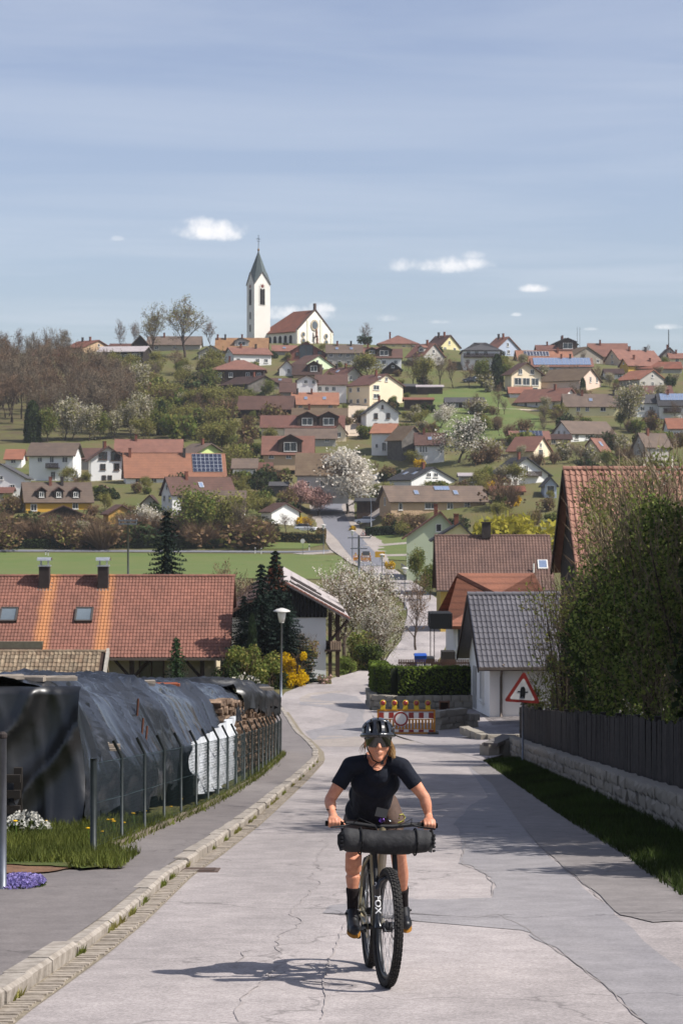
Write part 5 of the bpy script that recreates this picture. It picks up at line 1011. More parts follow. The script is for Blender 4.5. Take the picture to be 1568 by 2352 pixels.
# ---- G: long white farmhouse with black boarded gable in the middle
def gable_farm():
    y0 = 138.0; t = .028; v = Vector((-t, 1, 0)).normalized(); u = Vector((v.y, -v.x, 0)); ax = at(652, 1335, y0); zr_ = ax.z; ez = at(804, 1420, y0).z; half = at(804, 1420, y0).x-ax.x; Lg = 38; wr = at(749, 1420, y0).x-ax.x; gb = at(749, 1562, y0).z
    root = thing('farmhouse', 'long farmhouse with black boarded gable above a white wall beside the blossom tree', 'farmhouse', (ax.x, y0+Lg/2, gb)); o = Vector(root.location)
    q = lambda a, d, z: Vector((ax.x, y0, 0))+u*a+v*d+Vector((0, 0, z))-o
    sl = (zr_-ez)/half; zw = zr_-sl*wr; ws = at(0, 1420, y0).z
    b = MB(); vs = []
    for d in (.9, Lg): vs += [q(-3.2, d, gb-1), q(wr, d, gb-1), q(wr, d, zw-.1), q(0, d, zr_-.1), q(-3.2, d, zr_-sl*3.2-.1)]
    b.add(vs, [(0, 1, 2, 3, 4), (5, 9, 8, 7, 6), (0, 5, 6, 1), (1, 6, 7, 2), (4, 9, 5, 0)]); b.build('wall', mat('wall_limewash', 'd6d8da', .92, .06, .4), root, fix=True)
    M_BLK = mat('black_boarding', '141417', .85, .2, 5, bump=.006); n = 26
    for i in range(n):
        a0 = -3.4+(wr+3.5)*i/n; a1 = a0+(wr+3.5)/n-.015; zt0 = zr_-sl*abs(a0)-.12; zt1 = zr_-sl*abs(a1)-.12
        MB().add([q(a0, .82-.015*(i % 2), ws), q(a1, .82-.015*(i % 2), ws), q(a1, .82-.015*(i % 2), zt1), q(a0, .82-.015*(i % 2), zt0), q(a0, .9, ws), q(a1, .9, ws), q(a1, .9, zt1), q(a0, .9, zt0)], [(0, 1, 2, 3), (0, 4, 5, 1), (1, 5, 6, 2), (3, 7, 4, 0), (2, 6, 7, 3)]).build('board', M_BLK, root)
    M_PR = mat('pale_roof', 'aaa19d', .6, .12, .6, '8f8785', stripes=(2, .36, .15)); M_LR = roofm('brown')
    MB().slab([q(half, 0, ez), q(half, Lg, ez), q(0, Lg, zr_), q(0, 0, zr_)], .16).build('roof', M_PR, root, fix=True)
    MB().slab([q(-half, 0, ez), q(-half, Lg, ez), q(0, Lg, zr_), q(0, 0, zr_)], .16).build('rear_roof', M_LR, root, fix=True)
    mt = tile_mat('verge_tile', '9b6a5a', '7a5044', None, None, .15)
    b = MB()
    for i in range(16): 
        f0, f1 = i/16, (i+1.1)/16; b.slab([q(half*f0, -.12, zr_-sl*half*f0+.06), q(half*f1, -.12, zr_-sl*half*f1+.02), q(half*f1, .45, zr_-sl*half*f1+.02), q(half*f0, .45, zr_-sl*half*f0+.06)], .07)
    b.build('verge_tiles', mt, root, fix=True)
    for (d, f0, f1) in ((2.2, .1, .93), (4.5, .2, .95), (12, .12, .62), (15, .12, .55)):       # snow guards and cable runs
        MB().tube([q(half*f0, d, zr_-sl*half*f0+.12), q(half*f1, d, zr_-sl*half*f1+.12)], .06, 4).build('roof_rail', M_CHIM, root)
    MB().box(q(-.6, 5, zr_+.1), (.7, .7, 1.3)).build('chimney', M_CHIMR, root)
    # timber lean-to frame carrying the eave
    for (a, d) in ((1.28+wr-1.0, 1.0), (wr+.75, 1.0), (wr+.75, 3.5), (wr+.3, 3.5)):
        MB().box(q(a, d, (gb+ez)/2+.1), (.2, .2, ez-gb+.2)).build('post', M_TIMBER, root)
    MB().tube([q(wr+.02, 1.0, ez-1.75), q(wr+1.35, .9, ez-.15)], .09, 4).build('brace', M_TIMBER, root)
    MB().tube([q(wr+.02, 1.0, ez-2.3), q(wr+1.0, 1.0, ez-1.2)], .07, 4).build('brace', M_TIMBER, root)
    MB().box(q(wr+.45, 1.6, gb+1.75), (1.0, 2.0, .12)).build('loft_floor', M_TIMBER, root)
    for i in range(5): MB().box(q(wr+.2+i*.14, 1.4, gb+2.05), (.1, 1.6, .5), .2).build('stored_board', mat('stored_wood', '8a7765', .9, .2), root)
gable_farm()

# ------------------------------------------------------------------ right side: stone wall, board fence, sign
M_STONE = mat('wall_stone', '4a443c', .95, .4, 6, '2c2823', bump=.03, bscale=16, objvar=.3)
M_BOARD = mat('weathered_board', '3d3733', .9, .3, 9, '27231f', bump=.006, bscale=40, objvar=.22)
sw_ = thing('stone_wall', 'low rough stone wall under the dark board fence', 'wall', (wall_x(46), 46, -P(46)))
o = Vector(sw_.location); H = .56
core = MB(); yl = np.arange(22, 68.3, 1.5); vs = []
for y in yl:
    x = wall_x(y); z = -P(y); vs += [(x+.1, y, z-.6), (x+.1, y, z+H-.1), (x+.5, y, z+H-.1), (x+.5, y, z-.6)]
k = len(yl); core.add(vs, [(i*4+j, i*4+(j+1) % 4, i*4+4+(j+1) % 4, i*4+4+j) for i in range(k-1) for j in range(4)]+[(0, 1, 2, 3), (4*k-1, 4*k-2, 4*k-3, 4*k-4)])
core.build('core', mat('wall_core', '2f2b27', .95, .2), sw_, world=True, fix=True)
def stone(parent, c, d, seed, rz=0.0):
    r = random.Random(seed); b = MB(); x, y, z = (k/2 for k in d); P8 = []
    for sx, sy, sz in ((-1,-1,-1),(1,-1,-1),(1,1,-1),(-1,1,-1),(-1,-1,1),(1,-1,1),(1,1,1),(-1,1,1)):
        P8.append(Matrix.Rotation(rz, 3, 'Z') @ Vector((sx*x*r.uniform(.8, 1), sy*y*r.uniform(.85, 1), sz*z*r.uniform(.78, 1.0)))+Vector(c))
    f = (P8[0]+P8[3]+P8[4]+P8[7])/4+Matrix.Rotation(rz, 3, 'Z') @ Vector((-r.uniform(.0, .05), 0, r.uniform(-.03, .03)))
    b.add(P8+[f], [(0,3,2,1),(4,5,6,7),(0,1,5,4),(1,2,6,5),(2,3,7,6),(3,0,8),(0,4,8),(4,7,8),(7,3,8)])
    return b.build('stone', M_STONE, parent, fix=True)
n = 0
for course in range(3):
    y = 23.0+rnd.uniform(0, .3); 
    while y < 68 and n < 300:
        L = rnd.uniform(.3, .62)*(1 if y < 45 else 1.4); h = H/3*rnd.uniform(.88, 1.08); z = -P(y+L/2)+H/3*(course+.45); x = wall_x(y+L/2)+.06+rnd.uniform(-.02, .02)
        stone(sw_, Vector((x, y+L/2, z))-o, (.3, L*.99, h), n*7+course); y += L; n += 1
# short return of the wall at the corner
rt = thing('corner_wall', 'low stone corner block where the side road meets the street', 'wall', (4.6, 67.6, -P(67.6)))
for i, (x, y, dx_, dy_, h) in enumerate([(4.42, 66.9, .35, .7, .4), (4.75, 67.6, .5, .8, .5), (4.55, 67.5, .5, .6, .42), (5.0, 68.2, .6, .6, .52), (4.35, 67.3, .3, .5, .36)]):
    st = stone(rt, Vector((x, y, -P(y)+h/2-.05))-Vector(rt.location), (dx_, dy_, h+.1), 900+i, .3)
MB().slab([Vector(p)-Vector(rt.location) for p in ((4.2, 66.7, -P(67)+.42), (4.6, 66.5, -P(67)+.42), (5.3, 68.3, -P(68)+.56), (4.9, 68.6, -P(68)+.56))], .1).build('coping', mat('coping_stone', '6f6a66', .9, .2, 5), rt)
fe = thing('board_fence', 'tall dark weathered board fence on top of the stone wall', 'fence', (wall_x(46)+.3, 46, -P(46)+H)); o = Vector(fe.location)
y = 23.2; n = 0
_bm = {}
while y < 68.4:
    wd = .155; x = wall_x(y)+.3; z = -P(y)+H-.06; hgt = .96+rnd.uniform(-.035, .03)+.02*math.sin(y*.7); k = rnd.randrange(6)
    if k not in _bm:
        b = MB(); a = rnd.uniform(-.006, .006); b.add([(-.011, -wd*.49, 0), (.011, -wd*.49, 0), (.011, wd*.49, 0), (-.011, wd*.49, 0), (-.011+a, -wd*.48, 1+rnd.uniform(-.012, .012)), (.011+a, -wd*.48, 1), (.011+a, wd*.48, 1+rnd.uniform(-.012, .012)), (-.011+a, wd*.48, 1)], [(0,3,2,1),(4,5,6,7),(0,1,5,4),(1,2,6,5),(2,3,7,6),(3,0,4,7)]); _bm[k] = b.mesh('board', M_BOARD)
    ob = link('board', _bm[k], fe, Vector((x+rnd.uniform(-.006, .006), y, z))-o, (rnd.uniform(-.012, .012), rnd.uniform(-.012, .012), 0), (1, 1, hgt)); y += wd*1.01; n += 1
for hz in (.22, .75):
    pts = [Vector((wall_x(y)+.35, y, -P(y)+H+hz))-o for y in np.arange(23.2, 68.3, 3)]; MB().tube(pts, .04, 4).build('rail', M_BOARD, fe)
for y in np.arange(24, 68.3, 2.9): MB().box(Vector((wall_x(y)+.42, y, -P(y)+H+.45))-o, (.1, .1, 1.0)).build('post', M_BOARD, fe)
# priority-crossing warning sign
M_RED = mat('sign_red', '8e2a22', .45, .12, 6, spec=.4); M_WHT = mat('sign_white', 'd9d5cf', .45, .06, 6, spec=.4); M_BLK = mat('sign_black', '111114', .5, .05); M_POLE = mat('galvanised_pole', '7b7f86', .45, .15, 6, metal=.7)
def tri_sign(name, label, base, h, side, tilt=0.0, sym=True, rz=0.0):
    root = thing(name, label, 'sign', base, rz); MB().tube([(0, .03, -.2), (.012, .03, h+side*.55)], .03, 10).build('pole', M_POLE, root, smooth=True)
    def tri(s, y, th, z0):
        hgt = s*math.sqrt(3)/2; cor = [(-s/2, -hgt/3), (s/2, -hgt/3), (0, hgt*2/3)]; r = s*.05; pts = []
        for i, c in enumerate(cor):
            a0 = [210, -30, 90][i]
            ins = Vector(c)*(1-.1)
            for k in range(5): a = R(a0-60+30*k); pts.append((ins[0]+r*math.cos(a), ins[1]+r*math.sin(a)))
        n = len(pts); return MB().add([(x, y, z) for x, z in pts]+[(x, y+th, z) for x, z in pts], [tuple(range(n)), tuple(reversed(range(n, 2*n)))]+[(i, i+n, (i+1) % n+n, (i+1) % n) for i in range(n)])
    c = (0, 0, h+side*.29)
    pl = tri(side*1.05, -.012, .014, 0).build('sign_plate', M_RED, root, c, fix=True); pl.rotation_euler = (0, tilt, 0)
    f = tri(side*.74, -.016, .005, 0).build('white_field', M_WHT, pl, (0, 0, -side*.012), fix=True)
    if sym:
        k = side; y = -.022
        pts = [(-.075, -.205), (0, -.135), (.075, -.205), (.075, .10), (0, .175), (-.075, .10)]
        b = MB(); b.add([(a*k, y, c_*k) for a, c_ in pts], [(0, 1, 4, 5), (1, 2, 3, 4)]); b.box((-.115*k, y, -.0*k), (.085*k, .004, .04*k)); b.box((.115*k, y, -.0*k), (.085*k, .004, .04*k)); b.build('crossing_symbol', M_BLK, pl)
    MB().box((0, .005, h+side*.12), (.1, .05, .05)).build('clamp', M_POLE, root); MB().box((0, .005, h+side*.42), (.1, .05, .05)).build('clamp', M_POLE, root)
    return root
p = at(1200, 1762, 60.0); tri_sign('warning_sign', 'triangular crossing-ahead warning sign on a pole before the board fence', (p.x, 60, -P(60)-.1), 1.78, .87, R(3.5))

# ------------------------------------------------------------------ road-closed barrier with lamps
M_YEL = mat('barrier_yellow', 'c2801c', .6, .15, 5, spec=.4); M_LY = mat('lamp_yellow', 'c9a81f', .5, .1, 6, spec=.4); M_LENS = mat('lamp_lens_red', '7a1712', .25, .15, 20, 'a82a1e', spec=.6, coat=.4); M_FOOT = mat('recycled_foot', '4a463f', .9, .2, 8)
def barrier(loc, rz, label, n=5, sign=True, W=2.2, grp=None):
    root = thing('road_barrier', label, 'barrier', loc, rz, grp); H = .95
    b = MB()
    for x in (0, W): b.box((x, 0, H/2), (.07, .06, H))
    b.box((W/2, 0, H-.02), (W, .06, .08)); b.box((W/2, 0, .04), (W, .06, .07)); b.box((W/2, 0, .2), (W, .035, .03)); b.box((W/2, 0, .58), (W, .035, .035)); b.build('frame', M_YEL, root)
    for i in range(17): MB().box((W*(i+.7)/17.4, 0, .39), (.075, .03, .36)).build('slat', M_YEL, root)
    def stripes(z, h, k):
        b = MB(); b.box((W/2, -.028, z), (W-.06, .012, h)); bd = b.build('striped_board', M_WHT, root); r_ = MB(); st = (W-.06)/k
        for i in range(0, k, 2): r_.box((.03+st*(i+.5), -.036, z), (st, .006, h-.01))
        r_.build('red_stripe', M_RED, bd)
    stripes(.735, .23, 11); stripes(.13, .10, 11)
    for i in range(n):
        x = W*(.085, .29, .485, .68, .885)[i] if n == 5 else W*(i+.5)/n; a = MB()
        a.box((x, 0, H+.07), (.19, .12, .12)); a.add([(x-.095, -.06, H+.13), (x+.095, -.06, H+.13), (x+.095, .06, H+.13), (x-.095, .06, H+.13), (x-.06, -.045, H+.2), (x+.06, -.045, H+.2), (x+.06, .045, H+.2), (x-.06, .045, H+.2)], [(0, 1, 5, 4), (1, 2, 6, 5), (2, 3, 7, 6), (3, 0, 4, 7)])
        la = a.build('warning_lamp', M_LY, root); Mx = Matrix.Rotation(R(90), 4, 'X'); MB().lathe([(.05, -.05), (.115, -.04), (.118, .045), (.1, .06)], (x, 0, H+.27), 18, M=Mx).build('lamp_housing', M_LY, la, smooth=False, fix=True)
        MB().lathe([(.098, .05), (.096, .066), (.06, .09), (.015, .098)], (x, 0, H+.27), 16, M=Mx).build('lens', M_LENS, la, smooth=True, fix=True)
    if sign:
        Mx = Matrix.Rotation(R(90), 4, 'X'); c = (W*.405, -.06, .6); pl = MB().lathe([(.3, 0), (.3, .012), (.29, .016)], c, 36, M=Mx).build('no_vehicles_sign', M_WHT, root, fix=True)
        b = MB(); nn = 36; vs = []
        for r_ in (.285, .215):
            for j in range(nn): a = 2*math.pi*j/nn; vs.append((c[0]+r_*math.cos(a), c[1]-.02, c[2]+r_*math.sin(a)))
        b.add(vs, [(j, (j+1) % nn, nn+(j+1) % nn, nn+j) for j in range(nn)]); b.build('red_ring', M_RED, pl)
    for x in (.15, W-.05): 
        b = MB(); b.box((x, 0, .03), (.42, .8, .1)); b.build('foot_plate', M_FOOT, root)
    return root
p0 = at(868, 1688, 88); barrier((p0.x, 88, -P(88)), R(-2), 'red and white road barrier with five lamps and a round sign')
p0 = at(829, 1281, 350); barrier((p0.x, 350, -P(350)+.03), 0, 'far road barrier behind the power pole at the village junction', 4, False, 1.5)
p0 = at(816, 1281, 350); barrier((p0.x-.3, 350.6, -P(350)+.03), .3, 'short far road barrier left of the power pole', 1, False, .7)

# ------------------------------------------------------------------ street lamps
M_LAMP = mat('lamp_glass_white', 'e6e4e0', .35, .05, 4, spec=.5); M_CAP = mat('lamp_cap', 'c9c6c0', .5, .12, 8)
def lamp_post(h=4.7):
    root = thing('street_lamp', '', 'lamp'); MB().tube([(0, 0, -.3), (0, 0, 1.2), (0, 0, h-.75)], [.075, .06, .045], 10).build('post', M_POLE, root, smooth=True)
    MB().lathe([(.05, 0), (.13, .02), (.13, .07), (.06, .08)], (0, 0, h-.8), 16).build('collar', M_CAP, root, smooth=False)
    MB().lathe([(.14, 0), (.2, .28), (.225, .5), (.2, .52)], (0, 0, h-.72), 20).build('glass', M_LAMP, root, smooth=True)
    MB().lathe([(.2, 0), (.44, .0), (.45, .025), (.3, .10), (.12, .16), (.02, .18)], (0, 0, h-.2), 24).build('cap', M_CAP, root, smooth=True)
    return root
proto = lamp_post(); first = True
for (x, y, Y, sc_, lean, lab) in [(645, 1592, 117, 1, -3.6, 'tall white mushroom street lamp beside the end of the woodpile'), (601, 1566, 150, 1, -1, 'mushroom street lamp in front of the slim thuja column'),
        (743, 1226, 372, 1.05, -.5, 'street lamp on the corner left of the village junction'), (809, 1262, 352, 1.05, 0, 'street lamp just left of the power pole'), (877, 1340, 285, 1.0, 0, 'street lamp beside the yellow bush at the bend'), (929, 1395, 246, 1.0, 0, 'street lamp at the outer edge of the right-hand bend'), (755, 1250, 368, .95, 0, '')]:
    if not lab: continue
    o_ = proto if first else copy_tree(proto); first = False; X = (x-784)/FD*Y; g_ = gz(X, Y); o_.location = (X, Y, g_); o_.rotation_euler = (0, R(lean), rnd.uniform(0, 3)); o_.scale = (sc_,)*3; tag(o_, lab, 'lamp', 'mushroom street lamps along the road')
def arc_lamp():
    X = (852-784)/FD*415; root = thing('street_lamp', 'tall curved-arm street lamp beside the white car at the bungalow', 'lamp', (X, 415, gz(X, 415))); H = 7.4
    MB().tube([(0, 0, -.3), (0, 0, H*.75), (-.15, 0, H*.93), (-.6, 0, H), (-1.3, 0, H+.1)], [.09, .07, .05, .045, .04], 8).build('post', M_POLE, root, smooth=True); MB().box((-1.55, 0, H+.1), (.7, .22, .12)).build('lamp_head', M_CAP, root)
arc_lamp()
# power poles
def power_pole(label, X, Y, ztop, arms, r=.13, m=None, extra=False):
    g_ = gz(X, Y); root = thing('power_pole', label, 'pole', (X, Y, g_)); H = ztop-g_; m = m or M_POLE
    MB().tube([(0, 0, -.5), (0, 0, H)], [r*1.2, r*.8], 8).build('pole', m, root, smooth=True)
    for (z, wd) in arms:
        MB().box((0, -.12, H-z), (wd, .12, .14)).build('cross_arm', m, root)
        for k in range(4): MB().lathe([(.025, 0), (.045, .04), (.025, .08), (.04, .11), (.01, .14)], (wd*(k/3-.5)*.95, -.12, H-z+.07), 8).build('insulator', mat('insulator', 'b9b4ac', .4), root)
    if extra: MB().box((.9, -.2, H-2.3), (.9, .5, .5)).build('transformer', mat('transformer_grey', '55585c', .6), root)
    return root
power_pole('grey power pole with two cross arms before the village junction', (824-784)/FD*285, 285, at(0, 1229, 285).z, [(.35, 2.9), (1.7, 2.1)], .14, None, True)
power_pole('tall pale power pole rising behind the long orange roof', (294-784)/FD*200, 200, at(0, 1193, 200).z, [(.1, 1.7), (.4, 1.6)], .09)
power_pole('dark mast on the far right of the skyline', at(1535, 800, 720).x, 720, at(0, 757, 720).z, [], .16, M_CHIM)
for k, (xx, yt, nm) in enumerate([(1325, 752, 'left thin antenna mast of the pair on the skyline'), (1331, 752, 'right thin antenna mast of the pair on the skyline')]): power_pole(nm, at(xx, 800, 720).x, 720, at(0, yt, 720).z, [], .06, M_CHIM)
# small far signs
p = at(834, 1235, 392); tri_sign('warning_sign', 'small triangular warning sign beside the far junction', (p.x, 392, gz(p.x, 392)+.1), 1.6, .9, 0, True)
def disc_sign(x, y, Y, label, w_, h_, m, ht, nm='road_sign', rnd_=True):
    X = (x-784)/FD*Y; root = thing(nm, label, 'sign', (X, Y, gz(X, Y))); MB().tube([(0, 0, -.2), (0, 0, ht+h_*.6)], .035, 6).build('pole', M_POLE, root)
    if rnd_: MB().lathe([(w_/2, 0), (w_/2, .02), (.01, .02)], (0, -.04, ht+h_/2), 18, M=Matrix.Rotation(R(90), 4, 'X')).build('sign_plate', m, root)
    else: MB().box((0, -.05, ht+h_/2), (w_, .03, h_)).build('sign_plate', m, root)
disc_sign(695, 1272, 373, 'grey back of a round sign beside the field path', .75, .75, M_CAP, 1.9)
disc_sign(872, 1290, 348, 'small yellow place sign near the guard rail', 1.5, .9, mat('place_sign', 'c0932a', .5), .9, 'place_sign', False)
disc_sign(741, 1222, 400, 'slim dark street sign beside the clipped hedge', .5, .7, M_CHIM, 1.6, 'road_sign', False)
# marker posts
def marker(x, Y, label):
    X = (x-784)/FD*Y; root = thing('marker_post', label, 'post', (X, Y, gz(X, Y)), 0, 'white roadside marker posts'); MB().add([(-.09, 0, -.2), (.09, 0, -.2), (.0, .12, -.2), (-.08, .02, .95), (.08, .02, 1.02), (0, .11, 1.02)], [(0, 1, 4, 3), (1, 2, 5, 4), (2, 0, 3, 5), (3, 4, 5)]).build('post', M_WHT, root); MB().box((0, -.0, .72), (.2, .06, .2)).build('black_band', M_BLK, root)
for x, Y, lab in ((105, 374, 'left of two white marker posts on the field edge'), (111, 373, 'right of two white marker posts on the field edge'), (586, 377, 'white marker post left of the grey round sign'), (600, 376, 'white marker post nearest to the grey round sign'), (710, 381, 'small white marker post on the verge before the clipped hedge'), (851, 402, 'white marker post under the curved-arm lamp')): marker(x, Y, lab)
# guard rail at the bend
gr = thing('guard_rail', 'grey metal guard rail curving along the outside of the bend', 'rail', (road_r(290)+1, 290, -P(290))); o = Vector(gr.location); pts = [Vector((road_r(y)+1.1, y, -P(y)+.62)) for y in np.arange(236, 336, 4)]
b = MB(); vs = []
for p in pts: vs += [p+Vector((0, 0, -.16)), p+Vector((-.05, 0, 0)), p+Vector((0, 0, .16))]
b.add(vs, [(3*i+j, 3*i+3+j, 3*i+4+j, 3*i+1+j) for i in range(len(pts)-1) for j in range(2)]); b.build('rail', mat('rail_steel', '9c9fa3', .5, .1, metal=.5), gr, world=True)
for p in pts: MB().box(p-o+Vector((.06, 0, -.35)), (.1, .1, .9)).build('post', M_POLE, gr)

# rubble walls under the hedge and beside the barrier
def rubble(label, pts, h, base, seed, st_=.42):
    pts = [Vector((x, y, 0)) for x, y in pts]; mid = sum(pts, Vector())/len(pts); root = thing('rubble_wall', label, 'wall', (mid.x, mid.y, base)); k = 0
    for a, c in zip(pts, pts[1:]):
        d = c-a; L = d.length; rz = math.atan2(d.y, d.x)+math.pi/2; nn = max(2, int(L/st_)); rows = max(1, int(round(h/.26)))
        for r_ in range(rows):
            for i in range(nn):
                p = a+d*((i+.5+(.3 if r_ % 2 else 0))/nn); stone(root, Vector((p.x-mid.x, p.y-mid.y, h*(r_+.5)/rows-.03)), (.4, L/nn*1.02, h/rows*1.04), seed+k, rz); k += 1
    return root
rubble('dark rubble wall carrying the trimmed thuja hedge', [(1.35, 108.5), (1.5, 104.6), (2.5, 103.7), (6.3, 104.1)], .85, -9.3, 3000)
rubble('dark stone wall right beside the striped barrier', [(3.8, 90.5), (5.0, 92.0)], .85, side_z(4, 90)-.05, 3100)
rubble('pale block at the end of the stone wall beside the barrier', [(5.05, 91.6), (5.5, 91.8)], .6, side_z(5, 91)-.02, 3200)
rubble('low kerb wall of the garage yard', [(4.6, 84.5), (5.2, 81.2), (7.4, 81.6), (12, 82.5)], .3, side_z(6, 82)-.05, 3300, .8)
pst = thing('planter_stand', 'narrow brown wooden planter stand beside the garage yard', 'planter', (at(1020, 1638, 93).x, 93, side_z(4.3, 93)))
for sx in (-.19, .19): MB().box((sx, 0, .52), (.05, .3, 1.05)).build('side_board', mat('planter_wood', '6b4a34', .85, .2), pst)
MB().box((0, .1, .5), (.34, .05, .95)).build('back_board', mat('planter_wood2', '4a3428', .85, .2), pst); MB().box((0, 0, 1.0), (.46, .34, .05)).build('top_board', mat('planter_wood', '6b4a34'), pst)
# picket fence, bins and parked vehicles behind the hedge
pf = thing('picket_fence', 'low brown picket fence behind the thuja hedge', 'fence', (4.2, 107.5, -9.0)); zt = at(0, 1516, 107.5).z+9.0
for i in range(42): MB().box((-1.45+i*.085, 0, zt-.35), (.055, .025, .75)).build('picket', mat('picket_brown', '5a4034', .85, .2, objvar=.15), pf)
for z in (.15, .55): MB().box((.3, .03, zt-z), (3.6, .03, .07)).build('rail', mat('picket_brown', '5a4034'), pf)
def bin_(x, y, Y, m, label, s=1.0):
    p = at(x, y, Y); r_ = thing('wheelie_bin', label, 'bin', (p.x, Y, p.z-.1)); b = MB(); a, c, h = .24*s, .3*s, .95*s
    b.add([(-a, -c, 0), (a, -c, 0), (a, c, 0), (-a, c, 0), (-a*1.25, -c*1.2, h), (a*1.25, -c*1.2, h), (a*1.25, c*1.2, h), (-a*1.25, c*1.2, h)], [(0, 3, 2, 1), (0, 1, 5, 4), (1, 2, 6, 5), (2, 3, 7, 6), (3, 0, 4, 7)]); b.build('body', m, r_)
    MB().add([(-a*1.35, -c*1.35, h), (a*1.35, -c*1.35, h), (a*1.35, c*1.3, h+.03), (-a*1.35, c*1.3, h+.03), (-a*1.2, -c, h+.07), (a*1.2, -c, h+.07), (a*1.2, c, h+.1), (-a*1.2, c, h+.1)], [(0, 1, 5, 4), (1, 2, 6, 5), (2, 3, 7, 6), (3, 0, 4, 7), (4, 5, 6, 7)]).build('lid', m, r_)
    MB().tube([(-a, c*1.4, h*.95), (a, c*1.4, h*.95)], .02, 6).build('handle', M_PART_ if False else M_CHIM, r_); 
    if 'blue' in label: MB().box((0, -c*1.12-.01, h*.45), (a*1.3, .02, h*.5), M=Matrix.Rotation(R(-4), 4, 'X')).build('label_sheet', M_FRAME, r_)
    for sx in (-1, 1): MB().lathe([(.09, -.02), (.09, .02)], (sx*a*.9, c, .08), 10, M=Matrix.Rotation(R(90), 4, 'Y')).build('wheel', M_CHIM, r_)
bin_(965, 1545, 112, mat('bin_blue', '1f4a9a', .5, .1), 'blue wheelie bin behind the picket fence'); bin_(984, 1545, 112, mat('bin_black', '1c1d20', .6, .1), 'black wheelie bin right of the blue bin', .85)
def car(label, X, Y, rz, paint, z=None, group=None, s=1.0):
    root = thing('parked_car', label, 'car', (X, Y, gz(X, Y)+.02 if z is None else z), rz, group); root.scale = (s, s, s)
    sec = [(-2.05, .45, .62, .45), (-1.95, .35, .80, .85), (-1.2, .28, .84, .95), (-.9, .28, .84, .98), (.8, .28, .84, .98), (1.9, .3, .82, .95), (2.08, .4, .72, .8)]; b = MB(); vs = []
    for (x, z0, hw, z1) in sec: vs += [(x, -hw, z0), (x, hw, z0), (x, hw, (z0+z1)/2+.1), (x, hw*.92, z1), (x, -hw*.92, z1), (x, -hw, (z0+z1)/2+.1)]
    k = 6; b.add(vs, [(i*k+j, i*k+(j+1) % k, (i+1)*k+(j+1) % k, (i+1)*k+j) for i in range(len(sec)-1) for j in range(k)]+[tuple(range(k)), tuple((len(sec)-1)*k+j for j in reversed(range(k)))]); b.build('body', paint, root, fix=True)
    c = MB(); q = [(-1.0, .78, .95), (-.35, .62, 1.44), (1.2, .62, 1.46), (1.85, .74, .95)]; vs = []
    for (x, hw, z1) in q: vs += [(x, -hw, z1), (x, hw, z1)]
    c.add(vs, [(0, 1, 3, 2), (2, 3, 5, 4), (4, 5, 7, 6), (0, 2, 4, 6), (1, 7, 5, 3)]); gl = c.build('windows', mat('car_glass', '1d2328', .1, .05, spec=.7), root, fix=True)
    MB().box((.42, 0, 1.47), (1.6, 1.22, .05)).build('car_roof', paint, root)
    for sx in (-1.28, 1.3):
        for sy in (-.76, .76):
            w_ = MB().lathe([(.32, -.1), (.33, 0), (.32, .1)], (sx, sy, .32), 16, M=None if False else Matrix.Rotation(R(90), 4, 'X')).build('wheel', mat('car_tyre', '151516', .85), root); MB().lathe([(.19, -.112), (.19, .112)], (sx, sy, .32), 12, M=Matrix.Rotation(R(90), 4, 'X')).build('rim', M_ZINC, w_)
    for sy in (-.6, .6): MB().box((-2.0, sy, .68), (.12, .32, .14)).build('headlight', M_LAMP, root); MB().box((2.04, sy, .72), (.1, .26, .18)).build('tail_light', M_LENS, root)
    return root
CW = mat('car_white', 'd9dade', .3, .03, coat=.6, spec=.5); CS = mat('car_silver', '8d949c', .3, .05, coat=.6, metal=.4); CD = mat('car_dark', '2f3a4a', .3, .05, coat=.6, spec=.5)
car('white car parked before the dark carport by the bungalow', at(838, 1168, 434).x, 434, .1, CW); car('white car parked behind the white garage', at(702, 1190, 410).x, 411, 2.9, CW)
car('silver car parked beside the gravel lane on the hill', at(826, 962, 568).x, 568, .2, CS); car('white car parked below the grey hipped roof', at(1092, 878, 632).x, 632, .1, CW); car('dark car left of the white car below the hipped roof', at(1078, 882, 630).x, 630, .15, CD)
car('dark estate car behind the end of the thuja hedge', at(955, 1535, 121).x, 121, .05, CD, at(0, 1545, 121).z-.95)
# overhead cable off to the right whose shadow crosses the street
pl_ = [(11.6, 70), (11.3, 60), (11.0, 45), (10.8, 32), (11.4, 24), (12.8, 16)]
ov = thing('power_line', 'thick overhead power cable running along the gardens at right', 'cable', (11, 40, -P(40)+8)); pts = [Vector((x, y, -P(y)+8.3)) for x, y in pl_]; MB().tube(pts, .05, 6).build('cable', M_CHIM, ov, world=True)
power_pole('wooden pole carrying the overhead cable beyond the right gardens', 11.65, 71.5, -P(71.5)+8.6, [(.3, 1.6)], .13, M_TIMBER); power_pole('nearer wooden pole carrying the overhead cable', 13.4, 13, -P(13)+8.6, [(.3, 1.6)], .13, M_TIMBER)
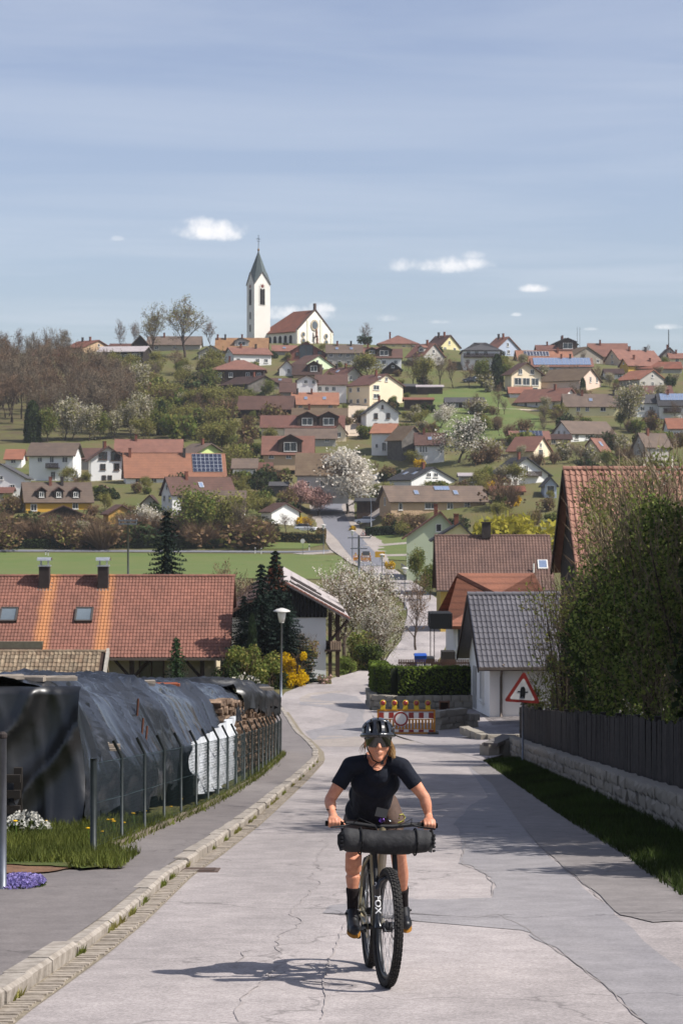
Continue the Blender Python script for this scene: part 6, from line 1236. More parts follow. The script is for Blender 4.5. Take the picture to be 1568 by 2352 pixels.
# ------------------------------------------------------------------ left side: covered firewood, chain-link fence
def tarp_mat(name, c, rough, bump=.012):
    m = mat(name, c, rough, .2, 2.0, tuple(x*1.8+.004 for x in srgb(c)), spec=.85, bump=bump, bscale=5.5, detail=4); return m
M_TARP = tarp_mat('black_plastic', '212429', .2, .004); M_TARP2 = tarp_mat('black_sheeting', '0c0d0e', .42, .006); M_TARPW = mat('white_plastic', 'd5d9de', .4, .15, 5, 'a5abb2', bump=.008, bscale=5, spec=.5)
def pile_r(Y): return float(np.interp(Y, [29, 34, 40, 52, 66, 70], [-3.45, -3.02, -2.62, -2.22, -1.98, -2.0]))
def pile_h(Y): return float(np.interp(Y, [29, 33, 40, 46, 52, 60, 66, 68], [1.74, 1.80, 1.78, 1.76, 1.8, 1.76, 1.68, 1.6]))
def pg(Y): return -P(Y)+.1
def crease(s, t, seed):
    w1 = 1.5*noise2(s*.45, t*.7, seed)+.5*noise2(s*1.3, t*1.5, seed+4); a = 1-abs(math.sin((s*1.15-t*.6+w1)*math.pi)); b_ = 1-abs(math.sin((s*2.1+t*.7+2.2*noise2(s*.9, t*.8, seed+6))*math.pi)); m1 = noise2(s*.6, t*.5, seed+11); m2 = noise2(s*.9+7, t*.9, seed+13); c = noise2(s*5.3+t*1.4, t*3.2, seed+5)
    return .2*a**2*m1+.05*b_**3*m2+.006*c
def tarp(name, label, y0, y1, m, hang, lift=0.0, seed=1, width=2.7, hangl=1.2, step=.06, diag=0.0, rag=.1, tent=0.0):
    ny = int((y1-y0)/step)+1; prof_n = 60; vs = []; yc = (y0+y1)/2
    tf = lambda y: float(np.interp(y, [30, 32, 44, 49], [.6, 1, .9, .3]))
    root_loc = Vector((pile_r(yc)-width/2, yc, pg(yc)))
    for i in range(ny):
        y = y0+(y1-y0)*i/(ny-1)
        for j in range(prof_n):
            t = j/(prof_n-1); xr = pile_r(y); h = pile_h(y)+lift+.1*(noise1(y*.55, seed)-.5)+.05*(noise1(y*1.7, seed+8)-.5)
            hg = min(h-.05, hang(y)*(1+rag*(noise1(y*2.3, seed+2)-.5)*2)); total = hangl+width+hg; d = t*total
            if d < hangl: p = Vector((xr-width-.03, 0, h-(hangl-d))); nn = Vector((-1, 0, 0))
            elif d < hangl+width: 
                u = (d-hangl)/width; p = Vector((xr-width+(width-tent*tf(y))*u, 0, h+.12*math.sin(math.pi*u)+.10*(noise2(u*3, y*.8, seed+7)-.5))); nn = Vector((0, 0, 1))
            else: 
                q = d-hangl-width; tt = tent*tf(y); p = Vector((xr-tt+.04+.06*q*math.sin(y*.9+seed)+tt*1.15*min(1, q/1.2), 0, h-q)); nn = Vector((1, 0, tt*.8)).normalized()
            ec = d-(hangl+width)
            if abs(ec) < .28:       # rounded shoulder
                k = 1-abs(ec)/.28; nn = (Vector((1, 0, 0))*(.5+ec/.56)+Vector((0, 0, 1))*(.5-ec/.56)).normalized(); p = p-(Vector((.11, 0, .11))*k*k)
            dsp = crease(y-y0+diag*d, d, seed); p += nn*dsp; vs.append((p.x-root_loc.x, y+.05*math.sin(d*3+y)-root_loc.y, p.z+pg(y)-root_loc.z))
    b = MB().add(vs, [(i*prof_n+j, (i+1)*prof_n+j, (i+1)*prof_n+j+1, i*prof_n+j+1) for i in range(ny-1) for j in range(prof_n-1)])
    o = b.build(name, m, None, root_loc, smooth=True); return tag(o, label, 'tarpaulin')
tarp('tarpaulin', 'glossy black tarpaulin in folds over the near half of the woodpile', 29.6, 53.5, M_TARP, lambda y: float(np.interp(y, [29, 33, 38, 42, 46, 50, 54], [1.72, 1.72, 1.62, 1.35, .85, .6, .45])), .05, 3, diag=.75, tent=.62)
tarp('tarpaulin', 'black tarpaulin strip over the far end of the woodpile', 50.5, 67.6, M_TARP2, lambda y: float(np.interp(y, [50, 56, 60, 67], [.42, .48, .55, .5])), .10, 11, diag=.3, rag=.45)
# front sheet closing the near end
def front_sheet():
    n, k = 60, 34; y0 = 29.45; vs = []; loc = Vector((-5.0, y0, pg(y0)))
    for i in range(n):
        u = i/(n-1); x = -6.6+3.22*u
        for j in range(k):
            t = j/(k-1); z = (pile_h(29.5)+.1)*(1-t*.93)
            f = .2*math.sin(u*19+3*t+2.5*noise1(u*5, 3))*(.2+.8*t)*.6+crease(u*3.2, z*.9, 21)*1.5
            vs.append((x-loc.x+.05*math.sin(t*5+u*4), -f+.02-.25*t*t+(.15 if j == 0 else 0), z-.12*noise1(u*9, 5)*t))
    o = MB().add(vs, [(i*k+j, i*k+j+1, (i+1)*k+j+1, (i+1)*k+j) for i in range(n-1) for j in range(k-1)]).build('tarpaulin', M_TARP2, None, loc, smooth=True); tag(o, 'black plastic sheet hanging over the near end of the woodpile', 'tarpaulin')
front_sheet()
# white sheet on the flank behind the fence
def white_sheet():
    n, k = 40, 20; loc = Vector((-2.3, 41.5, pg(41.5))); vs = []
    for i in range(n):
        u = i/(n-1); y = 37.2+u*7.6; top = float(np.interp(u, [0, .25, .5, .8, 1], [.85, .95, 1.05, 1.2, 1.25]))
        for j in range(k):
            t = j/(k-1); z = top*(1-t)+.08; x = pile_r(y)+.26+.05*t+crease(y*.8, z*1.6, 31)*1.1
            vs.append((x-loc.x, y-loc.y, z+pg(y)-loc.z))
    tag(MB().add(vs, [(i*k+j, (i+1)*k+j, (i+1)*k+j+1, i*k+j+1) for i in range(n-1) for j in range(k-1)]).build('tarpaulin', M_TARPW, None, loc, smooth=True), 'white plastic sheet on the flank of the woodpile behind the fence', 'tarpaulin')
white_sheet()
# the firewood
M_LOG = mat('split_log', '8d7764', .92, .35, 9, '4f4036', objvar=.28, isl=.28, bump=.006); M_LOGD = mat('wood_core', '241d18', .95, .2, 3)
ws = thing('firewood_stack', 'long stack of split grey firewood under the black tarpaulins', 'woodpile', (pile_r(48)-1.2, 48, pg(48))); o = Vector(ws.location)
b = MB(); vs = []; yl = np.arange(30, 67.6, 1.2)
for y in yl:
    x = pile_r(y); z = pg(y); h = pile_h(y); tc_ = .75 if y < 47 else 0; vs += [(x-.22, y, z-.3), (x-.22-tc_, y, z+h-.16), (x-2.5, y, z+h-.14), (x-2.5, y, z-.3)]
k = len(yl); b.add(vs, [(i*4+j, i*4+4+j, i*4+4+(j+1) % 4, i*4+(j+1) % 4) for i in range(k-1) for j in range(4)]+[(0, 1, 2, 3), (4*k-1, 4*k-2, 4*k-3, 4*k-4)]); b.build('stacked_core', M_LOGD, ws, world=True, fix=True)
logs = []
for i in range(9):
    r_ = random.Random(i); nn = r_.choice((3, 4, 4, 5, 6)); vs = []; bb = MB(); rad = .088
    for xx in (-.3, .0):
        for j in range(nn):
            a = 2*math.pi*j/nn+i; q = rad*r_.uniform(.75, 1.15) if xx < 0 else None
            vs.append((xx, rad*math.cos(a)*r_.uniform(.9, 1.1), rad*math.sin(a)*r_.uniform(.9, 1.1)))
    bb.add(vs, [(j, (j+1) % nn, nn+(j+1) % nn, nn+j) for j in range(nn)]+[tuple(range(nn, 2*nn))]); logs.append(bb.mesh('log', M_LOG))
rest = MB(); spots = []
y = 43.0
while y < 67.5:
    z = .06
    while z < (pile_h(y)-.1 if y > 46 else .75): spots.append((y+rnd.uniform(-.04, .04), z+rnd.uniform(-.03, .03))); z += .15
    y += .155
spots.sort(key=lambda s_: (s_[0] < 43, s_[0]))
for i, (y, z) in enumerate(spots):
    me = logs[rnd.randrange(9)]; loc = Vector((pile_r(y)-.0+rnd.uniform(-.06, .05), y, pg(y)+z))-o; a = rnd.uniform(0, 6.3); s_ = rnd.uniform(.8, 1.15)
    if i < 300: link('log', me, ws, loc, (a, rnd.uniform(-.08, .08), rnd.uniform(-.12, .12)), (1, s_, s_))
    else:
        Mr = Matrix.Rotation(a, 3, 'X')*1.0; rest.add([Mr @ Vector((v.co.x, v.co.y*s_, v.co.z*s_))+loc for v in me.vertices], [tuple(p_.vertices) for p_ in me.polygons])
rest.build('logs', M_LOG, ws)['kind'] = 'stuff'
# boards, bricks and rods weighing the sheets down
M_PLANK = mat('grey_plank', '9a8f82', .9, .25, 5, objvar=.15); M_BRICK = mat('orange_brick', 'a0583a', .9, .2, 6, objvar=.1); M_ROD = mat('rusty_rod', '5a3524', .85, .3, 20)
def topz(Y): return pg(Y)+pile_h(Y)+.12
for (x, Y, L, rz, m, nm, lab, hh, lf) in [(8, 30.2, .55, .3, M_PLANK, 'plank', 'pale plank on the near left top of the tarpaulin', .05, .10), (62, 30.5, .5, -.2, M_PLANK, 'plank', 'short board lying on the near tarpaulin edge', .06, .08), (125, 30.6, .62, .1, M_PLANK, 'plank', 'wide pale board on the front corner of the tarpaulin', .05, .08), (325, 41, .5, .2, M_PLANK, 'plank', 'dark lump of wood on the tarpaulin ridge', .12, .05),
        (372, 44, .7, .0, M_BRICK, 'brick', 'orange tile fragment on the tarpaulin ridge', .05, .06), (506, 57, 1.1, .1, M_BRICK, 'brick', 'row of orange tiles holding the far tarpaulin strip', .07, .05), (595, 62, .8, .1, M_PLANK, 'plank', 'white plank at the far end of the tarpaulin', .08, .06), (560, 60, .5, -.3, M_BRICK, 'brick', 'small orange brick near the far tarpaulin end', .07, .04)]:
    X = (x-784)/FD*Y; o_ = MB().box((0, 0, 0), (L, .13, hh), rz).box((.05, .16, .01), (L*.7, .1, hh*.8), rz+.15).build(nm, m, None, (X, Y, topz(Y)+lf)); tag(o_, lab, nm)
for k_, (x0, y0_, x1, y1_, Y, lab) in enumerate([(285, 1605, 275, 1722, 35, 'longest rusty rod leaning on the glossy tarpaulin'), (296, 1650, 287, 1728, 34.6, 'middle rusty rod leaning on the tarpaulin'), (305, 1668, 298, 1722, 34.4, 'shortest rusty rod behind the fence')]):
    a = at(x0, y0_, Y); c = at(x1, y1_+25, Y-.15); off = Vector((.22, 0, 0)); tag(MB().tube([Vector((0, 0, 0)), a-c], .018, 6).build('rod', M_ROD, None, c+off), lab, 'rod')
p = at(385, 1702, 40.5)
for k_, (x, y, Y, L, rz, lab) in enumerate([(385, 1697, 40.6, .8, 1.2, 'flat board on the tarpaulin edge above the white sheet'), (440, 1690, 43.0, .7, 1.4, 'stack of grey boards at the lower tarpaulin edge'), (215, 1722, 31.5, .55, .1, 'grey board tied to the tarpaulin near its front corner')]):
    q_ = at(x, y, Y); bb = MB().box((0, 0, 0), (L, .12, .035), rz).box((.04, .1, .045), (L*.8, .1, .035), rz+.1).box((-.05, -.02, .085), (L*.6, .11, .03), rz-.08); tag(bb.build('board_stack', M_PLANK, None, (q_.x+.1, Y, q_.z)), lab, 'boards')
# pallet slats showing at the dark left corner
pal = thing('pallet', 'dark wooden pallet stack at the far left under the sheet', 'pallet', (-4.8, 29.1, pg(29.2)-.05))
for i in range(4): MB().box((0, 0, .12+i*.2), (1.3, .08, .1)).build('slat', mat('pallet_wood', '2b2622', .9, .25, 4), pal)
for x in (-.6, 0, .6): MB().box((x, .15, .42), (.1, .1, .85)).build('block', mat('pallet_wood', '4a423b'), pal)

# chain-link fence
M_MESH = mat('green_wire', '26383a', .5, .2, 8, '34494a', metal=.3, spec=.4); M_FPOST = mat('fence_post_green', '252b2b', .5, .15, 6, '3a3f40', metal=.3)
cf = thing('chain_link_fence', 'green chain-link fence with thin dark posts along the pavement', 'fence', (fence_x(45), 45, pg(45))); o = Vector(cf.location)
FH = .98; b = MB(); cell = .085; y0, y1 = 24.6, 67.0; n = int((y1-y0)/cell)
def fp(y, z): return Vector((fence_x(y)+.012*math.sin(y*3.1), y, pg(y)+.05+z))-o
rw = .0019
for sgn in (1, -1):
    for i in range(-13, n+13):
        pts = []; steps = 6
        for s_ in range(steps+1):
            z = FH*.97*s_/steps; y = y0+i*cell+sgn*z*.95+(FH if sgn < 0 else 0)*.95-(0 if sgn > 0 else 0)
            if y0 <= y <= y1: pts.append((fp(y, z)))
        if len(pts) > 1:
            vs = []
            for p_ in pts: vs += [p_+Vector((0, -rw, -rw)), p_+Vector((0, rw, rw)), p_+Vector((rw*1.2, -rw, rw))]
            m_ = len(pts); b.add(vs, [(3*q+j, 3*q+(j+1) % 3, 3*q+3+(j+1) % 3, 3*q+3+j) for q in range(m_-1) for j in range(3)])
b.build('wire_mesh', M_MESH, cf)
for zt in (.03, .5, FH*.96): MB().tube([fp(y, zt) for y in np.arange(y0, y1, 1.1)], .004, 4).build('tension_wire', M_MESH, cf)
y = y0; i = 0
while y < y1+.1:
    r_ = .036 if i == 0 else .02; tip = Vector((-.10, -.02, .16)) if i else Vector((0, 0, .0)); MB().tube([fp(y, -.25), fp(y, FH-.02), fp(y, FH+.02)+tip], r_, 8).build('post', M_FPOST, cf, smooth=True); y += 1.9 if i < 8 else 2.3; i += 1
eb = MB(); vs = []; yl = np.arange(25.6, 67, .8)
for q in yl: x = fence_x(q); z = pg(q); vs += [(x-.04, q, z-.1), (x-.04, q, z+.05+.02*noise1(q*2, 4)), (x+.07, q, z+.045+.02*noise1(q*2, 4)), (x+.08, q, z-.1)]
k = len(yl); eb.add(vs, [(i*4+j, i*4+4+j, i*4+5+j, i*4+1+j) for i in range(k-1) for j in range(3)]); eb.build('concrete_edging', mat('edging_concrete', '7c7263', .95, .3, 5), cf, world=True, fix=True)
# steel posts at the left picture edge
gp = thing('steel_post', 'pale steel fence post at the left picture edge above purple flowers', 'post', (at(6, 2062, 20.3).x, 20.3, pg(20.3)-.1)); MB().tube([(0, 0, -.2), (0, 0, 1.46)], .036, 12).build('post', M_POLE, gp, smooth=True); MB().lathe([(.036, 0), (.042, .01), (.042, .04), (.02, .06)], (0, 0, 1.45), 12).build('post_cap', M_CHIM, gp)
gp2 = thing('steel_post', 'second shorter steel post cut by the left picture edge', 'post', (at(-6, 2062, 20.6).x, 20.6, pg(20.6)-.1)); MB().tube([(0, 0, -.2), (0, 0, 1.15)], .035, 12).build('post', M_POLE, gp2, smooth=True); MB().lathe([(.035, 0), (.04, .01), (.04, .03), (.02, .05)], (0, 0, 1.14), 12).build('post_cap', M_CHIM, gp2)
# bare soil strip and verge lawn
zl = lambda x, y: pg(y)
poly_sheet('soil_patch', jag([(-3.6, 21.9), (-2.95, 22.0), (-2.65, 22.6), (-2.9, 23.0), (-3.6, 23.2), (-5.5, 23.0), (-5.5, 21.6)], .06, 4, 8), mat('bare_soil', '7a5c45', .97, .35, 5, '5a4232', bump=.03, bscale=14), zl, .008)
M_LAWN = mat('verge_soil_grass', '40521f', .95, .3, 3, '4f4b26', bump=.03, bscale=20)
poly_sheet('verge', jag([(-2.62, 22.5), (-2.2, 22.6), (-2.3, 23.4), (-2.6, 24.8), (-2.72, 26), (-2.5, 29), (-2.5, 32), (-7, 32), (-7, 22.9), (-3.6, 23.0)], .08, 5, 4), M_LAWN, zl, .02, None, 'structure', .6)
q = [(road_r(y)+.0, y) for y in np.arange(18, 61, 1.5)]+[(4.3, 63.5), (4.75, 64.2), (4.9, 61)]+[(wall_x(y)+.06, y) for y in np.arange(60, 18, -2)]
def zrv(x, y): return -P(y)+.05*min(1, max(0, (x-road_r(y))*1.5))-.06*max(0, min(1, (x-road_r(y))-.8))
poly_sheet('verge', q, mat('shade_darkened_verge', '2f3a1a', .95, .3, 3, '38321e', bump=.04, bscale=16), zrv, .012, None, 'structure', .7)  # verge colour darkened, part of its shade is put into the green
# ------------------------------------------------------------------ plants
rng = np.random.default_rng(5)
def quads(C, size, aspect=1.0, up=None, flat=0.0):
    """random leaf-sized quads at centres C -> verts, faces"""
    C = np.asarray(C); n = len(C); a = rng.normal(size=(n, 3))
    if flat: a[:, 2] *= (1-flat)
    if up is not None: a = a*up[1]+np.array(up[0])
    a /= np.linalg.norm(a, axis=1)[:, None]+1e-9; r = rng.normal(size=(n, 3)); b_ = np.cross(a, r); b_ /= np.linalg.norm(b_, axis=1)[:, None]+1e-9
    s = (np.asarray(size)*rng.uniform(.6, 1.25, n))[:, None]; A = a*s*aspect; B_ = b_*s
    v = np.stack([C-A-B_*.5, C+B_*.9, C+A+B_*.2, C-B_*.9], 1).reshape(-1, 3); f = np.arange(4*n).reshape(n, 4)
    return v, f
def slivers(Pa, Pb, wd):
    """thin tapered triangles from Pa to Pb: twigs"""
    Pa, Pb = np.asarray(Pa), np.asarray(Pb); n = len(Pa); d = Pb-Pa; r = rng.normal(size=(n, 3)); s = np.cross(d, r); s /= np.linalg.norm(s, axis=1)[:, None]+1e-9; s *= np.asarray(wd).reshape(-1, 1) if np.ndim(wd) else wd
    return np.stack([Pa-s, Pa+s, Pb], 1).reshape(-1, 3), np.arange(3*n).reshape(n, 3)
def np_mesh(name, parts, mats):
    vs = []; fs = []; mi = []; o = 0
    for (v, f, m) in parts:
        vs.append(v); fs += [tuple(r) for r in (f+o).tolist()]; mi += [m]*len(f); o += len(v)
    me = bpy.data.meshes.new(name); me.from_pydata(np.concatenate(vs).tolist(), [], fs)
    for m in mats: me.materials.append(m)
    me.polygons.foreach_set('material_index', mi); me.update(); return me
def skeleton(seed, H, spread, trunk=.22, nl=9, n2=6, n3=5, n4=4, up=.55, r0=None, crook=.18, multi=0):
    """branching frame: returns trunk mesh builder, list of twig segments and tip positions"""
    r = random.Random(seed); b = MB(); tw0 = []; tw1 = []; tips = []; r0 = r0 or H*.022
    def limb(p, d, L, rad, segs, bend):
        pts = [p]; dd = d.normalized(); 
        for i in range(segs):
            dd = (dd+Vector((r.gauss(0, crook), r.gauss(0, crook), r.gauss(0, crook)+bend))).normalized(); pts.append(pts[-1]+dd*L/segs)
        return pts, dd
    def sub(p, d, L, rad, lev):
        segs = (5, 4, 3, 2)[lev]; pts, dd = limb(p, d, L, rad, segs, .10 if lev < 2 else .03)
        if lev < 2: b.tube(pts, [rad*(1-.75*i/segs) for i in range(segs+1)], 5 if lev == 0 else 4, cap=False)
        else:
            for q0, q1 in zip(pts, pts[1:]): tw0.append(tuple(q0)); tw1.append(tuple(q1))
        if lev == 3: tips.append(tuple(pts[-1])); tips.append(tuple(pts[1])); return
        k = (n2, n3, n4)[lev]
        for i in range(k):
            t = .25+.75*(i+r.random())/k; j = min(segs-1, int(t*segs)); q = pts[j].lerp(pts[j+1], t*segs-j) if t*segs-j <= 1 else pts[-1]
            ax = Vector((r.gauss(0, 1), r.gauss(0, 1), r.gauss(.25, .6))).normalized(); nd = (dd*.75+ax*.85).normalized(); sub(q, nd, L*r.uniform(.42, .65), rad*.42, lev+1)
    if multi:
        for i in range(multi):
            a = 2*math.pi*i/multi+r.random(); d = Vector((math.cos(a)*spread, math.sin(a)*spread, 1)).normalized(); sub(Vector((math.cos(a)*.12, math.sin(a)*.12, 0)), d, H*r.uniform(.55, .8), r0*.5, 0)
        return b, tw0, tw1, tips
    tp, dd = limb(Vector((0, 0, -.3)), Vector((0, 0, 1)), H*.72, r0, 6, .12); b.tube(tp, [r0*(1.15-.9*i/6) for i in range(7)], 7, cap=False)
    for i in range(nl):
        t = trunk+(1-trunk)*(i+r.random()*.6)/nl; j = min(5, int(t*6)); q = tp[j].lerp(tp[j+1], min(1, t*6-j)); a = i*2.4+r.random(); d = Vector((math.cos(a)*spread, math.sin(a)*spread, up+.5*t)).normalized()
        sub(q, d, H*.5*(1.15-.5*t)*r.uniform(.8, 1.1), r0*.5*(1.1-.6*t), 0)
    return b, tw0, tw1, tips
M_BARK = mat('bark', '4c4038', .95, .3, 3, objvar=.12); M_TWIG = mat('bare_twig', '765f49', .95, .2, 1, objvar=.16); M_TWIGG = mat('grey_twig', '7a6c58', .95, .2, 1, objvar=.14)
def leafm(name, c, c2, isl=.25, trans=.35, hue=.012): return mat(name, c, .75, .3, .9, c2, objvar=.14, isl=isl, trans=trans, huevar=hue, spec=.15, detail=1)
M_BLOS = leafm('white_blossom', 'e4ded3', 'bdb5a4', .15, .35); M_BLOSP = leafm('pink_blossom', 'c4a199', '96766c', .2, .3); M_BLOSG = leafm('fading_blossom', 'b8b09c', '918b70', .25, .3)
M_BUD = leafm('budding_leaf', '8c8748', '6d6d38', .3); M_LEAF = leafm('spring_leaf', '6f7c3a', '54612c', .3); M_DLEAF = leafm('dark_leaf', '3f4b27', '2c361c', .3, .2); M_YEL_ = leafm('forsythia_flower', 'd4b414', 'c09a10', .15, .35, .004); M_WILL = leafm('willow_leaf', 'b3a83e', '8f8a34', .2, .4, .006)
M_NEED = leafm('spruce_needle', '24332a', '17211b', .3, .1); M_THUJA = leafm('thuja_leaf', '36452a', '232f1c', .3, .15); M_CONE = leafm('cone_brown', '5a3a28', '43291c', .2, .1); M_BROWNB = leafm('brown_bud', '7a6147', '5e4c36', .25, .2)
PROTO = {}
def proto(key, parts):
    """parts: list of (part name, mesh)"""
    PROTO[key] = parts
def tree_proto(key, seed, H=10, leaf=None, nleaf=0, lsize=.25, spread=.9, tw=.03, twm=None, jitter=.5, n4=4, nl=9, n2=6, n3=5, trunk=.22, up=.55, leaf2=None, frac2=0, multi=0, crook=.18, r0=None, twn=1.0):
    b, t0, t1, tips = skeleton(seed, H, spread, trunk, nl, n2, n3, n4, up, r0, crook, multi)
    me = b.mesh('trunk', M_BARK, smooth=True); parts = []; mats = [twm or M_TWIG]
    v, f = slivers(t0, t1, tw); parts.append((v, f, 0))
    if leaf:
        tp = np.array(tips); C = tp[rng.integers(0, len(tp), nleaf)]+rng.normal(size=(nleaf, 3))*jitter; C[:, 2] = np.maximum(C[:, 2], H*.08)
        k = int(nleaf*(1-frac2)); v, f = quads(C[:k], lsize); parts.append((v, f, 1)); mats.append(leaf)
        if leaf2: v, f = quads(C[k:], lsize); parts.append((v, f, 2)); mats.append(leaf2)
    proto(key, [('trunk', me), ('crown', np_mesh('crown', parts, mats))])
tree_proto('bare1', 1, 12, tw=.055, n4=4); tree_proto('bare2', 2, 12, tw=.055, spread=.7, up=.9, n4=4, twm=M_TWIGG); tree_proto('bare3', 3, 11, tw=.055, spread=.6, up=1.0, trunk=.35)
tree_proto('tall1', 14, 14, tw=.075, spread=.45, up=1.2, trunk=.42, nl=8, n2=5, n3=4); tree_proto('tall2', 15, 14, tw=.075, spread=.5, up=1.1, trunk=.48, nl=8, n2=5, n3=4, twm=M_TWIGG)
tree_proto('lime', 4, 14, leaf=M_BUD, nleaf=1500, lsize=.16, spread=.75, up=.9, tw=.06, n4=5, twm=M_TWIGG, nl=11)
tree_proto('bud1', 5, 8, leaf=M_BUD, nleaf=2600, lsize=.2, tw=.03); tree_proto('bud2', 6, 8, leaf=M_LEAF, nleaf=3600, lsize=.2, leaf2=M_BUD, frac2=.4, tw=.03)
tree_proto('cherry1', 7, 8, leaf=M_BLOS, nleaf=6500, lsize=.17, spread=1.15, up=.4, tw=.03, jitter=.45, nl=11); tree_proto('cherry2', 8, 8, leaf=M_BLOS, nleaf=4200, lsize=.17, tw=.03, leaf2=M_BUD, frac2=.15, jitter=.5)
tree_proto('pale', 9, 7, leaf=M_BLOSG, nleaf=3000, lsize=.18, tw=.03, leaf2=M_BUD, frac2=.3); tree_proto('pink', 10, 6, leaf=M_BLOSP, nleaf=4200, lsize=.14, tw=.03, spread=.9, jitter=.35)
tree_proto('ivytree', 12, 8, leaf=M_BLOS, nleaf=3000, lsize=.16, leaf2=M_DLEAF, frac2=.4, tw=.03, spread=1.1)
tree_proto('near1', 21, 7.5, leaf=M_BUD, nleaf=24000, lsize=.075, spread=.7, up=.9, tw=.024, jitter=.35, leaf2=M_LEAF, frac2=.4)
tree_proto('near2', 22, 7.5, leaf=M_BUD, nleaf=12000, lsize=.07, spread=.7, up=.9, tw=.03, jitter=.3)
def bush_proto(key, seed, leaf, n, ls, W=2.0, H=2.0, leaf2=None, frac2=.0, core=.55, twigs=300, twm=None, lump=7):
    r = random.Random(seed); C = []
    lumps = [(r.gauss(0, .45), r.gauss(0, .45), r.uniform(.25, .8), r.uniform(.35, .6)) for _ in range(lump)]
    cs = rng.integers(0, lump, n); L = np.array(lumps)[cs]; d = rng.normal(size=(n, 3)); d /= np.linalg.norm(d, axis=1)[:, None]; rad = rng.uniform(core, 1.08, n)[:, None]
    C = L[:, :3]+d*rad*L[:, 3:4]; C = C*np.array([W*.62, W*.62, H*.78]); C[:, 2] = np.abs(C[:, 2])
    k = int(n*(1-frac2)); parts = []; mats = [twm or M_TWIG]; th = rng.uniform(0, 6.28, twigs); rr = rng.uniform(.2, .62, twigs)*W; base = np.stack([np.cos(th)*rr*.15, np.sin(th)*rr*.15, np.zeros(twigs)], 1); tip = np.stack([np.cos(th)*rr, np.sin(th)*rr, rng.uniform(.5, 1.12, twigs)*H], 1)
    v, f = slivers(base, tip, .014); parts.append((v, f, 0)); v, f = quads(C[:k], ls); parts.append((v, f, 1)); mats.append(leaf)
    if leaf2: v, f = quads(C[k:], ls); parts.append((v, f, 2)); mats.append(leaf2)
    b = MB()
    for i in range(5): a = i*1.3; b.tube([(0, 0, -.2), (.1*math.cos(a), .1*math.sin(a), .3), (W*.25*math.cos(a), W*.25*math.sin(a), H*.6)], [.04, .03, .01], 4)
    proto(key, [('stem', b.mesh('stem', M_BARK)), ('foliage', np_mesh('foliage', parts, mats))])
bush_proto('bushg', 1, M_LEAF, 900, .16, leaf2=M_BUD, frac2=.35); bush_proto('bushd', 2, M_DLEAF, 1000, .15); bush_proto('bushb', 3, M_BROWNB, 500, .13, leaf2=M_BUD, frac2=.3, twigs=600); bush_proto('bushw', 4, M_BLOSG, 900, .14, leaf2=M_BUD, frac2=.3, twigs=400)
bush_proto('forsy', 5, M_YEL_, 1300, .13, twigs=300); bush_proto('bushbare', 6, M_BROWNB, 160, .12, twigs=1100); bush_proto('willow', 7, M_WILL, 3800, .11, 2.2, 2.0, twigs=700, lump=12, twm=M_WILL)
def conifer_proto(key, seed, H, W, m, sparse=1.0, cones=False, lv=24):
    r = random.Random(seed); b = MB(); b.tube([(0, 0, -.3), (0, 0, H*.5), (0, 0, H*.98)], [H*.018, H*.012, .01], 6); C0 = []; C1 = []; wd = []
    for i in range(lv):
        t = (i+.5)/lv; z = H*(.04+.95*t); R_ = W/2*(1-t)**.8*r.uniform(.85, 1.1)+.12; nb = int((10-4*t)*sparse)
        for k in range(nb):
            a = k*6.283/nb+i*1.1+r.uniform(-.3, .3); L = R_*r.uniform(.75, 1.12); tip = Vector((math.cos(a)*L, math.sin(a)*L, z-L*.28+.12*L*r.random())); base = Vector((0, 0, z+.1)); ns = max(5, int(L*7))
            for q in range(ns):
                f = (q+.4)/ns; p = base.lerp(tip, f)+Vector((0, 0, -.18*L*math.sin(f*3.14)*.5)); w_ = (.34*(1-f*.55))*max(.35, L*.35)
                for s in (-1, 1, 0):
                    e = p+Vector((-math.sin(a)*s*w_+math.cos(a)*w_*.7, math.cos(a)*s*w_+math.sin(a)*w_*.7, -.18*w_+r.uniform(-.08, .05))); C0.append(tuple(p)); C1.append(tuple(e)); wd.append(.10+.07*r.random())
    v, f = slivers(C0, C1, np.array(wd)); parts = [(v, f, 0)]; mats = [m]
    if cones:
        n = 160; th = rng.uniform(0, 6.28, n); t = rng.uniform(.72, .98, n); rr = W/2*(1-t)**.8*rng.uniform(.4, 1, n); C = np.stack([np.cos(th)*rr, np.sin(th)*rr, H*t-.2], 1); v, f = quads(C, .1); parts.append((v, f, 1)); mats.append(M_CONE)
    proto(key, [('trunk', b.mesh('trunk', M_BARK)), ('crown', np_mesh('crown', parts, mats))])
conifer_proto('spruce', 1, 9, 5.0, M_NEED, 1.2, False, 30); conifer_proto('spruce2', 2, 9, 4.4, M_NEED, 1.25, True, 30); conifer_proto('young', 3, 3.2, 2.2, leafm('young_spruce', '3f5434', '2b3a25', .3, .2), .8, False, 14)
def column_proto(key, H, W, m, n, ls):
    t = rng.uniform(0, 1, n); th = rng.uniform(0, 6.28, n); rr = W/2*np.sqrt(np.clip(1-t**3.2, 0, 1))*rng.uniform(.75, 1.05, n); C = np.stack([np.cos(th)*rr, np.sin(th)*rr, t*H], 1); v, f = quads(C, ls, 1.6, ((0, 0, 1.2), .6))
    proto(key, [('trunk', MB().tube([(0, 0, -.2), (0, 0, H*.8)], [.08, .02], 5).mesh('trunk', M_BARK)), ('foliage', np_mesh('foliage', [(v, f, 0)], [m]))])
column_proto('thuja', 5, 1.3, M_THUJA, 2600, .1)
column_proto('darkcone', 6, 3.0, M_DLEAF, 2400, .2)
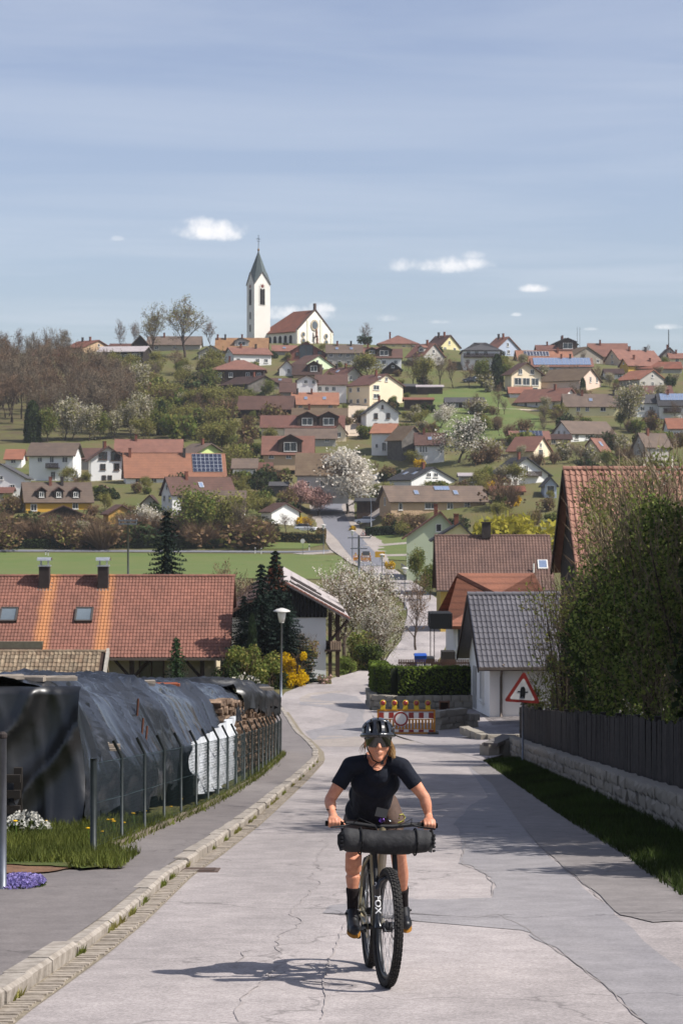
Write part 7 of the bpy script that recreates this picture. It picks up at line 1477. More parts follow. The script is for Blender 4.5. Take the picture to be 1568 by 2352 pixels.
NAMES = {'bare1': 'bare_tree', 'bare2': 'bare_tree', 'bare3': 'bare_tree', 'tall1': 'bare_tree', 'tall2': 'bare_tree', 'lime': 'lime_tree', 'bud1': 'leafing_tree', 'bud2': 'leafing_tree', 'cherry1': 'cherry_tree', 'cherry2': 'cherry_tree', 'pale': 'blossom_tree', 'pink': 'pink_cherry_tree',
         'ivytree': 'blossom_tree', 'near1': 'garden_tree', 'near2': 'garden_tree', 'bushg': 'shrub', 'bushd': 'evergreen_shrub', 'bushb': 'shrub', 'bushw': 'blossom_shrub', 'forsy': 'forsythia', 'bushbare': 'bare_shrub', 'willow': 'willow', 'spruce': 'spruce_tree', 'spruce2': 'spruce_tree', 'young': 'young_spruce', 'thuja': 'thuja', 'darkcone': 'evergreen_tree'}
NOMH = {'bare1': 12, 'bare2': 12.5, 'bare3': 12, 'tall1': 15, 'tall2': 15, 'lime': 15, 'bud1': 8.6, 'bud2': 8.6, 'cherry1': 8, 'cherry2': 8.4, 'pale': 7.4, 'pink': 6.4, 'ivytree': 8, 'near1': 8, 'near2': 8, 'spruce': 9, 'spruce2': 9, 'young': 3.2, 'thuja': 5, 'darkcone': 6}
for _k in list(NOMH): NOMH[_k] = float(np.percentile([v.co.z for v in PROTO[_k][1][1].vertices], 96.5))
def plant(key, X, Y, h, label, group=None, wf=1.0, z=None, rz=None):
    s = h/NOMH.get(key, 2.0); root = thing(NAMES[key], label, 'shrub' if NOMH.get(key) is None else 'tree', (X, Y, (gz(X, Y) if z is None else z)), rnd.uniform(0, 6.28) if rz is None else rz, group); root.scale = (s*wf, s*wf, s)
    for nm, me in PROTO[key]: link(nm, me, root)
    return root
def tp(key, x, yb, ht, label, group=None, wf=1.0, Y=None):
    """tree whose foot is seen at (x, yb) and whose top is ht sheet units higher"""
    Y = Y or hillY(yb); X = (x-784)/FD*Y; return plant(key, X, Y, ht*Y/FD, label, group, wf)
# ---- trees one can pick out
tp('cherry1', 797, 1128, 136, 'big white cherry tree in full blossom above the street bend', wf=1.12)
tp('pink', 688, 1138, 62, 'left pink cherry tree below the old farmhouse', wf=1.05); tp('pink', 729, 1134, 60, 'right pink cherry tree below the old farmhouse')
tp('ivytree', 1052, 1092, 98, 'blossom tree with dark ivy beside the brown barn', wf=1.15, Y=492)
tp('cherry2', 1010, 985, 50, 'white flowering tree at the left edge of the green slope', wf=1.1)
tp('pale', 1440, 985, 95, 'tall grey-white blossom tree on the right slope', wf=.95); tp('pale', 1400, 890, 30, 'small pale blossom tree beside the mossy barn')
tp('bud2', 458, 1225, 118, 'fresh green leafing tree before the large brown roof', Y=388); tp('bud1', 505, 1222, 100, 'olive leafing tree right of the fresh green tree', Y=392); tp('bare2', 548, 1232, 105, 'slim bare tree before the white farmhouse wall', Y=386, wf=.7); tp('pale', 570, 1228, 60, 'pale blossoming shrub tree left of the clipped hedge', Y=390, wf=.8)
tp('cherry2', 355, 1215, 62, 'round white flowering tree right of the ochre garage', wf=1.25, Y=398); tp('cherry2', 390, 1222, 52, 'second white flowering tree behind the spruce tip', wf=1.1, Y=394)
tp('pale', 135, 1242, 50, 'pale blossom hedge tree below the timber shed', Y=388, wf=1.1); tp('pale', 195, 1240, 48, 'whitish blossom tree right of the timber shed', Y=390)
tp('lime', 425, 826, 128, 'largest bare lime tree on the left hill top', Y=672, wf=.95); tp('lime', 350, 842, 118, 'bare lime tree left of the largest lime tree', Y=668, wf=.75); tp('bare3', 485, 805, 62, 'small bare tree between lime trees and church', wf=.7); tp('bare1', 275, 830, 70, 'wispy bare tree above the metal roofed barn', Y=690, wf=.6); tp('bare3', 308, 826, 64, 'thin bare tree left of the dark gabled barn', Y=690, wf=.6)
tp('bare1', 838, 795, 46, 'bare round tree with ivy on the skyline right of the church', Y=712, wf=.9); tp('bushd', 838, 790, 24, 'dark ivy clump around the bare skyline tree', Y=711)
tp('bud1', 850, 872, 56, 'yellowish leafing tree left of the dark lean shed', wf=1.1); tp('bare1', 1480, 822, 52, 'round bare tree on the right skyline', Y=715, wf=1.0)
for i, (x, yb, h, k) in enumerate([(950, 888, 70, 'bare1'), (975, 890, 66, 'bud1'), (1008, 888, 72, 'bare2'), (1040, 890, 64, 'bare3'), (1078, 892, 62, 'bare1'), (1105, 890, 60, 'bud2')]): tp(k, x, yb, h, 'bare yellowish tree in the row below the grey hipped roof', 'tree row below the hipped roof house', .8)
tp('darkcone', 1141, 890, 72, 'dark green pointed conifer left of the glazed veranda', wf=.75); tp('darkcone', 1338, 905, 34, 'small dark conifer before the pink barn gable', wf=.8); tp('darkcone', 372, 1000, 76, 'dark conifer in the middle of the left slope', wf=.6); tp('bud2', 405, 1010, 50, 'drooping yellow-green willow tree on the left slope', wf=.7)
tp('bare1', 1145, 945, 62, 'dark bare fruit tree right of the wooden cabin', wf=.7); tp('bare3', 1147, 1002, 45, 'leaning bare fruit tree on the green slope', wf=.9); tp('bare1', 1280, 985, 48, 'bare fruit tree below the yellow long house', wf=1.0); tp('bare2', 1250, 970, 40, 'small bare tree above the salmon roof', wf=.9)
tp('willow', 1165, 1250, 132, 'bright yellow willow bush behind the brown roof', Y=330, wf=1.0)
tp('forsy', 1117, 1132, 26, 'yellow forsythia at the corner of the dark gable house'); tp('forsy', 1178, 1165, 26, 'yellow forsythia below the dark gable house', wf=1.2); tp('forsy', 896, 1308, 22, 'yellow forsythia beside the guard rail', Y=330); tp('forsy', 812, 1185, 14, 'small yellow flowering shrub before the bungalow drive', Y=425); tp('forsy', 965, 1060, 26, 'yellow shrub beside the blossom tree with ivy', wf=1.0); tp('forsy', 700, 1183, 30, 'tan yellow flowering shrub right of the white garage', wf=1.3, Y=418)
tp('bare1', 655, 1203, 42, 'pruned bare apple tree on the lawn before the white garage', wf=1.3, Y=402); tp('bare1', 706, 1198, 46, 'dark bare apple tree beside the clipped hedge', wf=1.0, Y=404)
tp('bushbare', 955, 1205, 56, 'large bare twiggy bush before the bungalow', wf=1.3, Y=410); tp('bushbare', 1160, 1170, 70, 'dense bare bush below the second forsythia', wf=1.2)
tp('bud2', 955, 1315, 75, 'leafing green tree beside the pale green gable', Y=298, wf=.7); tp('bud2', 985, 1330, 80, 'bright green leafing tree before the brown tile roof', Y=262, wf=.75)
tp('spruce', 383, 1500, 305, 'dark blue-green spruce rising behind the long orange roof', Y=168, wf=1.15)
tp('spruce2', 632, 1530, 280, 'tall dark spruce with brown cones before the black gable', Y=133, wf=1.25); tp('spruce', 600, 1540, 250, 'shorter dark spruce left of the cone-bearing spruce', Y=131, wf=1.3); tp('spruce', 660, 1545, 185, 'low broad spruce right of the cone-bearing spruce', Y=130, wf=1.5); tp('spruce', 560, 1545, 180, 'dark spruce hugging the right end of the orange roof', Y=133, wf=1.3)
tp('thuja', 579, 1530, 160, 'slim dark thuja column behind the second lamp', Y=128, wf=.55)
tp('bare2', 485, 1440, 205, 'bare spreading tree behind the right end of the orange roof', Y=152, wf=1.0); tp('bare1', 540, 1470, 215, 'bare tree with pale branches behind the spruces', Y=160, wf=.8)
tp('young', 405, 1592, 110, 'thin young spruce before the porch of the long house', Y=124, wf=.95)
# the near blossom tree beside the road
def near_cherry():
    b, t0, t1, tips = skeleton(41, 7.4, .95, .16, 14, 8, 6, 4, .7, .2, .2); tpz = np.array(tips); n = 8200; C = tpz[rng.integers(0, len(tpz), n)]+rng.normal(size=(n, 3))*.2
    v, f = quads(C[:4600], .075); v2, f2 = quads(C[5600:], .055); v3, f3 = slivers(t0, t1, .02)
    root = thing('cherry_tree', 'white blossom tree filling the roadside beyond the black gable house', 'tree', ((838-784)/FD*158, 158, gz(1.7, 158)-.3)); link('trunk', b.mesh('trunk', M_BARK, smooth=True), root); link('crown', np_mesh('crown', [(v3, f3, 0), (v, f, 1), (v2, f2, 2)], [M_TWIG, M_BLOS, M_LEAF]), root); root.scale = (.88, .85, .95)
    r2 = copy_tree(root); r2.location = ((790-784)/FD*170, 170, gz(.2, 170)); r2.scale = (.72, .72, .95); r2.rotation_euler = (0, 0, 2.0); tag(r2, 'taller thin blossom tree directly left of the roadside blossom tree', 'tree')
    r3 = copy_tree(root); r3.location = ((880-784)/FD*152, 152, gz(2.8, 152)-.2); r3.scale = (.5, .5, .62); r3.rotation_euler = (0, 0, 4.0); tag(r3, 'low blossom tree nearest the wooden lean-to posts', 'tree')
near_cherry()
tp('bare1', 955, 1500, 165, 'leafless roadside tree overlapping the bend in the road', Y=178, wf=.75)
# ---- the bare wood on the left slope
r_ = random.Random(11)
for i in range(190):
    x = r_.uniform(-60, 300); t = r_.random()**.8; lim = np.interp(x, [-60, 60, 150, 230, 300], [1.0, 1.0, .9, .62, .4]); yb = 1000-165*t*lim
    if x > 215 and yb < 905: continue
    k = r_.choice(['tall1', 'tall2', 'bare3', 'tall1', 'bare2', 'tall2']); Y = hillY(yb); tp(k, x, yb, r_.uniform(80, 112)*(560/Y), 'bare brown tree among many in the wood on the left slope', 'bare trees of the left wood', r_.uniform(.65, .9))
for (x, yb, h, k, lab) in [(150, 1012, 92, 'pale', 'whitest blossom tree at the foot of the wood'), (165, 1010, 70, 'cherry2', 'white blossom tree right of the whitest one at the wood edge'), (205, 1012, 75, 'pale', 'pale blossom tree in the middle of the wood edge'), (262, 1008, 62, 'pale', 'round pale blossom bush above the chimney house'), (300, 1005, 72, 'pale', 'grey-white blossom tree left of the slope conifer'), (330, 1000, 88, 'pale', 'tall greyish blossom tree beside the slope conifer'), (110, 1015, 70, 'bud2', 'dark green leafing tree at the wood edge'), (75, 1015, 90, 'darkcone', 'dark conifer inside the bare wood'), (230, 1010, 60, 'bud2', 'green leafing tree at the wood edge'), (310, 935, 90, 'pale', 'thin blossom tree below the metal roofed barn'), (285, 905, 60, 'bud1', 'light leafing tree on the little meadow')]: tp(k, x, yb, h, lab, None, .8)
# shrubs and small trees scattered between the houses
foot = [(h[0].location.x, h[0].location.y, max(h[2]['L'], h[2]['W'])*.55) for h in HOUSES.values()]
def free(X, Y, m=1.0):
    if abs(X-(road_l(Y)+road_r(Y))/2) < 6.5 and Y < 490: return False
    return all((X-a)**2+(Y-c)**2 > (d*m+1.2)**2 for a, c, d in foot)
ADJ = {'bare1': 'bare spreading tree', 'bare2': 'grey bare tree', 'bare3': 'upright bare tree', 'bud1': 'olive budding tree', 'bud2': 'fresh green leafing tree', 'bushg': 'light green shrub', 'bushd': 'dark evergreen shrub', 'bushb': 'brown budding shrub', 'bushw': 'pale flowering shrub', 'bushbare': 'leafless twiggy shrub', 'pale': 'pale blossom tree', 'darkcone': 'dark pointed conifer'}
import re as _re
SHORT = [(h[0].location.x, h[0].location.y, ' '.join(_re.split(r' with | right | left | behind | above | below | beside | in | at | on | between | before | tucked | partly | half | standing | cut | seen | of ', h[0]['label'])[0].split()[:6])) for h in HOUSES.values()]
SCAT = []
def scatter(n, x0, x1, y0, y1, kinds, hr, label, group, wf=(.8, 1.2), seed=1):
    r_ = random.Random(seed); k = 0; tries = 0
    while k < n and tries < n*12:
        tries += 1; x = r_.uniform(x0, x1); yb = r_.uniform(y0, y1); Y = hillY(yb); X = (x-784)/FD*Y
        if not free(X, Y): continue
        kd = r_.choice(kinds); o_ = tp(kd, x, yb, r_.uniform(*hr)*520/Y, label, group, r_.uniform(*wf)); k += 1; SCAT.append((o_, kd))
def name_scatter():
    seen = {}
    for o_, kd in SCAT:
        X, Y = o_.location.x, o_.location.y; hx, hy, nm = min(SHORT, key=lambda t: (t[0]-X)**2*1.5+(t[1]-Y)**2); u, hu = X/Y, hx/hy
        rel = 'left of' if (u-hu)*Y < -4 else 'right of' if (u-hu)*Y > 4 else 'in front of' if Y < hy else 'behind'
        seen.setdefault(f'{ADJ[kd]} {rel} the {nm}', []).append(o_)
    for lab, L_ in seen.items():
        L_.sort(key=lambda o_: -o_.dimensions.z if False else -o_.scale.z)
        for i_, o_ in enumerate(L_): o_['label'] = lab if len(L_) == 1 else ['tallest ', 'second tallest ', 'third tallest ', 'fourth tallest ', 'fifth tallest ', 'sixth tallest ', 'small ', 'small ', 'small ', 'small '][min(i_, 9)]+lab
scatter(100, 225, 490, 850, 1012, ['bud1', 'bud2', 'bud1', 'bushg', 'bushd', 'bushb', 'pale', 'bare1', 'bare2'], (34, 70), 'leafing shrub in the tangled scrub of the left slope', 'scrub on the left slope', seed=2)
scatter(40, 470, 640, 890, 1120, ['bud1', 'bud2', 'bushg', 'bushb', 'darkcone', 'bushd'], (28, 60), 'garden tree on the slope left of the brown barns', 'garden trees left of the barns', seed=3)
scatter(100, 560, 1000, 800, 1130, ['bushg', 'bushd', 'bushb', 'bud1', 'bushw', 'bare1', 'bud2'], (14, 34), 'small garden shrub between the hillside houses', 'shrubs between the hillside houses', seed=4)
scatter(150, 1090, 1620, 830, 1130, ['bushg', 'bushd', 'bushb', 'bud1', 'bushw', 'bare1', 'bushbare', 'pale', 'bud2', 'bare2'], (20, 46), 'garden shrub among the houses of the right slope', 'shrubs on the right slope', seed=5)
scatter(44, -40, 560, 1110, 1215, ['bushg', 'bushd', 'bushb', 'bud1', 'bushbare'], (14, 34), 'garden shrub among the houses behind the field', 'shrubs behind the field', seed=6)
scatter(46, -60, 600, 1226, 1262, ['bushbare', 'bushb', 'bushbare', 'bushd', 'bare1', 'bushb'], (32, 52), 'brown leafless shrub in the long thicket along the field path', 'thicket along the field path', (1.2, 1.8), seed=7)
scatter(26, 880, 1300, 1125, 1215, ['bushg', 'bushb', 'bushbare', 'bushd', 'bud1'], (16, 36), 'garden shrub round the bungalow and willow', 'shrubs round the bungalow', seed=8)
scatter(16, 500, 680, 1130, 1200, ['bushg', 'bushb', 'bushbare', 'bud1', 'bushd'], (18, 40), 'shrub on the plots left of the village street', 'shrubs left of the village street', seed=9)
scatter(20, 900, 1600, 785, 830, ['bushg', 'bushb', 'bushd', 'bare1'], (12, 26), 'small shrub along the skyline houses', 'shrubs along the skyline', seed=10)
name_scatter()
# clipped hedges: leafy faces on a solid core
def hedge(label, pts, h, w_, m, n, ls, base=None, name='clipped_hedge'):
    pts = [Vector(p) for p in pts]; mid = sum(pts, Vector())/len(pts); root = thing(name, label, 'hedge', (mid.x, mid.y, base if base is not None else gz(mid.x, mid.y))); o = Vector(root.location); core = MB(); CC = []
    seg = [(a, c) for a, c in zip(pts, pts[1:])]; tot = sum((c-a).length for a, c in seg)
    for a, c in seg:
        d = c-a; L = d.length; t = d.normalized(); nr = Vector((-t.y, t.x, 0)); za = (base if base is not None else gz(a.x, a.y)); zc = (base if base is not None else gz(c.x, c.y)); k = int(n*L/tot)
        q = []
        for (pp, z) in ((a, za), (c, zc)):
            for s in (-.5, .5): q += [Vector((pp.x, pp.y, z-.3))+nr*s*w_*.9-o, Vector((pp.x, pp.y, z+h*.94))+nr*s*w_*.88-o]
        core.add(q, [(0, 1, 5, 4), (2, 6, 7, 3), (1, 3, 7, 5), (0, 2, 3, 1), (4, 5, 7, 6)])
        for _ in range(k):
            u = rng.random(); f = rng.random()*(2*h+w_); z = za+(zc-za)*u; j = rng.normal()*.03
            if f < h: off = nr*(-w_/2+j); zz = f
            elif f < 2*h: off = nr*(w_/2+j); zz = f-h
            else: off = nr*(w_*(f-2*h)/w_-w_/2); zz = h+j
            p = a+d*u+off; CC.append((p.x-o.x, p.y-o.y, z+zz-o.z))
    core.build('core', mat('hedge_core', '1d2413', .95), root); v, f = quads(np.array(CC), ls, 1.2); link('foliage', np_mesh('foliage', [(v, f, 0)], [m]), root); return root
M_HEDGE = leafm('hedge_leaf', '6b7d30', '475624', .3, .35); M_HEDB = leafm('beech_hedge', '6b5636', '4c4a26', .25, .2)
zb = at(0, 1592, 105).z
hedge('trimmed thuja hedge above the rubble wall beside the white garage', [(1.75, 109, 0), (1.9, 106, 0), (2.6, 104.6, 0), (6.2, 104.9, 0)], 1.22, .8, M_HEDGE, 7000, .05, zb)
hedge('clipped brown hedge on the corner of the village junction', [((572-784)/FD*392, 392, 0), ((735-784)/FD*392, 392, 0), ((738-784)/FD*405, 405, 0)], 1.8, 1.6, M_HEDB, 2600, .12)
hedge('dark clipped hedge before the tan bungalow', [(at(838, 1195, 412).x, 412, 0), (at(920, 1195, 412).x, 412, 0)], 1.6, 1.4, M_THUJA, 1600, .12)
hedge('low dark hedge along the far edge of the field', [(at(-60, 1262, 383).x, 384, 0), (at(300, 1262, 383).x, 384, 0), (at(520, 1262, 383).x, 384, 0)], 1.5, 1.4, M_DLEAF, 4200, .14)
hedge('short dark hedge beside the white garage wall behind the sign', [(8.9, 95.2, 0), (11.5, 95.4, 0)], 1.5, .8, M_HEDGE, 2500, .05, -9.2)
# ---- the big shrubs over the board fence
def big_shrub(name, label, x, Y, h, w_, leaf, n, ls, seed, twigs=0, leaf2=None, frac2=.3, lump=16, twm=None, uprightness=.5, z0=None, squash=1.0, core=.5):
    r = random.Random(seed); X = (x-784)/FD*Y; z0 = gz(X, Y) if z0 is None else z0; L = np.array([(max(-.42, min(.42, r.gauss(0, .27))), max(-.42, min(.42, r.gauss(0, .27))), r.uniform(.06, .88), r.uniform(.16, .3)) for _ in range(lump*2)]); lump *= 2; cs = rng.integers(0, lump, n); d = rng.normal(size=(n, 3)); d /= np.linalg.norm(d, axis=1)[:, None]
    C = L[cs, :3]*np.array([w_, w_*.8, h])+d*(rng.uniform(core, 1.05, n)*L[cs, 3])[:, None]*np.array([w_, w_, w_*1.1]); C[:, 2] = np.maximum(C[:, 2], .1*rng.random(n)); root = thing(name, label, 'shrub', (X, Y, z0)); parts = []; mats = [twm or M_TWIG]
    k = int(n*(1-(frac2 if leaf2 else 0))); b = MB(); t0 = []; t1 = []
    for i in range(9):
        a = r.uniform(0, 6.28); rr = r.uniform(.1, .4)*w_; pts = [Vector((.15*math.cos(a), .15*math.sin(a), -.2)), Vector((rr*.4*math.cos(a), rr*.4*math.sin(a), h*.35)), Vector((rr*math.cos(a), rr*math.sin(a), h*r.uniform(.7, .95)))]; b.tube(pts, [.05, .03, .012], 5, cap=False)
    for i in range(twigs):
        a = r.uniform(0, 6.28); rr = r.uniform(.05, .5)*w_; z = r.uniform(.15, .85)*h; p = Vector((rr*math.cos(a), rr*math.sin(a), z)); dd = Vector((r.gauss(.0, .4)+.3*math.cos(a), r.gauss(0, .4)+.3*math.sin(a), uprightness+r.random()*.6)).normalized(); Lt = r.uniform(.4, 1.1)*h*.22; m_ = p+dd*Lt*.5; e = m_+(dd+Vector((r.gauss(0, .25), r.gauss(0, .25), .1))).normalized()*Lt*.5
        t0 += [tuple(p), tuple(m_)]; t1 += [tuple(m_+dd*.02), tuple(e)]
    link('stem', b.mesh('stem', M_BARK), root)
    if t0: v, f = slivers(t0, t1, .011); parts.append((v, f, 0))
    v, f = quads(C[:k], ls); parts.append((v, f, 1)); mats.append(leaf)
    if leaf2: v, f = quads(C[k:], ls); parts.append((v, f, 2)); mats.append(leaf2)
    link('foliage', np_mesh('foliage', parts, mats), root); return root
M_SHR = leafm('elder_leaf', '8c954e', '66733c', .35, .45); M_SHR2 = leafm('shade_leaf', '4c5c2a', '35441f', .35, .35); M_IVY = leafm('ivy_leaf', '3a4728', '28321b', .35, .25)
big_shrub('yew_shrub', 'dark yew hanging over the far half of the board fence', 1405, 69, 6.2, 2.6, M_IVY, 18000, .05, 1, 160, M_SHR2, .25)
big_shrub('yew_shrub', 'tall dark ivy-clad shrub beside the terracotta roof', 1440, 61, 5.9, 2.5, M_IVY, 16000, .05, 2, 220, M_SHR2, .35)
big_shrub('elder_shrub', 'big light green leafing shrub above the fence at the right edge', 1500, 50, 5.9, 3.0, M_SHR, 24000, .042, 3, 1500, M_SHR2, .4, 18, M_TWIGG, .9)
big_shrub('elder_shrub', 'second light green shrub cut by the right picture edge', 1600, 43, 5.2, 2.6, M_SHR, 16000, .04, 4, 900, M_SHR2, .4, 16, M_TWIGG, .9)
big_shrub('elder_shrub', 'leafing shrub behind the two big shrubs near the terracotta roof', 1450, 70, 7.6, 3.2, M_SHR, 14000, .05, 5, 1200, M_SHR2, .45, 16, M_TWIGG, .8)
big_shrub('bare_shrub', 'wispy twig shrub before the gable of the terracotta roof', 1300, 72, 6.0, 2.4, M_BUD, 2600, .05, 6, 900, M_SHR, .5, 14, M_TWIGG, .9)
big_shrub('bare_shrub', 'bare twigs reaching over the terracotta roof', 1475, 74, 9.6, 4.0, M_BUD, 14000, .05, 7, 2600, M_SHR, .5, 16, M_TWIGG, .8)
big_shrub('yew_shrub', 'low dark evergreen behind the fence near the warning sign', 1300, 84, 3.4, 1.3, M_IVY, 6000, .05, 8, 60)
big_shrub('apple_tree', 'apple tree with white blossom clusters at the right picture edge', 1560, 58, 8.2, 3.2, M_BLOS, 9000, .045, 9, 1600, M_SHR, .78, 14, M_TWIGG, .5)
big_shrub('yellow_shrub', 'small yellow-green shrub beside the short hedge behind the sign', 1222, 92, 1.7, .8, leafm('privet_leaf', '8a8530', '5c6324', .3), 2200, .05, 10, 40)
LBL = ['first', 'second', 'third', 'fourth', 'fifth', 'sixth', 'seventh']
for i_, (X, Y, h, k, wf) in enumerate([(9.4, 28.5, 8.6, 'near2', .9), (10.0, 31.5, 9.6, 'near1', .9), (10.4, 34.5, 9.8, 'near1', .9), (11.2, 37.5, 10.6, 'near2', .9), (12.2, 41, 11.4, 'near1', .85), (12.9, 44, 11.6, 'near1', .85)]):
    plant(k, X, Y, h, LBL[i_]+' garden tree, counted from the camera, beyond the right edge of the board fence', 'garden trees behind the board fence', wf)
for i_, (X, Y, h, w_) in enumerate([(6.1, 22.5, 3.6, 2.4), (6.2, 26, 4.0, 2.6), (6.5, 30.0, 4.2, 2.7), (6.9, 34.0, 4.4, 2.8), (7.4, 38.5, 4.6, 2.8)]):
    big_shrub('yew_shrub', LBL[i_]+' dark shrub, counted from the camera, shading the grass verge', 784+X/Y*FD, Y, h, w_, M_IVY, 9000, .07, 60+i_, 60)
# garden shrubs round the middle houses
for (nm, x, yb, hp_, wp, Y, leaf, leaf2, n, ls, tw_, lab) in [('shrub', 555, 1583, 105, 95, 122, M_LEAF, M_BUD, 5200, .07, 260, 'big olive green garden bush left of the forsythia'), ('evergreen_shrub', 528, 1588, 74, 60, 121, M_DLEAF, None, 2600, .07, 40, 'dark evergreen bush at the corner of the long house'), ('forsythia', 678, 1556, 84, 50, 127, M_YEL_, None, 3600, .055, 160, 'bright yellow forsythia before the white wall'), ('forsythia', 655, 1545, 85, 22, 129, M_YEL_, M_BUD, 500, .05, 120, 'narrow yellow forsythia sprig left of the main bush'), ('bare_shrub', 700, 1575, 125, 50, 131, M_BUD, M_BROWNB, 1500, .06, 420, 'tall twiggy bush against the white wall'),
        ('evergreen_shrub', 566, 1590, 44, 50, 118, M_DLEAF, M_BLOS, 1800, .06, 20, 'dark bush with white flowers behind the pile end'), ('shrub', 612, 1586, 80, 60, 125, M_LEAF, M_BUD, 2600, .07, 120, 'green shrub between lamp and forsythia'), ('evergreen_shrub', 622, 1582, 60, 60, 126, M_DLEAF, None, 2200, .07, 40, 'dark low shrub under the spruces'), ('shrub', 820, 1545, 85, 80, 150, M_LEAF, M_BUD, 3000, .08, 160, 'green bush under the roadside blossom tree'), ('evergreen_shrub', 850, 1552, 90, 60, 148, M_DLEAF, M_LEAF, 2600, .08, 60, 'dark ivy bush at the trunk of the blossom tree'), ('shrub', 800, 1562, 40, 40, 145, M_LEAF, None, 1200, .07, 40, 'small green shrub beside the lean-to posts'), ('flower_pot_plants', 745, 1585, 24, 28, 130, M_BLOSP, M_LEAF, 700, .06, 20, 'pot flowers before the white farmhouse wall')]:
    big_shrub(nm, lab, x, Y, hp_*Y/FD, wp*Y/FD*1.05, leaf, n, ls, int(x), tw_, leaf2, .4, 9)
# ---- grass blades, flowers
def grass(name, label, fn, n, h, m, z, wd=.007, lean=.35):
    pts = np.array([fn() for _ in range(n)]); zz = np.array([z(x, y) for x, y in pts]); A = np.column_stack([pts, zz]); d = rng.normal(size=(n, 3))*lean; d[:, 2] = 1; L = h*rng.uniform(.4, 1.25, n)[:, None]; v, f = slivers(A, A+d*L, wd*rng.uniform(.7, 1.4, n)); o_ = np.array([A[:, 0].mean(), A[:, 1].mean(), A[:, 2].mean()]); me = np_mesh(name, [(v-o_, f, 0)], [m]); ob = link(name, me, None, o_); tag(ob, label, 'grass', kind='stuff')
M_GR = leafm('grass_blade', '63692f', '4b5226', .35, .3); M_GRD = leafm('shade_darkened_grass', '3c4a20', '2b3518', .3, .25); M_GRS = leafm('dry_weed', '6b7434', '8a7f4c', .3, .3)  # M_GRD: verge shade put into the blade colour as a darker green
r_ = random.Random(3)
def f_left():
    while True:
        y = r_.uniform(22.5, 31); x = r_.uniform(-5.6, fence_x(max(24.6, y))+.05 if y > 24.6 else -2.2)
        if y > 23.1 or x > -2.75: return x, y
grass('grass', 'tall green grass with flowers behind the fence corner', f_left, 26000, .13, M_GR, lambda x, y: -P(y)+.11)
def f_right():
    y = r_.uniform(18, 62.5); a, c = road_r(y)-.05, wall_x(y)+.05; return a+(c-a)*r_.random()**.9, y
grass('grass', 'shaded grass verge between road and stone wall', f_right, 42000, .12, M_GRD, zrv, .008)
def f_fence(): y = r_.uniform(24.8, 66); return fence_x(y)+abs(r_.gauss(0, .07))-.03, y
grass('weeds', 'green weeds along the foot of the chain-link fence', f_fence, 7000, .11, M_GR, lambda x, y: -P(y)+.1)
cl_ = [(r_.uniform(13, 62), r_.uniform(.3, 1)) for _ in range(44)]
def f_kerb(): c = r_.choice(cl_); y = c[0]+r_.gauss(0, .12*c[1]); return road_l(y)+r_.uniform(-.005, .03), y
grass('weeds', 'small weeds sprouting along the kerb joint', f_kerb, 2600, .07, M_GRS, lambda x, y: -P(y)+.0)
def f_corner(): y = r_.uniform(62, 66.5); return r_.uniform(4.0, 4.9), y
M_DAN = mat('dandelion_yellow', 'e0b010', .7, .1); M_STEM = mat('stem_green', '55702a', .8)
dm = MB().lathe([(.004, 0), (.019, .004), (.02, .01), (.005, .014)], (0, 0, .16), 8).mesh('blossom', M_DAN); ds = MB().tube([(0, 0, 0), (.01, 0, .08), (0, 0, .162)], .003, 4).mesh('stem', M_STEM)
for i in range(24):
    x, y = f_left(); y = 22.9+(y-22.5)*.75
    if i > 13: y = r_.uniform(25.5, 34); x = fence_x(y)-r_.uniform(.02, .3)
    t = thing('dandelion', 'yellow dandelion in the grass behind the chain-link fence', 'flower', (x, y, -P(y)+.1), 0, 'dandelions behind the fence'); s = r_.uniform(.9, 1.5); t.scale = (s, s, s); link('blossom', dm, t); link('stem', ds, t)
def flower_clump(name, label, x, y, rx, ry, h, m, n, nl, ls, dark):
    root = thing(name, label, 'flowers', (x, y, -P(y)+.1)); th = rng.uniform(0, 6.28, n); rr = np.sqrt(rng.random(n)); px, py_ = np.cos(th)*rr*rx, np.sin(th)*rr*ry; C = np.column_stack([px, py_, h*(1-.6*rr**2)*rng.uniform(.8, 1.1, n)]); v, f = quads(C, ls); link('blossoms', np_mesh('blossoms', [(v, f, 0)], [m]), root)
    th = rng.uniform(0, 6.28, nl); rr = np.sqrt(rng.random(nl)); C = np.column_stack([np.cos(th)*rr*rx, np.sin(th)*rr*ry, h*.7*(1-.6*rr**2)*rng.random(nl)]); v, f = quads(C, ls*1.3); link('foliage', np_mesh('foliage', [(v, f, 0)], [dark]), root)
flower_clump('aubrieta', 'purple aubrieta cushion spilling over the pavement at the left', at(42, 2045, 20.6).x, 20.65, .24, .42, .08, leafm('aubrieta_purple', '9d92c6', '7f73ad', .25, .35, .01), 1300, 500, .014, M_GRD)
flower_clump('candytuft', 'white candytuft flowers in the grass before the black sheet', at(55, 1893, 27.5).x, 27.6, .32, .3, .3, leafm('candytuft_white', 'dcdad2', 'b5b3a8', .15), 260, 500, .022, M_GRD)
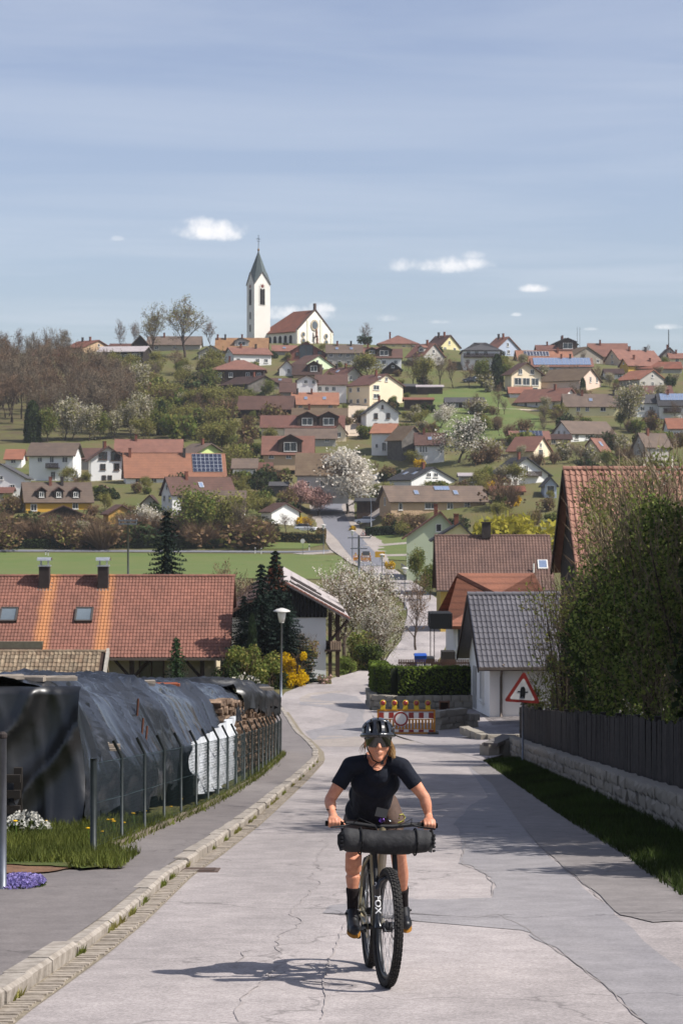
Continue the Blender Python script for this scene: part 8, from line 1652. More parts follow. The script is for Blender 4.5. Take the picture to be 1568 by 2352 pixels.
# ------------------------------------------------------------------ the cyclist and her bicycle
F0 = Vector((.288, 14.06, -P(14.06))); RR0 = Vector((.19, 15.17, -P(15.17)))
Fw = (F0-RR0).normalized(); Lw = Vector((0, 0, 1)).cross(Fw).normalized(); Uw = Fw.cross(Lw).normalized()
def bw(x, y, z): return F0+Fw*x+Lw*y+Uw*z                            # x forward, y to her left, z up from the front contact point
bike = thing('bicycle', 'mountain bike with handlebar roll bag ridden up the road', 'bicycle', tuple(bw(-.55, 0, 0)))
M_TYRE = mat('tyre_rubber', '1f1e20', .85, .25, 30, '35332f', bump=.002, bscale=200); M_RIM = mat('rim_black', '19191b', .35, .1, 8, spec=.5); M_FRM = mat('frame_sand', '8f8468', .35, .1, 6, coat=.5); M_FORK = mat('fork_black', '121316', .3, .08, 8, spec=.5, coat=.4); M_STEEL = mat('spoke_steel', '8d8f93', .35, .1, metal=.8); M_PART = mat('component_black', '17171a', .6, .1, spec=.3)
M_BAG = mat('bag_fabric', '2a2a2c', .72, .3, 9, '1c1c1e', bump=.012, bscale=16, spec=.25); M_PURP = mat('anodised_purple', '6d4a9a', .25, .05, metal=.8); M_DECAL = mat('decal_white', 'c9c9c9', .5, .03); M_GOLD = mat('chain_silver', 'b3a98e', .35, .15, 30, metal=.7)
def place(b, nm, m, parent, smooth=True, fix=False):
    return b.build(nm, m, parent, smooth=smooth, fix=fix, world=True) if parent.parent is None else _sub(b, nm, m, parent, smooth, fix)
def _sub(b, nm, m, parent, smooth, fix):
    o = Vector(parent.parent.location)+Vector(parent.location); b.v = [tuple(Vector(p)-o) for p in b.v]; return b.build(nm, m, parent, smooth=smooth, fix=fix)
# steering assembly turns about the head-tube axis
axis0 = (-.042, 0, .353); sa = Vector((-.375, 0, .927)); steer = Matrix.Rotation(R(5.5), 4, sa)
def st(x, y, z):
    p = steer @ (Vector((x, y, z))-Vector(axis0))+Vector(axis0); return bw(*p)
def wheel(cx, tf, front):
    c = (cx, 0, .37); rt, rw_ = .342, .029
    b = MB(); n, k = 64, 10; vs = []
    for i in range(n):
        a = 2*math.pi*i/n
        for j in range(k): q = 2*math.pi*j/k; r_ = rt+rw_*.92*math.cos(q); vs.append(tf(c[0]+r_*math.cos(a), rw_*math.sin(q), c[2]+r_*math.sin(a)))
    b.add(vs, [(i*k+j, ((i+1) % n)*k+j, ((i+1) % n)*k+(j+1) % k, i*k+(j+1) % k) for i in range(n) for j in range(k)])
    wh = place(b, 'wheel_tyre', M_TYRE, bike)
    b = MB(); n = 74
    for i in range(n):
        a0 = 2*math.pi*i/n
        for (s, da, wy, wa) in ((-.021, 0, .010, .026), (-.0075, .5, .011, .022), (.0075, 0, .011, .022), (.021, .5, .010, .026)):
            a = a0+da*2*math.pi/n; lift = .0275*math.cos(math.asin(max(-1, min(1, s/.029)))); r0, r1 = rt+lift-.006, rt+lift+.0045; w2 = wa/rt/2*.8; vs = []
            for r_ in (r0, r1):
                for (ss, aa) in ((s-wy/2, a-w2), (s+wy/2, a-w2), (s+wy/2, a+w2), (s-wy/2, a+w2)): vs.append(tf(c[0]+r_*math.cos(aa), ss, c[2]+r_*math.sin(aa)))
            b.add(vs, [(4, 5, 6, 7), (0, 1, 5, 4), (1, 2, 6, 5), (2, 3, 7, 6), (3, 0, 4, 7)])
    place(b, 'tread_knobs', M_TYRE, wh, False)
    b = MB(); n = 56; prof = [(.318, -.014), (.322, 0), (.318, .014), (.296, .012), (.290, 0), (.296, -.012)]; k = 6; vs = []
    for i in range(n):
        a = 2*math.pi*i/n
        for (r_, y) in prof: vs.append(tf(c[0]+r_*math.cos(a), y, c[2]+r_*math.sin(a)))
    b.add(vs, [(i*k+j, ((i+1) % n)*k+j, ((i+1) % n)*k+(j+1) % k, i*k+(j+1) % k) for i in range(n) for j in range(k)]); place(b, 'rim', M_RIM, wh)
    for i in range(28):
        a = 2*math.pi*i/28; s = 1 if i % 2 else -1; a2 = a+(.55 if (i//2) % 2 else -.55); place(MB().tube([tf(c[0]+.295*math.cos(a), 0, c[2]+.295*math.sin(a)), tf(c[0]+.028*math.cos(a2), s*.028, c[2]+.028*math.sin(a2))], .0012, 4), 'spoke', M_STEEL, wh)
    place(MB().tube([tf(c[0], -.055, c[2]), tf(c[0], -.034, c[2]), tf(c[0], -.03, c[2]), tf(c[0], .03, c[2]), tf(c[0], .034, c[2]), tf(c[0], .055, c[2])], [.012, .012, .03, .03, .012, .012], 12), 'hub', M_PART, wh)
    b = MB(); n = 30; vs = []
    for r_ in (.08, .062):
        for i in range(n): a = 2*math.pi*i/n; q = r_*(1+.03*math.sin(i*9)); vs.append(tf(c[0]+q*math.cos(a), .036 if front else .036, c[2]+q*math.sin(a)))
    b.add(vs, [(i, (i+1) % n, n+(i+1) % n, n+i) for i in range(n)]); place(b, 'brake_disc', M_STEEL, wh, False)
wheel(0, st, True); wheel(-1.11, bw, False)
def tubeb(pts, rad, nm, m, tf=bw, parent=None, n=10): return place(MB().tube([tf(*p) for p in pts], rad, n), nm, m, parent or bike)
# fork
for s in (-1, 1):
    tubeb([(-.005, s*.062, .37), (.0, s*.064, .42), (-.075, s*.064, .62)], [.022, .021, .021], 'fork_lower', M_FORK, st); tubeb([(-.075, s*.064, .60), (-.165, s*.064, .83)], .016, 'stanchion', M_PART, st)
tubeb([(-.06, -.066, .60), (-.045, -.045, .655), (-.042, 0, .685), (-.045, .045, .655), (-.06, .066, .60)], .014, 'fork_arch', M_FORK, st)
tubeb([(-.165, -.075, .825), (-.195, -.03, .845), (-.195, .03, .845), (-.165, .075, .825)], .026, 'fork_crown', M_FORK, st); tubeb([(-.0, -.075, .37), (0, .075, .37)], .009, 'front_axle', M_PART, st)
tubeb([(-.195, 0, .82), (-.265, 0, .985)], .026, 'head_tube', M_FRM); tubeb([(-.225, 0, .86), (-.70, 0, .33)], [.033, .034], 'down_tube', M_FRM); tubeb([(-.26, 0, .95), (-.86, 0, .76)], [.024, .02], 'top_tube', M_FRM); tubeb([(-.70, 0, .31), (-.90, 0, .86)], .019, 'seat_tube', M_FRM); tubeb([(-.89, 0, .84), (-.935, 0, .965)], .014, 'seat_post', M_PART)
for s in (-1, 1): tubeb([(-.72, s*.035, .32), (-.80, s*.06, .33), (-1.10, s*.07, .37)], .012, 'chain_stay', M_FRM); tubeb([(-.87, s*.02, .76), (-.93, s*.06, .68), (-1.10, s*.07, .39)], .010, 'seat_stay', M_FRM)
b = MB(); vs = []; pr = [(-.82, .022, 0), (-.88, .03, .012), (-.96, .06, .02), (-1.04, .075, .03), (-1.09, .06, .025)]
for (x, hw, dz) in pr:
    for (u, zz) in ((-1, -.02), (-.6, .012), (0, .018), (.6, .012), (1, -.02)): vs.append(bw(x, hw*u, .965+zz+dz))
b.add(vs, [(i*5+j, i*5+j+1, i*5+6+j, i*5+5+j) for i in range(4) for j in range(4)]); place(b, 'saddle', M_PART, bike)
# cockpit
tubeb([(-.285, -.36, .995), (-.275, -.2, 1.0), (-.25, -.06, .985), (-.25, .06, .985), (-.275, .2, 1.0), (-.285, .36, .995)], .0145, 'handlebar', M_PART, st); tubeb([(-.275, 0, .975), (-.25, 0, .985)], .024, 'stem', M_PART, st)
for s in (-1, 1):
    tubeb([(-.285, s*.365, .995), (-.278, s*.235, .999)], .0175, 'grip', mat('grip_rubber', '141416', .9), st); tubeb([(-.27, s*.2, .998), (-.235, s*.25, .985), (-.225, s*.34, .975)], .006, 'brake_lever', M_PART, st)
    tubeb([(-.262, s*.19, 1.0), (-.16, s*.17, 1.04), (-.11, s*.08, 1.0), (-.16, s*.03, .93)], .0028, 'brake_hose', M_PART, st, None, 6)
place(MB().tube([st(-.25, -.02, 1.02), st(-.24, -.0, 1.035)], .02, 8), 'bar_clamp', M_PURP, bike); place(MB().tube([st(-.25, .045, 1.02), st(-.25, .05, 1.03)], .014, 8), 'bar_bolt', M_STEEL, bike)
pc = st(-.235, -.012, 1.07); b = MB(); b.box((0, 0, 0), (.075, .012, .065), M=Matrix.Rotation(R(-35), 4, 'X') @ Matrix.Rotation(R(14), 4, 'Y')); b.v = [tuple(Vector(p)+pc) for p in b.v]; place(b, 'bike_computer', M_PART, bike, False)
tubeb([(-.25, .10, 1.01), (-.248, .13, 1.02), (-.25, .145, 1.045), (-.25, .13, 1.065), (-.25, .11, 1.06), (-.25, .105, 1.035)], .006, 'bell', mat('bell_brass', '6f6a2a', .4, .1, metal=.4), st)
# handlebar roll
def bag():
    b = MB(); n, k = 46, 22; vs = []
    for i in range(n):
        u = i/(n-1); y = -.285+.57*u; e = min(u, 1-u); rr = .074*min(1, .80+.2*min(1, e/.05))*(1+.05*math.sin(u*9+1)+.03*(noise1(u*11, 4)-.5))
        if abs(u-.5) < .27: rr *= 1.06
        for j in range(k):
            a = 2*math.pi*j/k; w_ = 1+.05*(noise2(u*9+math.sin(a), a*1.3, 6)-.5)+.10*(noise2(u*4, a*.9, 9)-.5); sag = .012*math.sin(u*math.pi)
            vs.append(st(-.115+rr*w_*math.cos(a)*.95, y, .905-sag+rr*w_*math.sin(a)*(.98)))
    b.add(vs, [(i*k+j, (i+1)*k+j, (i+1)*k+(j+1) % k, i*k+(j+1) % k) for i in range(n-1) for j in range(k)]+[tuple(range(k)), tuple((n-1)*k+j for j in reversed(range(k)))])
    o = place(b, 'roll_bag', [M_BAG, mat('bag_end_fabric', '3a3a3b', .8, .3, 9, '29292a', bump=.012, bscale=16, spec=.25)], bike)
    o.data.polygons.foreach_set('material_index', [1 if (abs(((p.index//k)+.5)/(n-1)-.5) > .29 and p.index < (n-1)*k) else 0 for p in o.data.polygons])
    for u in (-.17, .185):
        pts = [st(-.115+.082*math.cos(a), u, .898+.084*math.sin(a)) for a in np.linspace(0, 6.283, 25)]; place(MB().tube(pts, .006, 5), 'strap', mat('strap_black', '0f0f11', .8), o)
    for s in (-1, 1):
        place(MB().tube([st(-.115, s*.285, .835), st(-.12, s*.298, .88), st(-.115, s*.30, .93), st(-.115, s*.285, .975)], [.012, .016, .016, .012], 8), 'rolled_end', M_BAG, o)
        for q in range(5): place(MB().tube([st(-.06, s*(.293), .845+q*.024), st(-.046, s*.30, .85+q*.024)], .008, 6), 'buckle', M_PART, o, False)
bag()
# drivetrain: cranks level, her right foot forward
tubeb([(-.70, -.075, .31), (-.70, .075, .31)], .02, 'bottom_bracket', M_PART)
tubeb([(-.70, -.078, .31), (-.61, -.085, .305), (-.53, -.09, .30)], [.016, .012, .013], 'crank_arm', M_PART); tubeb([(-.70, .078, .31), (-.79, .085, .315), (-.87, .09, .32)], [.016, .012, .013], 'crank_arm', M_PART)
b = MB(); n = 32; vs = []
for (r_, y) in ((.072, -.056), (.068, -.060), (.05, -.060), (.05, -.056)):
    for i in range(n): a = 2*math.pi*i/n; vs.append(bw(-.70+r_*math.cos(a), y, .31+r_*math.sin(a)))
b.add(vs, [(q*n+i, q*n+(i+1) % n, ((q+1) % 4)*n+(i+1) % n, ((q+1) % 4)*n+i) for q in range(4) for i in range(n)]); place(b, 'chainring', M_GOLD, bike, False)
for s, x in ((-1, -.53), (1, -.87)):
    b = MB(); c = bw(x, s*.145, .305); b.box((0, 0, 0), (.095, .10, .016), math.atan2(Lw.y, Lw.x)); b.v = [tuple(Vector(p)+c) for p in b.v]; place(b, 'pedal', M_PART, bike, False)
for z in (.372, .245): tubeb([(-.70, -.058, .31+(z-.31)*1.1), (-1.11, -.055, .37+(.045 if z > .3 else -.045))], .004, 'chain_run', M_GOLD, bw, None, 5)
b = MB(); n = 28; vs = []
for (r_, y) in ((.10, -.04), (.085, -.046), (.065, -.052), (.035, -.06)):
    for i in range(n): a = 2*math.pi*i/n; q = r_*(1+.04*(i % 2)); vs.append(bw(-1.11+q*math.cos(a), y, .37+q*math.sin(a)))
b.add(vs, [(q*n+i, q*n+(i+1) % n, (q+1)*n+(i+1) % n, (q+1)*n+i) for q in range(3) for i in range(n)]); place(b, 'cassette', M_GOLD, bike, False)
tubeb([(-1.11, -.075, .36), (-1.10, -.085, .27), (-1.06, -.075, .20)], [.02, .022, .014], 'derailleur', M_PART)
# lettering on the fork leg
def text3(txt, size, loc_fn, nm):
    cu = bpy.data.curves.new(nm, 'FONT'); cu.body = txt; cu.size = size; cu.align_x = 'CENTER'; cu.align_y = 'CENTER'; cu.offset = size*.018; to = bpy.data.objects.new('tmp_text', cu); COL.objects.link(to)
    dg = bpy.context.evaluated_depsgraph_get(); me = bpy.data.meshes.new_from_object(to.evaluated_get(dg)); bpy.data.objects.remove(to); vs = [loc_fn(v.co.x, v.co.y) for v in me.vertices]; fs = [tuple(p.vertices) for p in me.polygons]; bpy.data.meshes.remove(me)
    place(MB().add(vs, fs), nm, M_DECAL, bike, False)
def leg_pt(u, v, t):       # on the front of her right fork leg: u across, v along; curved round the tube
    a = u/.0215; z = .42+.20*t+v; x0 = -.375*(z-.42) if z > .42 else -.1*(.42-z); return st(x0+.0235*math.cos(a)+.002, -.064+.0235*math.sin(a), z)
text3('FOX', .056, lambda x, y: leg_pt(y, -x, .45), 'fork_lettering')
text3('32', .034, lambda x, y: st(-.082+.024*math.cos(x/.0215)+.004, -.064+.024*math.sin(x/.0215), .632+y), 'fork_number')

# ---- the rider
rider = thing('person', 'person in dark T-shirt, helmet and sunglasses riding the mountain bike uphill', 'person', tuple(bw(-.8, 0, 0)))
def blob(nm, prims, m, voxel=.007, sm=6, parent=None, fac=.5):
    """one continuous skin round overlapping limbs: voxel union, then relaxed"""
    b = MB()
    for pr in prims:
        if pr[0] == 'c':           # tapered limb with round ends
            pts = [Vector(p) for p in pr[1]]; rd = list(pr[2]); flat0, flat1 = (pr[3] if len(pr) > 3 else (False, False)); d0 = (pts[0]-pts[1]).normalized(); d1 = (pts[-1]-pts[-2]).normalized(); P_ = []; R_ = []
            if not flat0:
                for q in (80, 55, 28): P_.append(pts[0]+d0*rd[0]*math.sin(R(q))); R_.append(rd[0]*math.cos(R(q)))
            for i in range(len(pts)-1):
                for s in range(4): t = s/4; P_.append(pts[i].lerp(pts[i+1], t)); t2 = t*t*(3-2*t); R_.append(rd[i]+(rd[i+1]-rd[i])*t2)
            P_.append(pts[-1]); R_.append(rd[-1])
            if not flat1:
                for q in (28, 55, 80): P_.append(pts[-1]+d1*rd[-1]*math.sin(R(q))); R_.append(rd[-1]*math.cos(R(q)))
            b.tube(P_, R_, 16)
        else:                      # ellipsoid: centre, radii along her forward / left / up, tilt
            c, rad = Vector(pr[1]), pr[2]; A = pr[3] if len(pr) > 3 else (Fw, Lw, Uw); n, k = 14, 20; vs = []
            for i in range(n+1):
                th = math.pi*i/n
                for j in range(k): ph = 2*math.pi*j/k; vs.append(c+A[0]*rad[0]*math.sin(th)*math.cos(ph)+A[1]*rad[1]*math.sin(th)*math.sin(ph)+A[2]*rad[2]*math.cos(th))
            b.add(vs, [(i*k+j, (i+1)*k+j, (i+1)*k+(j+1) % k, i*k+(j+1) % k) for i in range(n) for j in range(k)])
    o = Vector(rider.location); b.v = [tuple(Vector(p)-o) for p in b.v]; me = b.mesh('tmp', m, fix=False); bm = bmesh.new(); bm.from_mesh(me); bmesh.ops.remove_doubles(bm, verts=bm.verts, dist=1e-5); bmesh.ops.recalc_face_normals(bm, faces=bm.faces); bm.to_mesh(me); bm.free()
    t = bpy.data.objects.new('tmp_body', me); COL.objects.link(t); md = t.modifiers.new('r', 'REMESH'); md.mode = 'VOXEL'; md.voxel_size = voxel; ms = t.modifiers.new('s', 'SMOOTH'); ms.factor = fac; ms.iterations = sm
    dg = bpy.context.evaluated_depsgraph_get(); out = bpy.data.meshes.new_from_object(t.evaluated_get(dg)); bpy.data.objects.remove(t); out.name = nm; out.materials.clear(); out.materials.append(m); out.polygons.foreach_set('use_smooth', [True]*len(out.polygons)); out.polygons.foreach_set('material_index', [0]*len(out.polygons))
    return link(nm, out, parent or rider)
M_SKIN = mat('skin', 'c78d70', .5, .2, 22, 'ad6c52', spec=.4, bump=.0015, bscale=120); M_SKIN.node_tree.nodes['Principled BSDF'].inputs['Subsurface Weight'].default_value = .12; M_SKIN.node_tree.nodes['Principled BSDF'].inputs['Subsurface Radius'].default_value = (.012, .005, .003)
M_SHIRT = mat('navy_jersey', '1a1e29', .85, .25, 14, '12151d', bump=.02, bscale=11, spec=.2); M_SHORTS = mat('brown_shorts', '55443b', .75, .15, 20, '40332d', bump=.006, bscale=24, spec=.25); M_SOCK = mat('dark_sock', '1d1718', .95, .15, 40, bump=.003, bscale=150); M_SHOE = mat('shoe_black', '151518', .45, .15, 14, spec=.45); M_SOLE = mat('gum_sole', '9a6a22', .7, .1)
# joints
sR, sL = at(805, 1759, 14.60), at(923, 1762, 14.57); eR, eL = at(757, 1838, 14.56), at(975, 1833, 14.56); wR, wL = at(757, 1882, 14.46), at(986, 1882, 14.44)
nk = at(866, 1749, 14.60); hd = at(868, 1704, 14.48); pel = bw(-.93, 0, 1.02); ch = at(862, 1792, 14.67); wa = at(850, 1848, 14.84)
hipR, hipL = bw(-.92, -.085, .99), bw(-.92, .085, .99); knR, knL = at(812, 1950, 14.56), at(911, 1938, 14.66); anR, anL = at(809, 2094, 14.66), at(926, 2088, 15.02); toR, toL = at(809, 2112, 14.58), at(929, 2104, 14.94)
caR, caL = at(811, 2000, 14.66), at(920, 2005, 14.86)
HF = (Fw*.985+Lw*(-.04)-Uw*.06).normalized(); HL = Uw.cross(HF).normalized(); HU = HF.cross(HL).normalized(); HA = (HF, HL, HU)      # head: turned slightly, chin tucked
def hp(x, y, z): return hd+HF*x+HL*y+HU*z
def hand(w_, s, grip):
    """gripping hand: palm over the bar, four bent fingers of different length in front, thumb under"""
    pr = []; out = Lw*s; fwd = (-Uw*.25+Fw).normalized(); g = grip
    kn = []
    pr.append(('c', [w_, w_.lerp(g+Uw*.03-Fw*.02, .55), g+Uw*.034], [.026, .03, .027])); pr.append(('e', g+Uw*.030+Fw*.004, (.034, .043, .022)))
    for i, (ln, dz) in enumerate(((.9, 0), (1.0, .004), (.95, .002), (.78, -.004))):
        off = out*(-.03+.0205*i); k0 = g+off+Uw*(.030+dz)+Fw*.022; k1 = k0+(Fw*.020-Uw*.022)*ln; k2 = k1+(-Fw*.012-Uw*.028)*ln; k3 = k2+(-Fw*.018-Uw*.006)*ln; pr.append(('c', [k0, k1, k2, k3], [.0105, .0098, .009, .0078]))
    t0 = g-out*.038+Uw*.022-Fw*.01; pr.append(('c', [t0, t0-out*.018-Uw*.012+Fw*.012, t0-out*.03-Uw*.030+Fw*.022], [.013, .0115, .0092])); return pr
gR, gL = st(-.283, -.31, .995), st(-.283, .31, .995)
wR = gR+Uw*.062-Fw*.055-Lw*.006; wL = gL+Uw*.06-Fw*.055+Lw*.006
body = [('c', [nk-Uw*.05-Fw*.02, nk+Uw*.03+Fw*.02, hd-HU*.06-HF*.02], [.058, .052, .05]),
    ('e', hp(-.012, 0, .03), (.092, .074, .095), HA), ('e', hp(.022, 0, -.035), (.066, .062, .072), HA), ('c', [hp(.045, 0, -.078), hp(.062, 0, -.10)], [.04, .026]), ('e', hp(.03, .038, -.03), (.05, .03, .04), HA), ('e', hp(.03, -.038, -.03), (.05, .03, .04), HA),
    ('c', [hp(.082, 0, .012), hp(.104, 0, -.026)], [.009, .0125]), ('e', hp(.094, .011, -.031), (.012, .009, .007), HA), ('e', hp(.094, -.011, -.031), (.012, .009, .007), HA), ('c', [hp(.083, -.02, -.062), hp(.089, 0, -.060), hp(.083, .02, -.062)], [.006, .008, .006]), ('c', [hp(.082, -.016, -.072), hp(.088, 0, -.073), hp(.082, .016, -.072)], [.006, .0085, .006]),
    ('e', hp(-.012, .078, -.005), (.017, .009, .03), HA), ('e', hp(-.012, -.078, -.005), (.017, .009, .03), HA),
    ('c', [pel, wa, ch, nk-Uw*.07], [.11, .095, .10, .05]), ('c', [nk-Uw*.085-Fw*.03, sR], [.02, .025]), ('c', [nk-Uw*.085-Fw*.03, sL], [.02, .025]),
    ('c', [sR, sR.lerp(eR, .45), eR, eR.lerp(wR, .3), wR], [.05, .045, .036, .037, .024]), ('c', [sL, sL.lerp(eL, .45), eL, eL.lerp(wL, .3), wL], [.05, .045, .036, .037, .024]),
    ('c', [hipR, hipR.lerp(knR, .5), knR, caR, caR.lerp(anR, .55), anR], [.085, .076, .054, .054, .036, .03]), ('c', [hipL, hipL.lerp(knL, .5), knL, caL, caL.lerp(anL, .55), anL], [.085, .074, .052, .051, .034, .03]),
    ('c', [anR, toR], [.028, .022]), ('c', [anL, toL], [.028, .022])]+hand(wR, -1, gR)+hand(wL, 1, gL)
blob('body', body, M_SKIN, .0052, 4)
# clothing
tR = sR.lerp(eR, .60); tL = sL.lerp(eL, .60)
shirt = [('c', [pel+Uw*.02+Fw*.05, wa, ch, nk-Uw*.085], [.12, .135, .14, .09]), ('e', ch-Uw*.01, (.112, .165, .13)), ('e', at(862, 1778, 14.67), (.085, .165, .07)), ('c', [at(838, 1754, 14.61), sR], [.06, .06]), ('c', [at(893, 1754, 14.60), sL], [.06, .06]),
    ('c', [sR, sR.lerp(eR, .3), tR], [.058, .055, .054], (False, True)), ('c', [sL, sL.lerp(eL, .3), tL], [.058, .055, .054], (False, True)), ('e', at(838, 1862, 14.90), (.12, .135, .11)), ('e', at(852, 1825, 14.82), (.11, .150, .11)),
    ('c', [at(842, 1778, 14.60), at(862, 1815, 14.66), at(885, 1850, 14.76)], [.018, .02, .018]), ('c', [at(905, 1768, 14.59), at(903, 1800, 14.63)], [.018, .018]), ('c', [at(815, 1800, 14.68), at(832, 1835, 14.74)], [.03, .03]), ('c', [at(812, 1845, 14.80), at(850, 1862, 14.80)], [.03, .03])]
tee = blob('t_shirt', shirt, M_SHIRT, .007, 5)
from mathutils.bvhtree import BVHTree
_bv = BVHTree.FromPolygons([v.co+Vector(rider.location) for v in tee.data.vertices], [tuple(p.vertices) for p in tee.data.polygons])
def on_tee(x, y, lift=.0):
    d = at(x, y, 1.0).normalized(); h_ = _bv.ray_cast(Vector((0, 0, 0)), d); return (h_[0]-d*lift) if h_[0] is not None else at(x, y, 14.66)
# scooped neckline: skin of the upper chest and the band round it, both lying on the chest
ol = [(841, 1732), (843, 1745), (848, 1757), (856, 1767), (866, 1771), (876, 1768), (884, 1758), (889, 1746), (891, 1733)]
g_ = MB(); nc = 11; vs = []
for k_ in range(nc):
    t_ = k_/(nc-1); q_ = t_*(len(ol)-1); i_ = min(len(ol)-2, int(q_)); f_ = q_-i_; x = ol[i_][0]*(1-f_)+ol[i_+1][0]*f_; yb_ = ol[i_][1]*(1-f_)+ol[i_+1][1]*f_
    for r_ in range(7): y = 1728+(yb_-1728)*r_/6; vs.append(on_tee(x, y, .004+.006*math.sin(math.pi*t_)))
g_.add(vs, [(a*7+c_, a*7+c_+1, (a+1)*7+c_+1, (a+1)*7+c_) for a in range(nc-1) for c_ in range(6)]); place(g_, 'neckline_skin', M_SKIN, rider)
place(MB().tube([on_tee(x, y, .004) for x, y in ol], .006, 6), 'collar', M_SHIRT, rider)
blob('shorts', [('c', [at(884, 1846, 14.93), at(903, 1890, 14.80)], [.088, .08]), ('e', pel+Fw*.02-Uw*.02, (.15, .172, .12)), ('c', [hipR, hipR.lerp(knR, .45), hipR.lerp(knR, .82)], [.105, .092, .075], (False, True)), ('c', [hipL, hipL.lerp(knL, .45), hipL.lerp(knL, .82)], [.105, .090, .073], (False, True))], M_SHORTS, .008, 4)
for (nm, ca, an, to, f) in (('r', caR, anR, toR, .42), ('l', caL, anL, toL, .42)):
    t = ca.lerp(an, f); blob('sock', [('c', [t, t.lerp(an, .5), an, an.lerp(to, .3)], [.0465, .038, .035, .034], (True, False))], M_SOCK, .006, 2)
    d = (to-an); d.z = 0; d = (Fw-Uw*(.32 if nm == 'r' else .22)).normalized(); base = an-Uw*.055; hl = base-d*.05; ball = base+d*.10; tip = base+d*.165; A = (d, Lw, Uw)
    sh = blob('shoe', [('c', [an+Uw*.01, an-Uw*.02], [.043, .046], (True, False)), ('c', [hl, base, ball, tip], [.036, .04, .043, .034]), ('c', [an+d*.02, ball+Uw*.01], [.038, .034]), ('e', ball-Uw*.01, (.07, .047, .03), A)], M_SHOE, .006, 3)
    bb = MB(); pr = []
    for q in range(20):
        a = 2*math.pi*q/20; L_ = .118; w2 = .048*(1 if math.cos(a) > 0 else .82); pr.append((base+d*.055+d*L_*math.cos(a)+Lw*w2*math.sin(a)))
    zt = (base-Uw*.036); vs = [p-Uw*.030 for p in pr]+[p-Uw*.052 for p in pr]; bb.add(vs, [tuple(range(20)), tuple(reversed(range(20, 40)))]+[(i, i+20, (i+1) % 20+20, (i+1) % 20) for i in range(20)])
    o_ = Vector(rider.location); bb.v = [tuple(Vector(p)-o_) for p in bb.v]; bb.build('sole', M_SOLE, sh, fix=True)
    kb = MB().tube([an+d*.03-Lw*.05, an+d*.045, an+d*.03+Lw*.05], .008, 6); kb.v = [tuple(Vector(p)-o_) for p in kb.v]; kb.build('shoe_strap', M_PART, sh)
# wrist band
c = wR.lerp(eR, .28); ring = [c+(Fw*math.cos(a)+Lw*math.sin(a))*.031 for a in np.linspace(0, 6.283, 17)]; place(MB().tube(ring, .004, 5), 'wrist_band', M_PART, rider)
# helmet: dark shell, raised ribs with vents between, rim, straps
M_HELM = mat('helmet_gloss', '1e2024', .25, .12, 10, '17181b', spec=.6, coat=.5); M_HELI = mat('helmet_inner', '0d0d0f', .8, .1)
he = hp(-.01, 0, .052)
blob('helmet', [('e', he+HU*.0, (.118, .094, .086), HA)], M_HELI, .007, 3)
helm = [o for o in rider.children if o.name.startswith('helmet')][0]
def hs(th, ph, r_=1.0):    # th: -90 front .. 90 back over the top, ph: sideways
    return he+(HF*(-math.sin(th))*.128+HU*math.cos(th)*.1)*math.cos(ph)*r_+HL*.103*math.sin(ph)*r_
for k_, ph in enumerate((-62, -38, -13, 13, 38, 62)):
    pts = []; t0 = -86+abs(ph)*.1
    b = MB(); vs = []; n = 18; hw = R(8.5)
    for i in range(n):
        th = R(t0+(176-abs(ph)*.5)*i/(n-1)); wv = hw*(1.0+.25*math.sin(i*.7+k_)); p_ = R(ph)*(1-.12*math.sin(th))
        for (dp, rr) in ((-1, .99), (-.75, 1.045), (.75, 1.045), (1, .99)): vs.append(hs(th, p_+dp*wv, rr))
    b.add(vs, [(i*4+j, i*4+j+1, i*4+5+j, i*4+4+j) for i in range(n-1) for j in range(3)]+[(0, 1, 2, 3), (4*n-1, 4*n-2, 4*n-3, 4*n-4)]); _o = Vector(rider.location); b.v = [tuple(Vector(p)-_o) for p in b.v]; b.build('helmet_rib', M_HELM, helm, smooth=False, fix=True)
rim = []
for i in range(33): a = 2*math.pi*i/32; rim.append(he+HF*.124*math.cos(a)+HL*.1*math.sin(a)+HU*(-.012+.012*math.cos(a)))
b = MB().tube(rim, .016, 8); b.v = [tuple(Vector(p)-_o) for p in b.v]; b.build('helmet_rim', M_HELM, helm, smooth=True)
for (t_, s_) in ((-30, 1), (25, .9)):
    pts = [hs(R(t_), p_, 1.02) for p_ in np.linspace(-1.15, 1.15, 15)]; b = MB().tube(pts, .007, 6); b.v = [tuple(Vector(p)-_o) for p in b.v]; b.build('cross_rib', M_HELM, helm, smooth=True)
for s in (-1, 1):
    b = MB().tube([hp(.02, s*.084, .03), hp(.03, s*.07, -.045), hp(.045, s*.035, -.115), hp(.05, 0, -.132)], .0045, 5); b.v = [tuple(Vector(p)-_o) for p in b.v]; b.build('chin_strap', M_PART, helm)
b = MB().box((0, 0, 0), (.02, .014, .026)); b.v = [tuple(Vector(p)+hp(.052, .022, -.128)-_o) for p in b.v]; b.build('strap_buckle', M_PART, helm)
b = MB().tube([hp(.05, -.01, -.13), hp(.045, -.03, -.15), hp(.04, -.045, -.165)], .003, 5); b.v = [tuple(Vector(p)-_o) for p in b.v]; b.build('strap_tail', M_PART, helm)
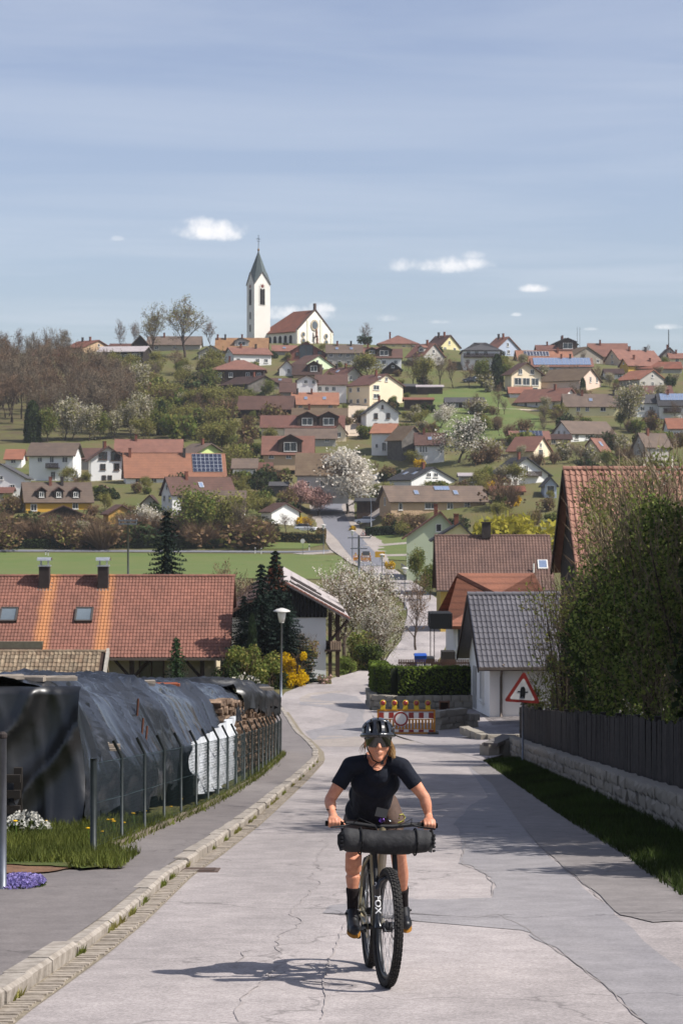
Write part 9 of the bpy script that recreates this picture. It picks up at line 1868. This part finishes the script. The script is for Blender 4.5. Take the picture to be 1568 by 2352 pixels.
# wrap-round sunglasses
b = MB(); n = 25; vs = []
for i in range(n):
    a = R(-78+156*i/(n-1)); u = abs(a)/R(78); y = .083*math.sin(a); x = .018+.088*math.cos(a)**.8; top = .044-.008*u; bot = -.032*(1-.55*u**2)+(.024*math.exp(-(a/.17)**2)); 
    for t_ in (0, .5, 1): z = top+(bot-top)*t_; vs.append(hp(x+.006*math.sin(t_*3.14)-.012*t_*(1-u), y, z))
b.add(vs, [(i*3+j, i*3+j+1, i*3+4+j, i*3+3+j) for i in range(n-1) for j in range(2)]); gl = place(b, 'sunglasses', mat('lens_dark', '0e0d10', .08, .05, 3, '1d1a1e', spec=.7, coat=.6), rider)
for s in (-1, 1): b = MB().tube([hp(.035, s*.084, .03), hp(-.02, s*.085, .018)], .005, 6); b.v = [tuple(Vector(p)-_o) for p in b.v]; b.build('temple_arm', M_PART, gl)
place(MB().add([hp(.0915, y, z) for y, z in ((-.024, -.067), (0, -.0655), (.024, -.067), (0, -.0695))], [(0, 1, 2, 3)]), 'mouth_line', mat('lip_shadow', '6b3830', .6), rider)
# hair: tied back, tail showing beside her left ear
M_HAIR = mat('blond_hair', '8d7048', .6, .3, 40, '6b5030', bump=.004, bscale=120, spec=.3)
hair = [('c', [hp(-.06, .05, .02), hp(-.075, .07, -.03), hp(-.06, .09, -.075), hp(-.04, .105, -.105)], [.03, .034, .030, .012]), ('c', [hp(-.04, .075, .0), hp(-.045, .085, -.05), hp(-.03, .085, -.09)], [.016, .018, .006]), ('e', hp(-.07, 0, -.0), (.05, .068, .06), HA), ('c', [hp(-.02, -.078, .0), hp(-.015, -.083, -.03), hp(-.01, -.085, -.06)], [.010, .008, .003])]
blob('hair', hair, M_HAIR, .006, 3)
b = MB()
for i in range(26):
    s = 1 if i % 3 else -1; y0 = s*.075; p0 = hp(-.03+rnd.uniform(-.03, .03), y0, rnd.uniform(-.02, .02)); p1 = p0+HL*s*rnd.uniform(.005, .035)-HU*rnd.uniform(.03, .06); p2 = p1+HL*s*rnd.uniform(-.01, .02)-HU*rnd.uniform(.03, .06); b.tube([p0, p1, p2], [.0016, .0014, .0006], 3)
place(b, 'loose_strands', M_HAIR, rider)['kind'] = 'stuff'
# ------------------------------------------------------------------ thin spring haze over the valley
hz = MB().box((0, 3480, 20), (5200, 7060, 170)).build('haze', bpy.data.materials.new('haze_air')); tag(hz, kind='stuff')
hm = hz.data.materials[0]; hm.use_nodes = True; hm.node_tree.nodes.clear(); hv = N(hm.node_tree.nodes, 'ShaderNodeVolumePrincipled'); ho = N(hm.node_tree.nodes, 'ShaderNodeOutputMaterial')
hv.inputs['Color'].default_value = (.88, .93, 1.0, 1); hv.inputs['Density'].default_value = .00010; hv.inputs['Anisotropy'].default_value = .2; hm.node_tree.links.new(hv.outputs[0], ho.inputs['Volume'])
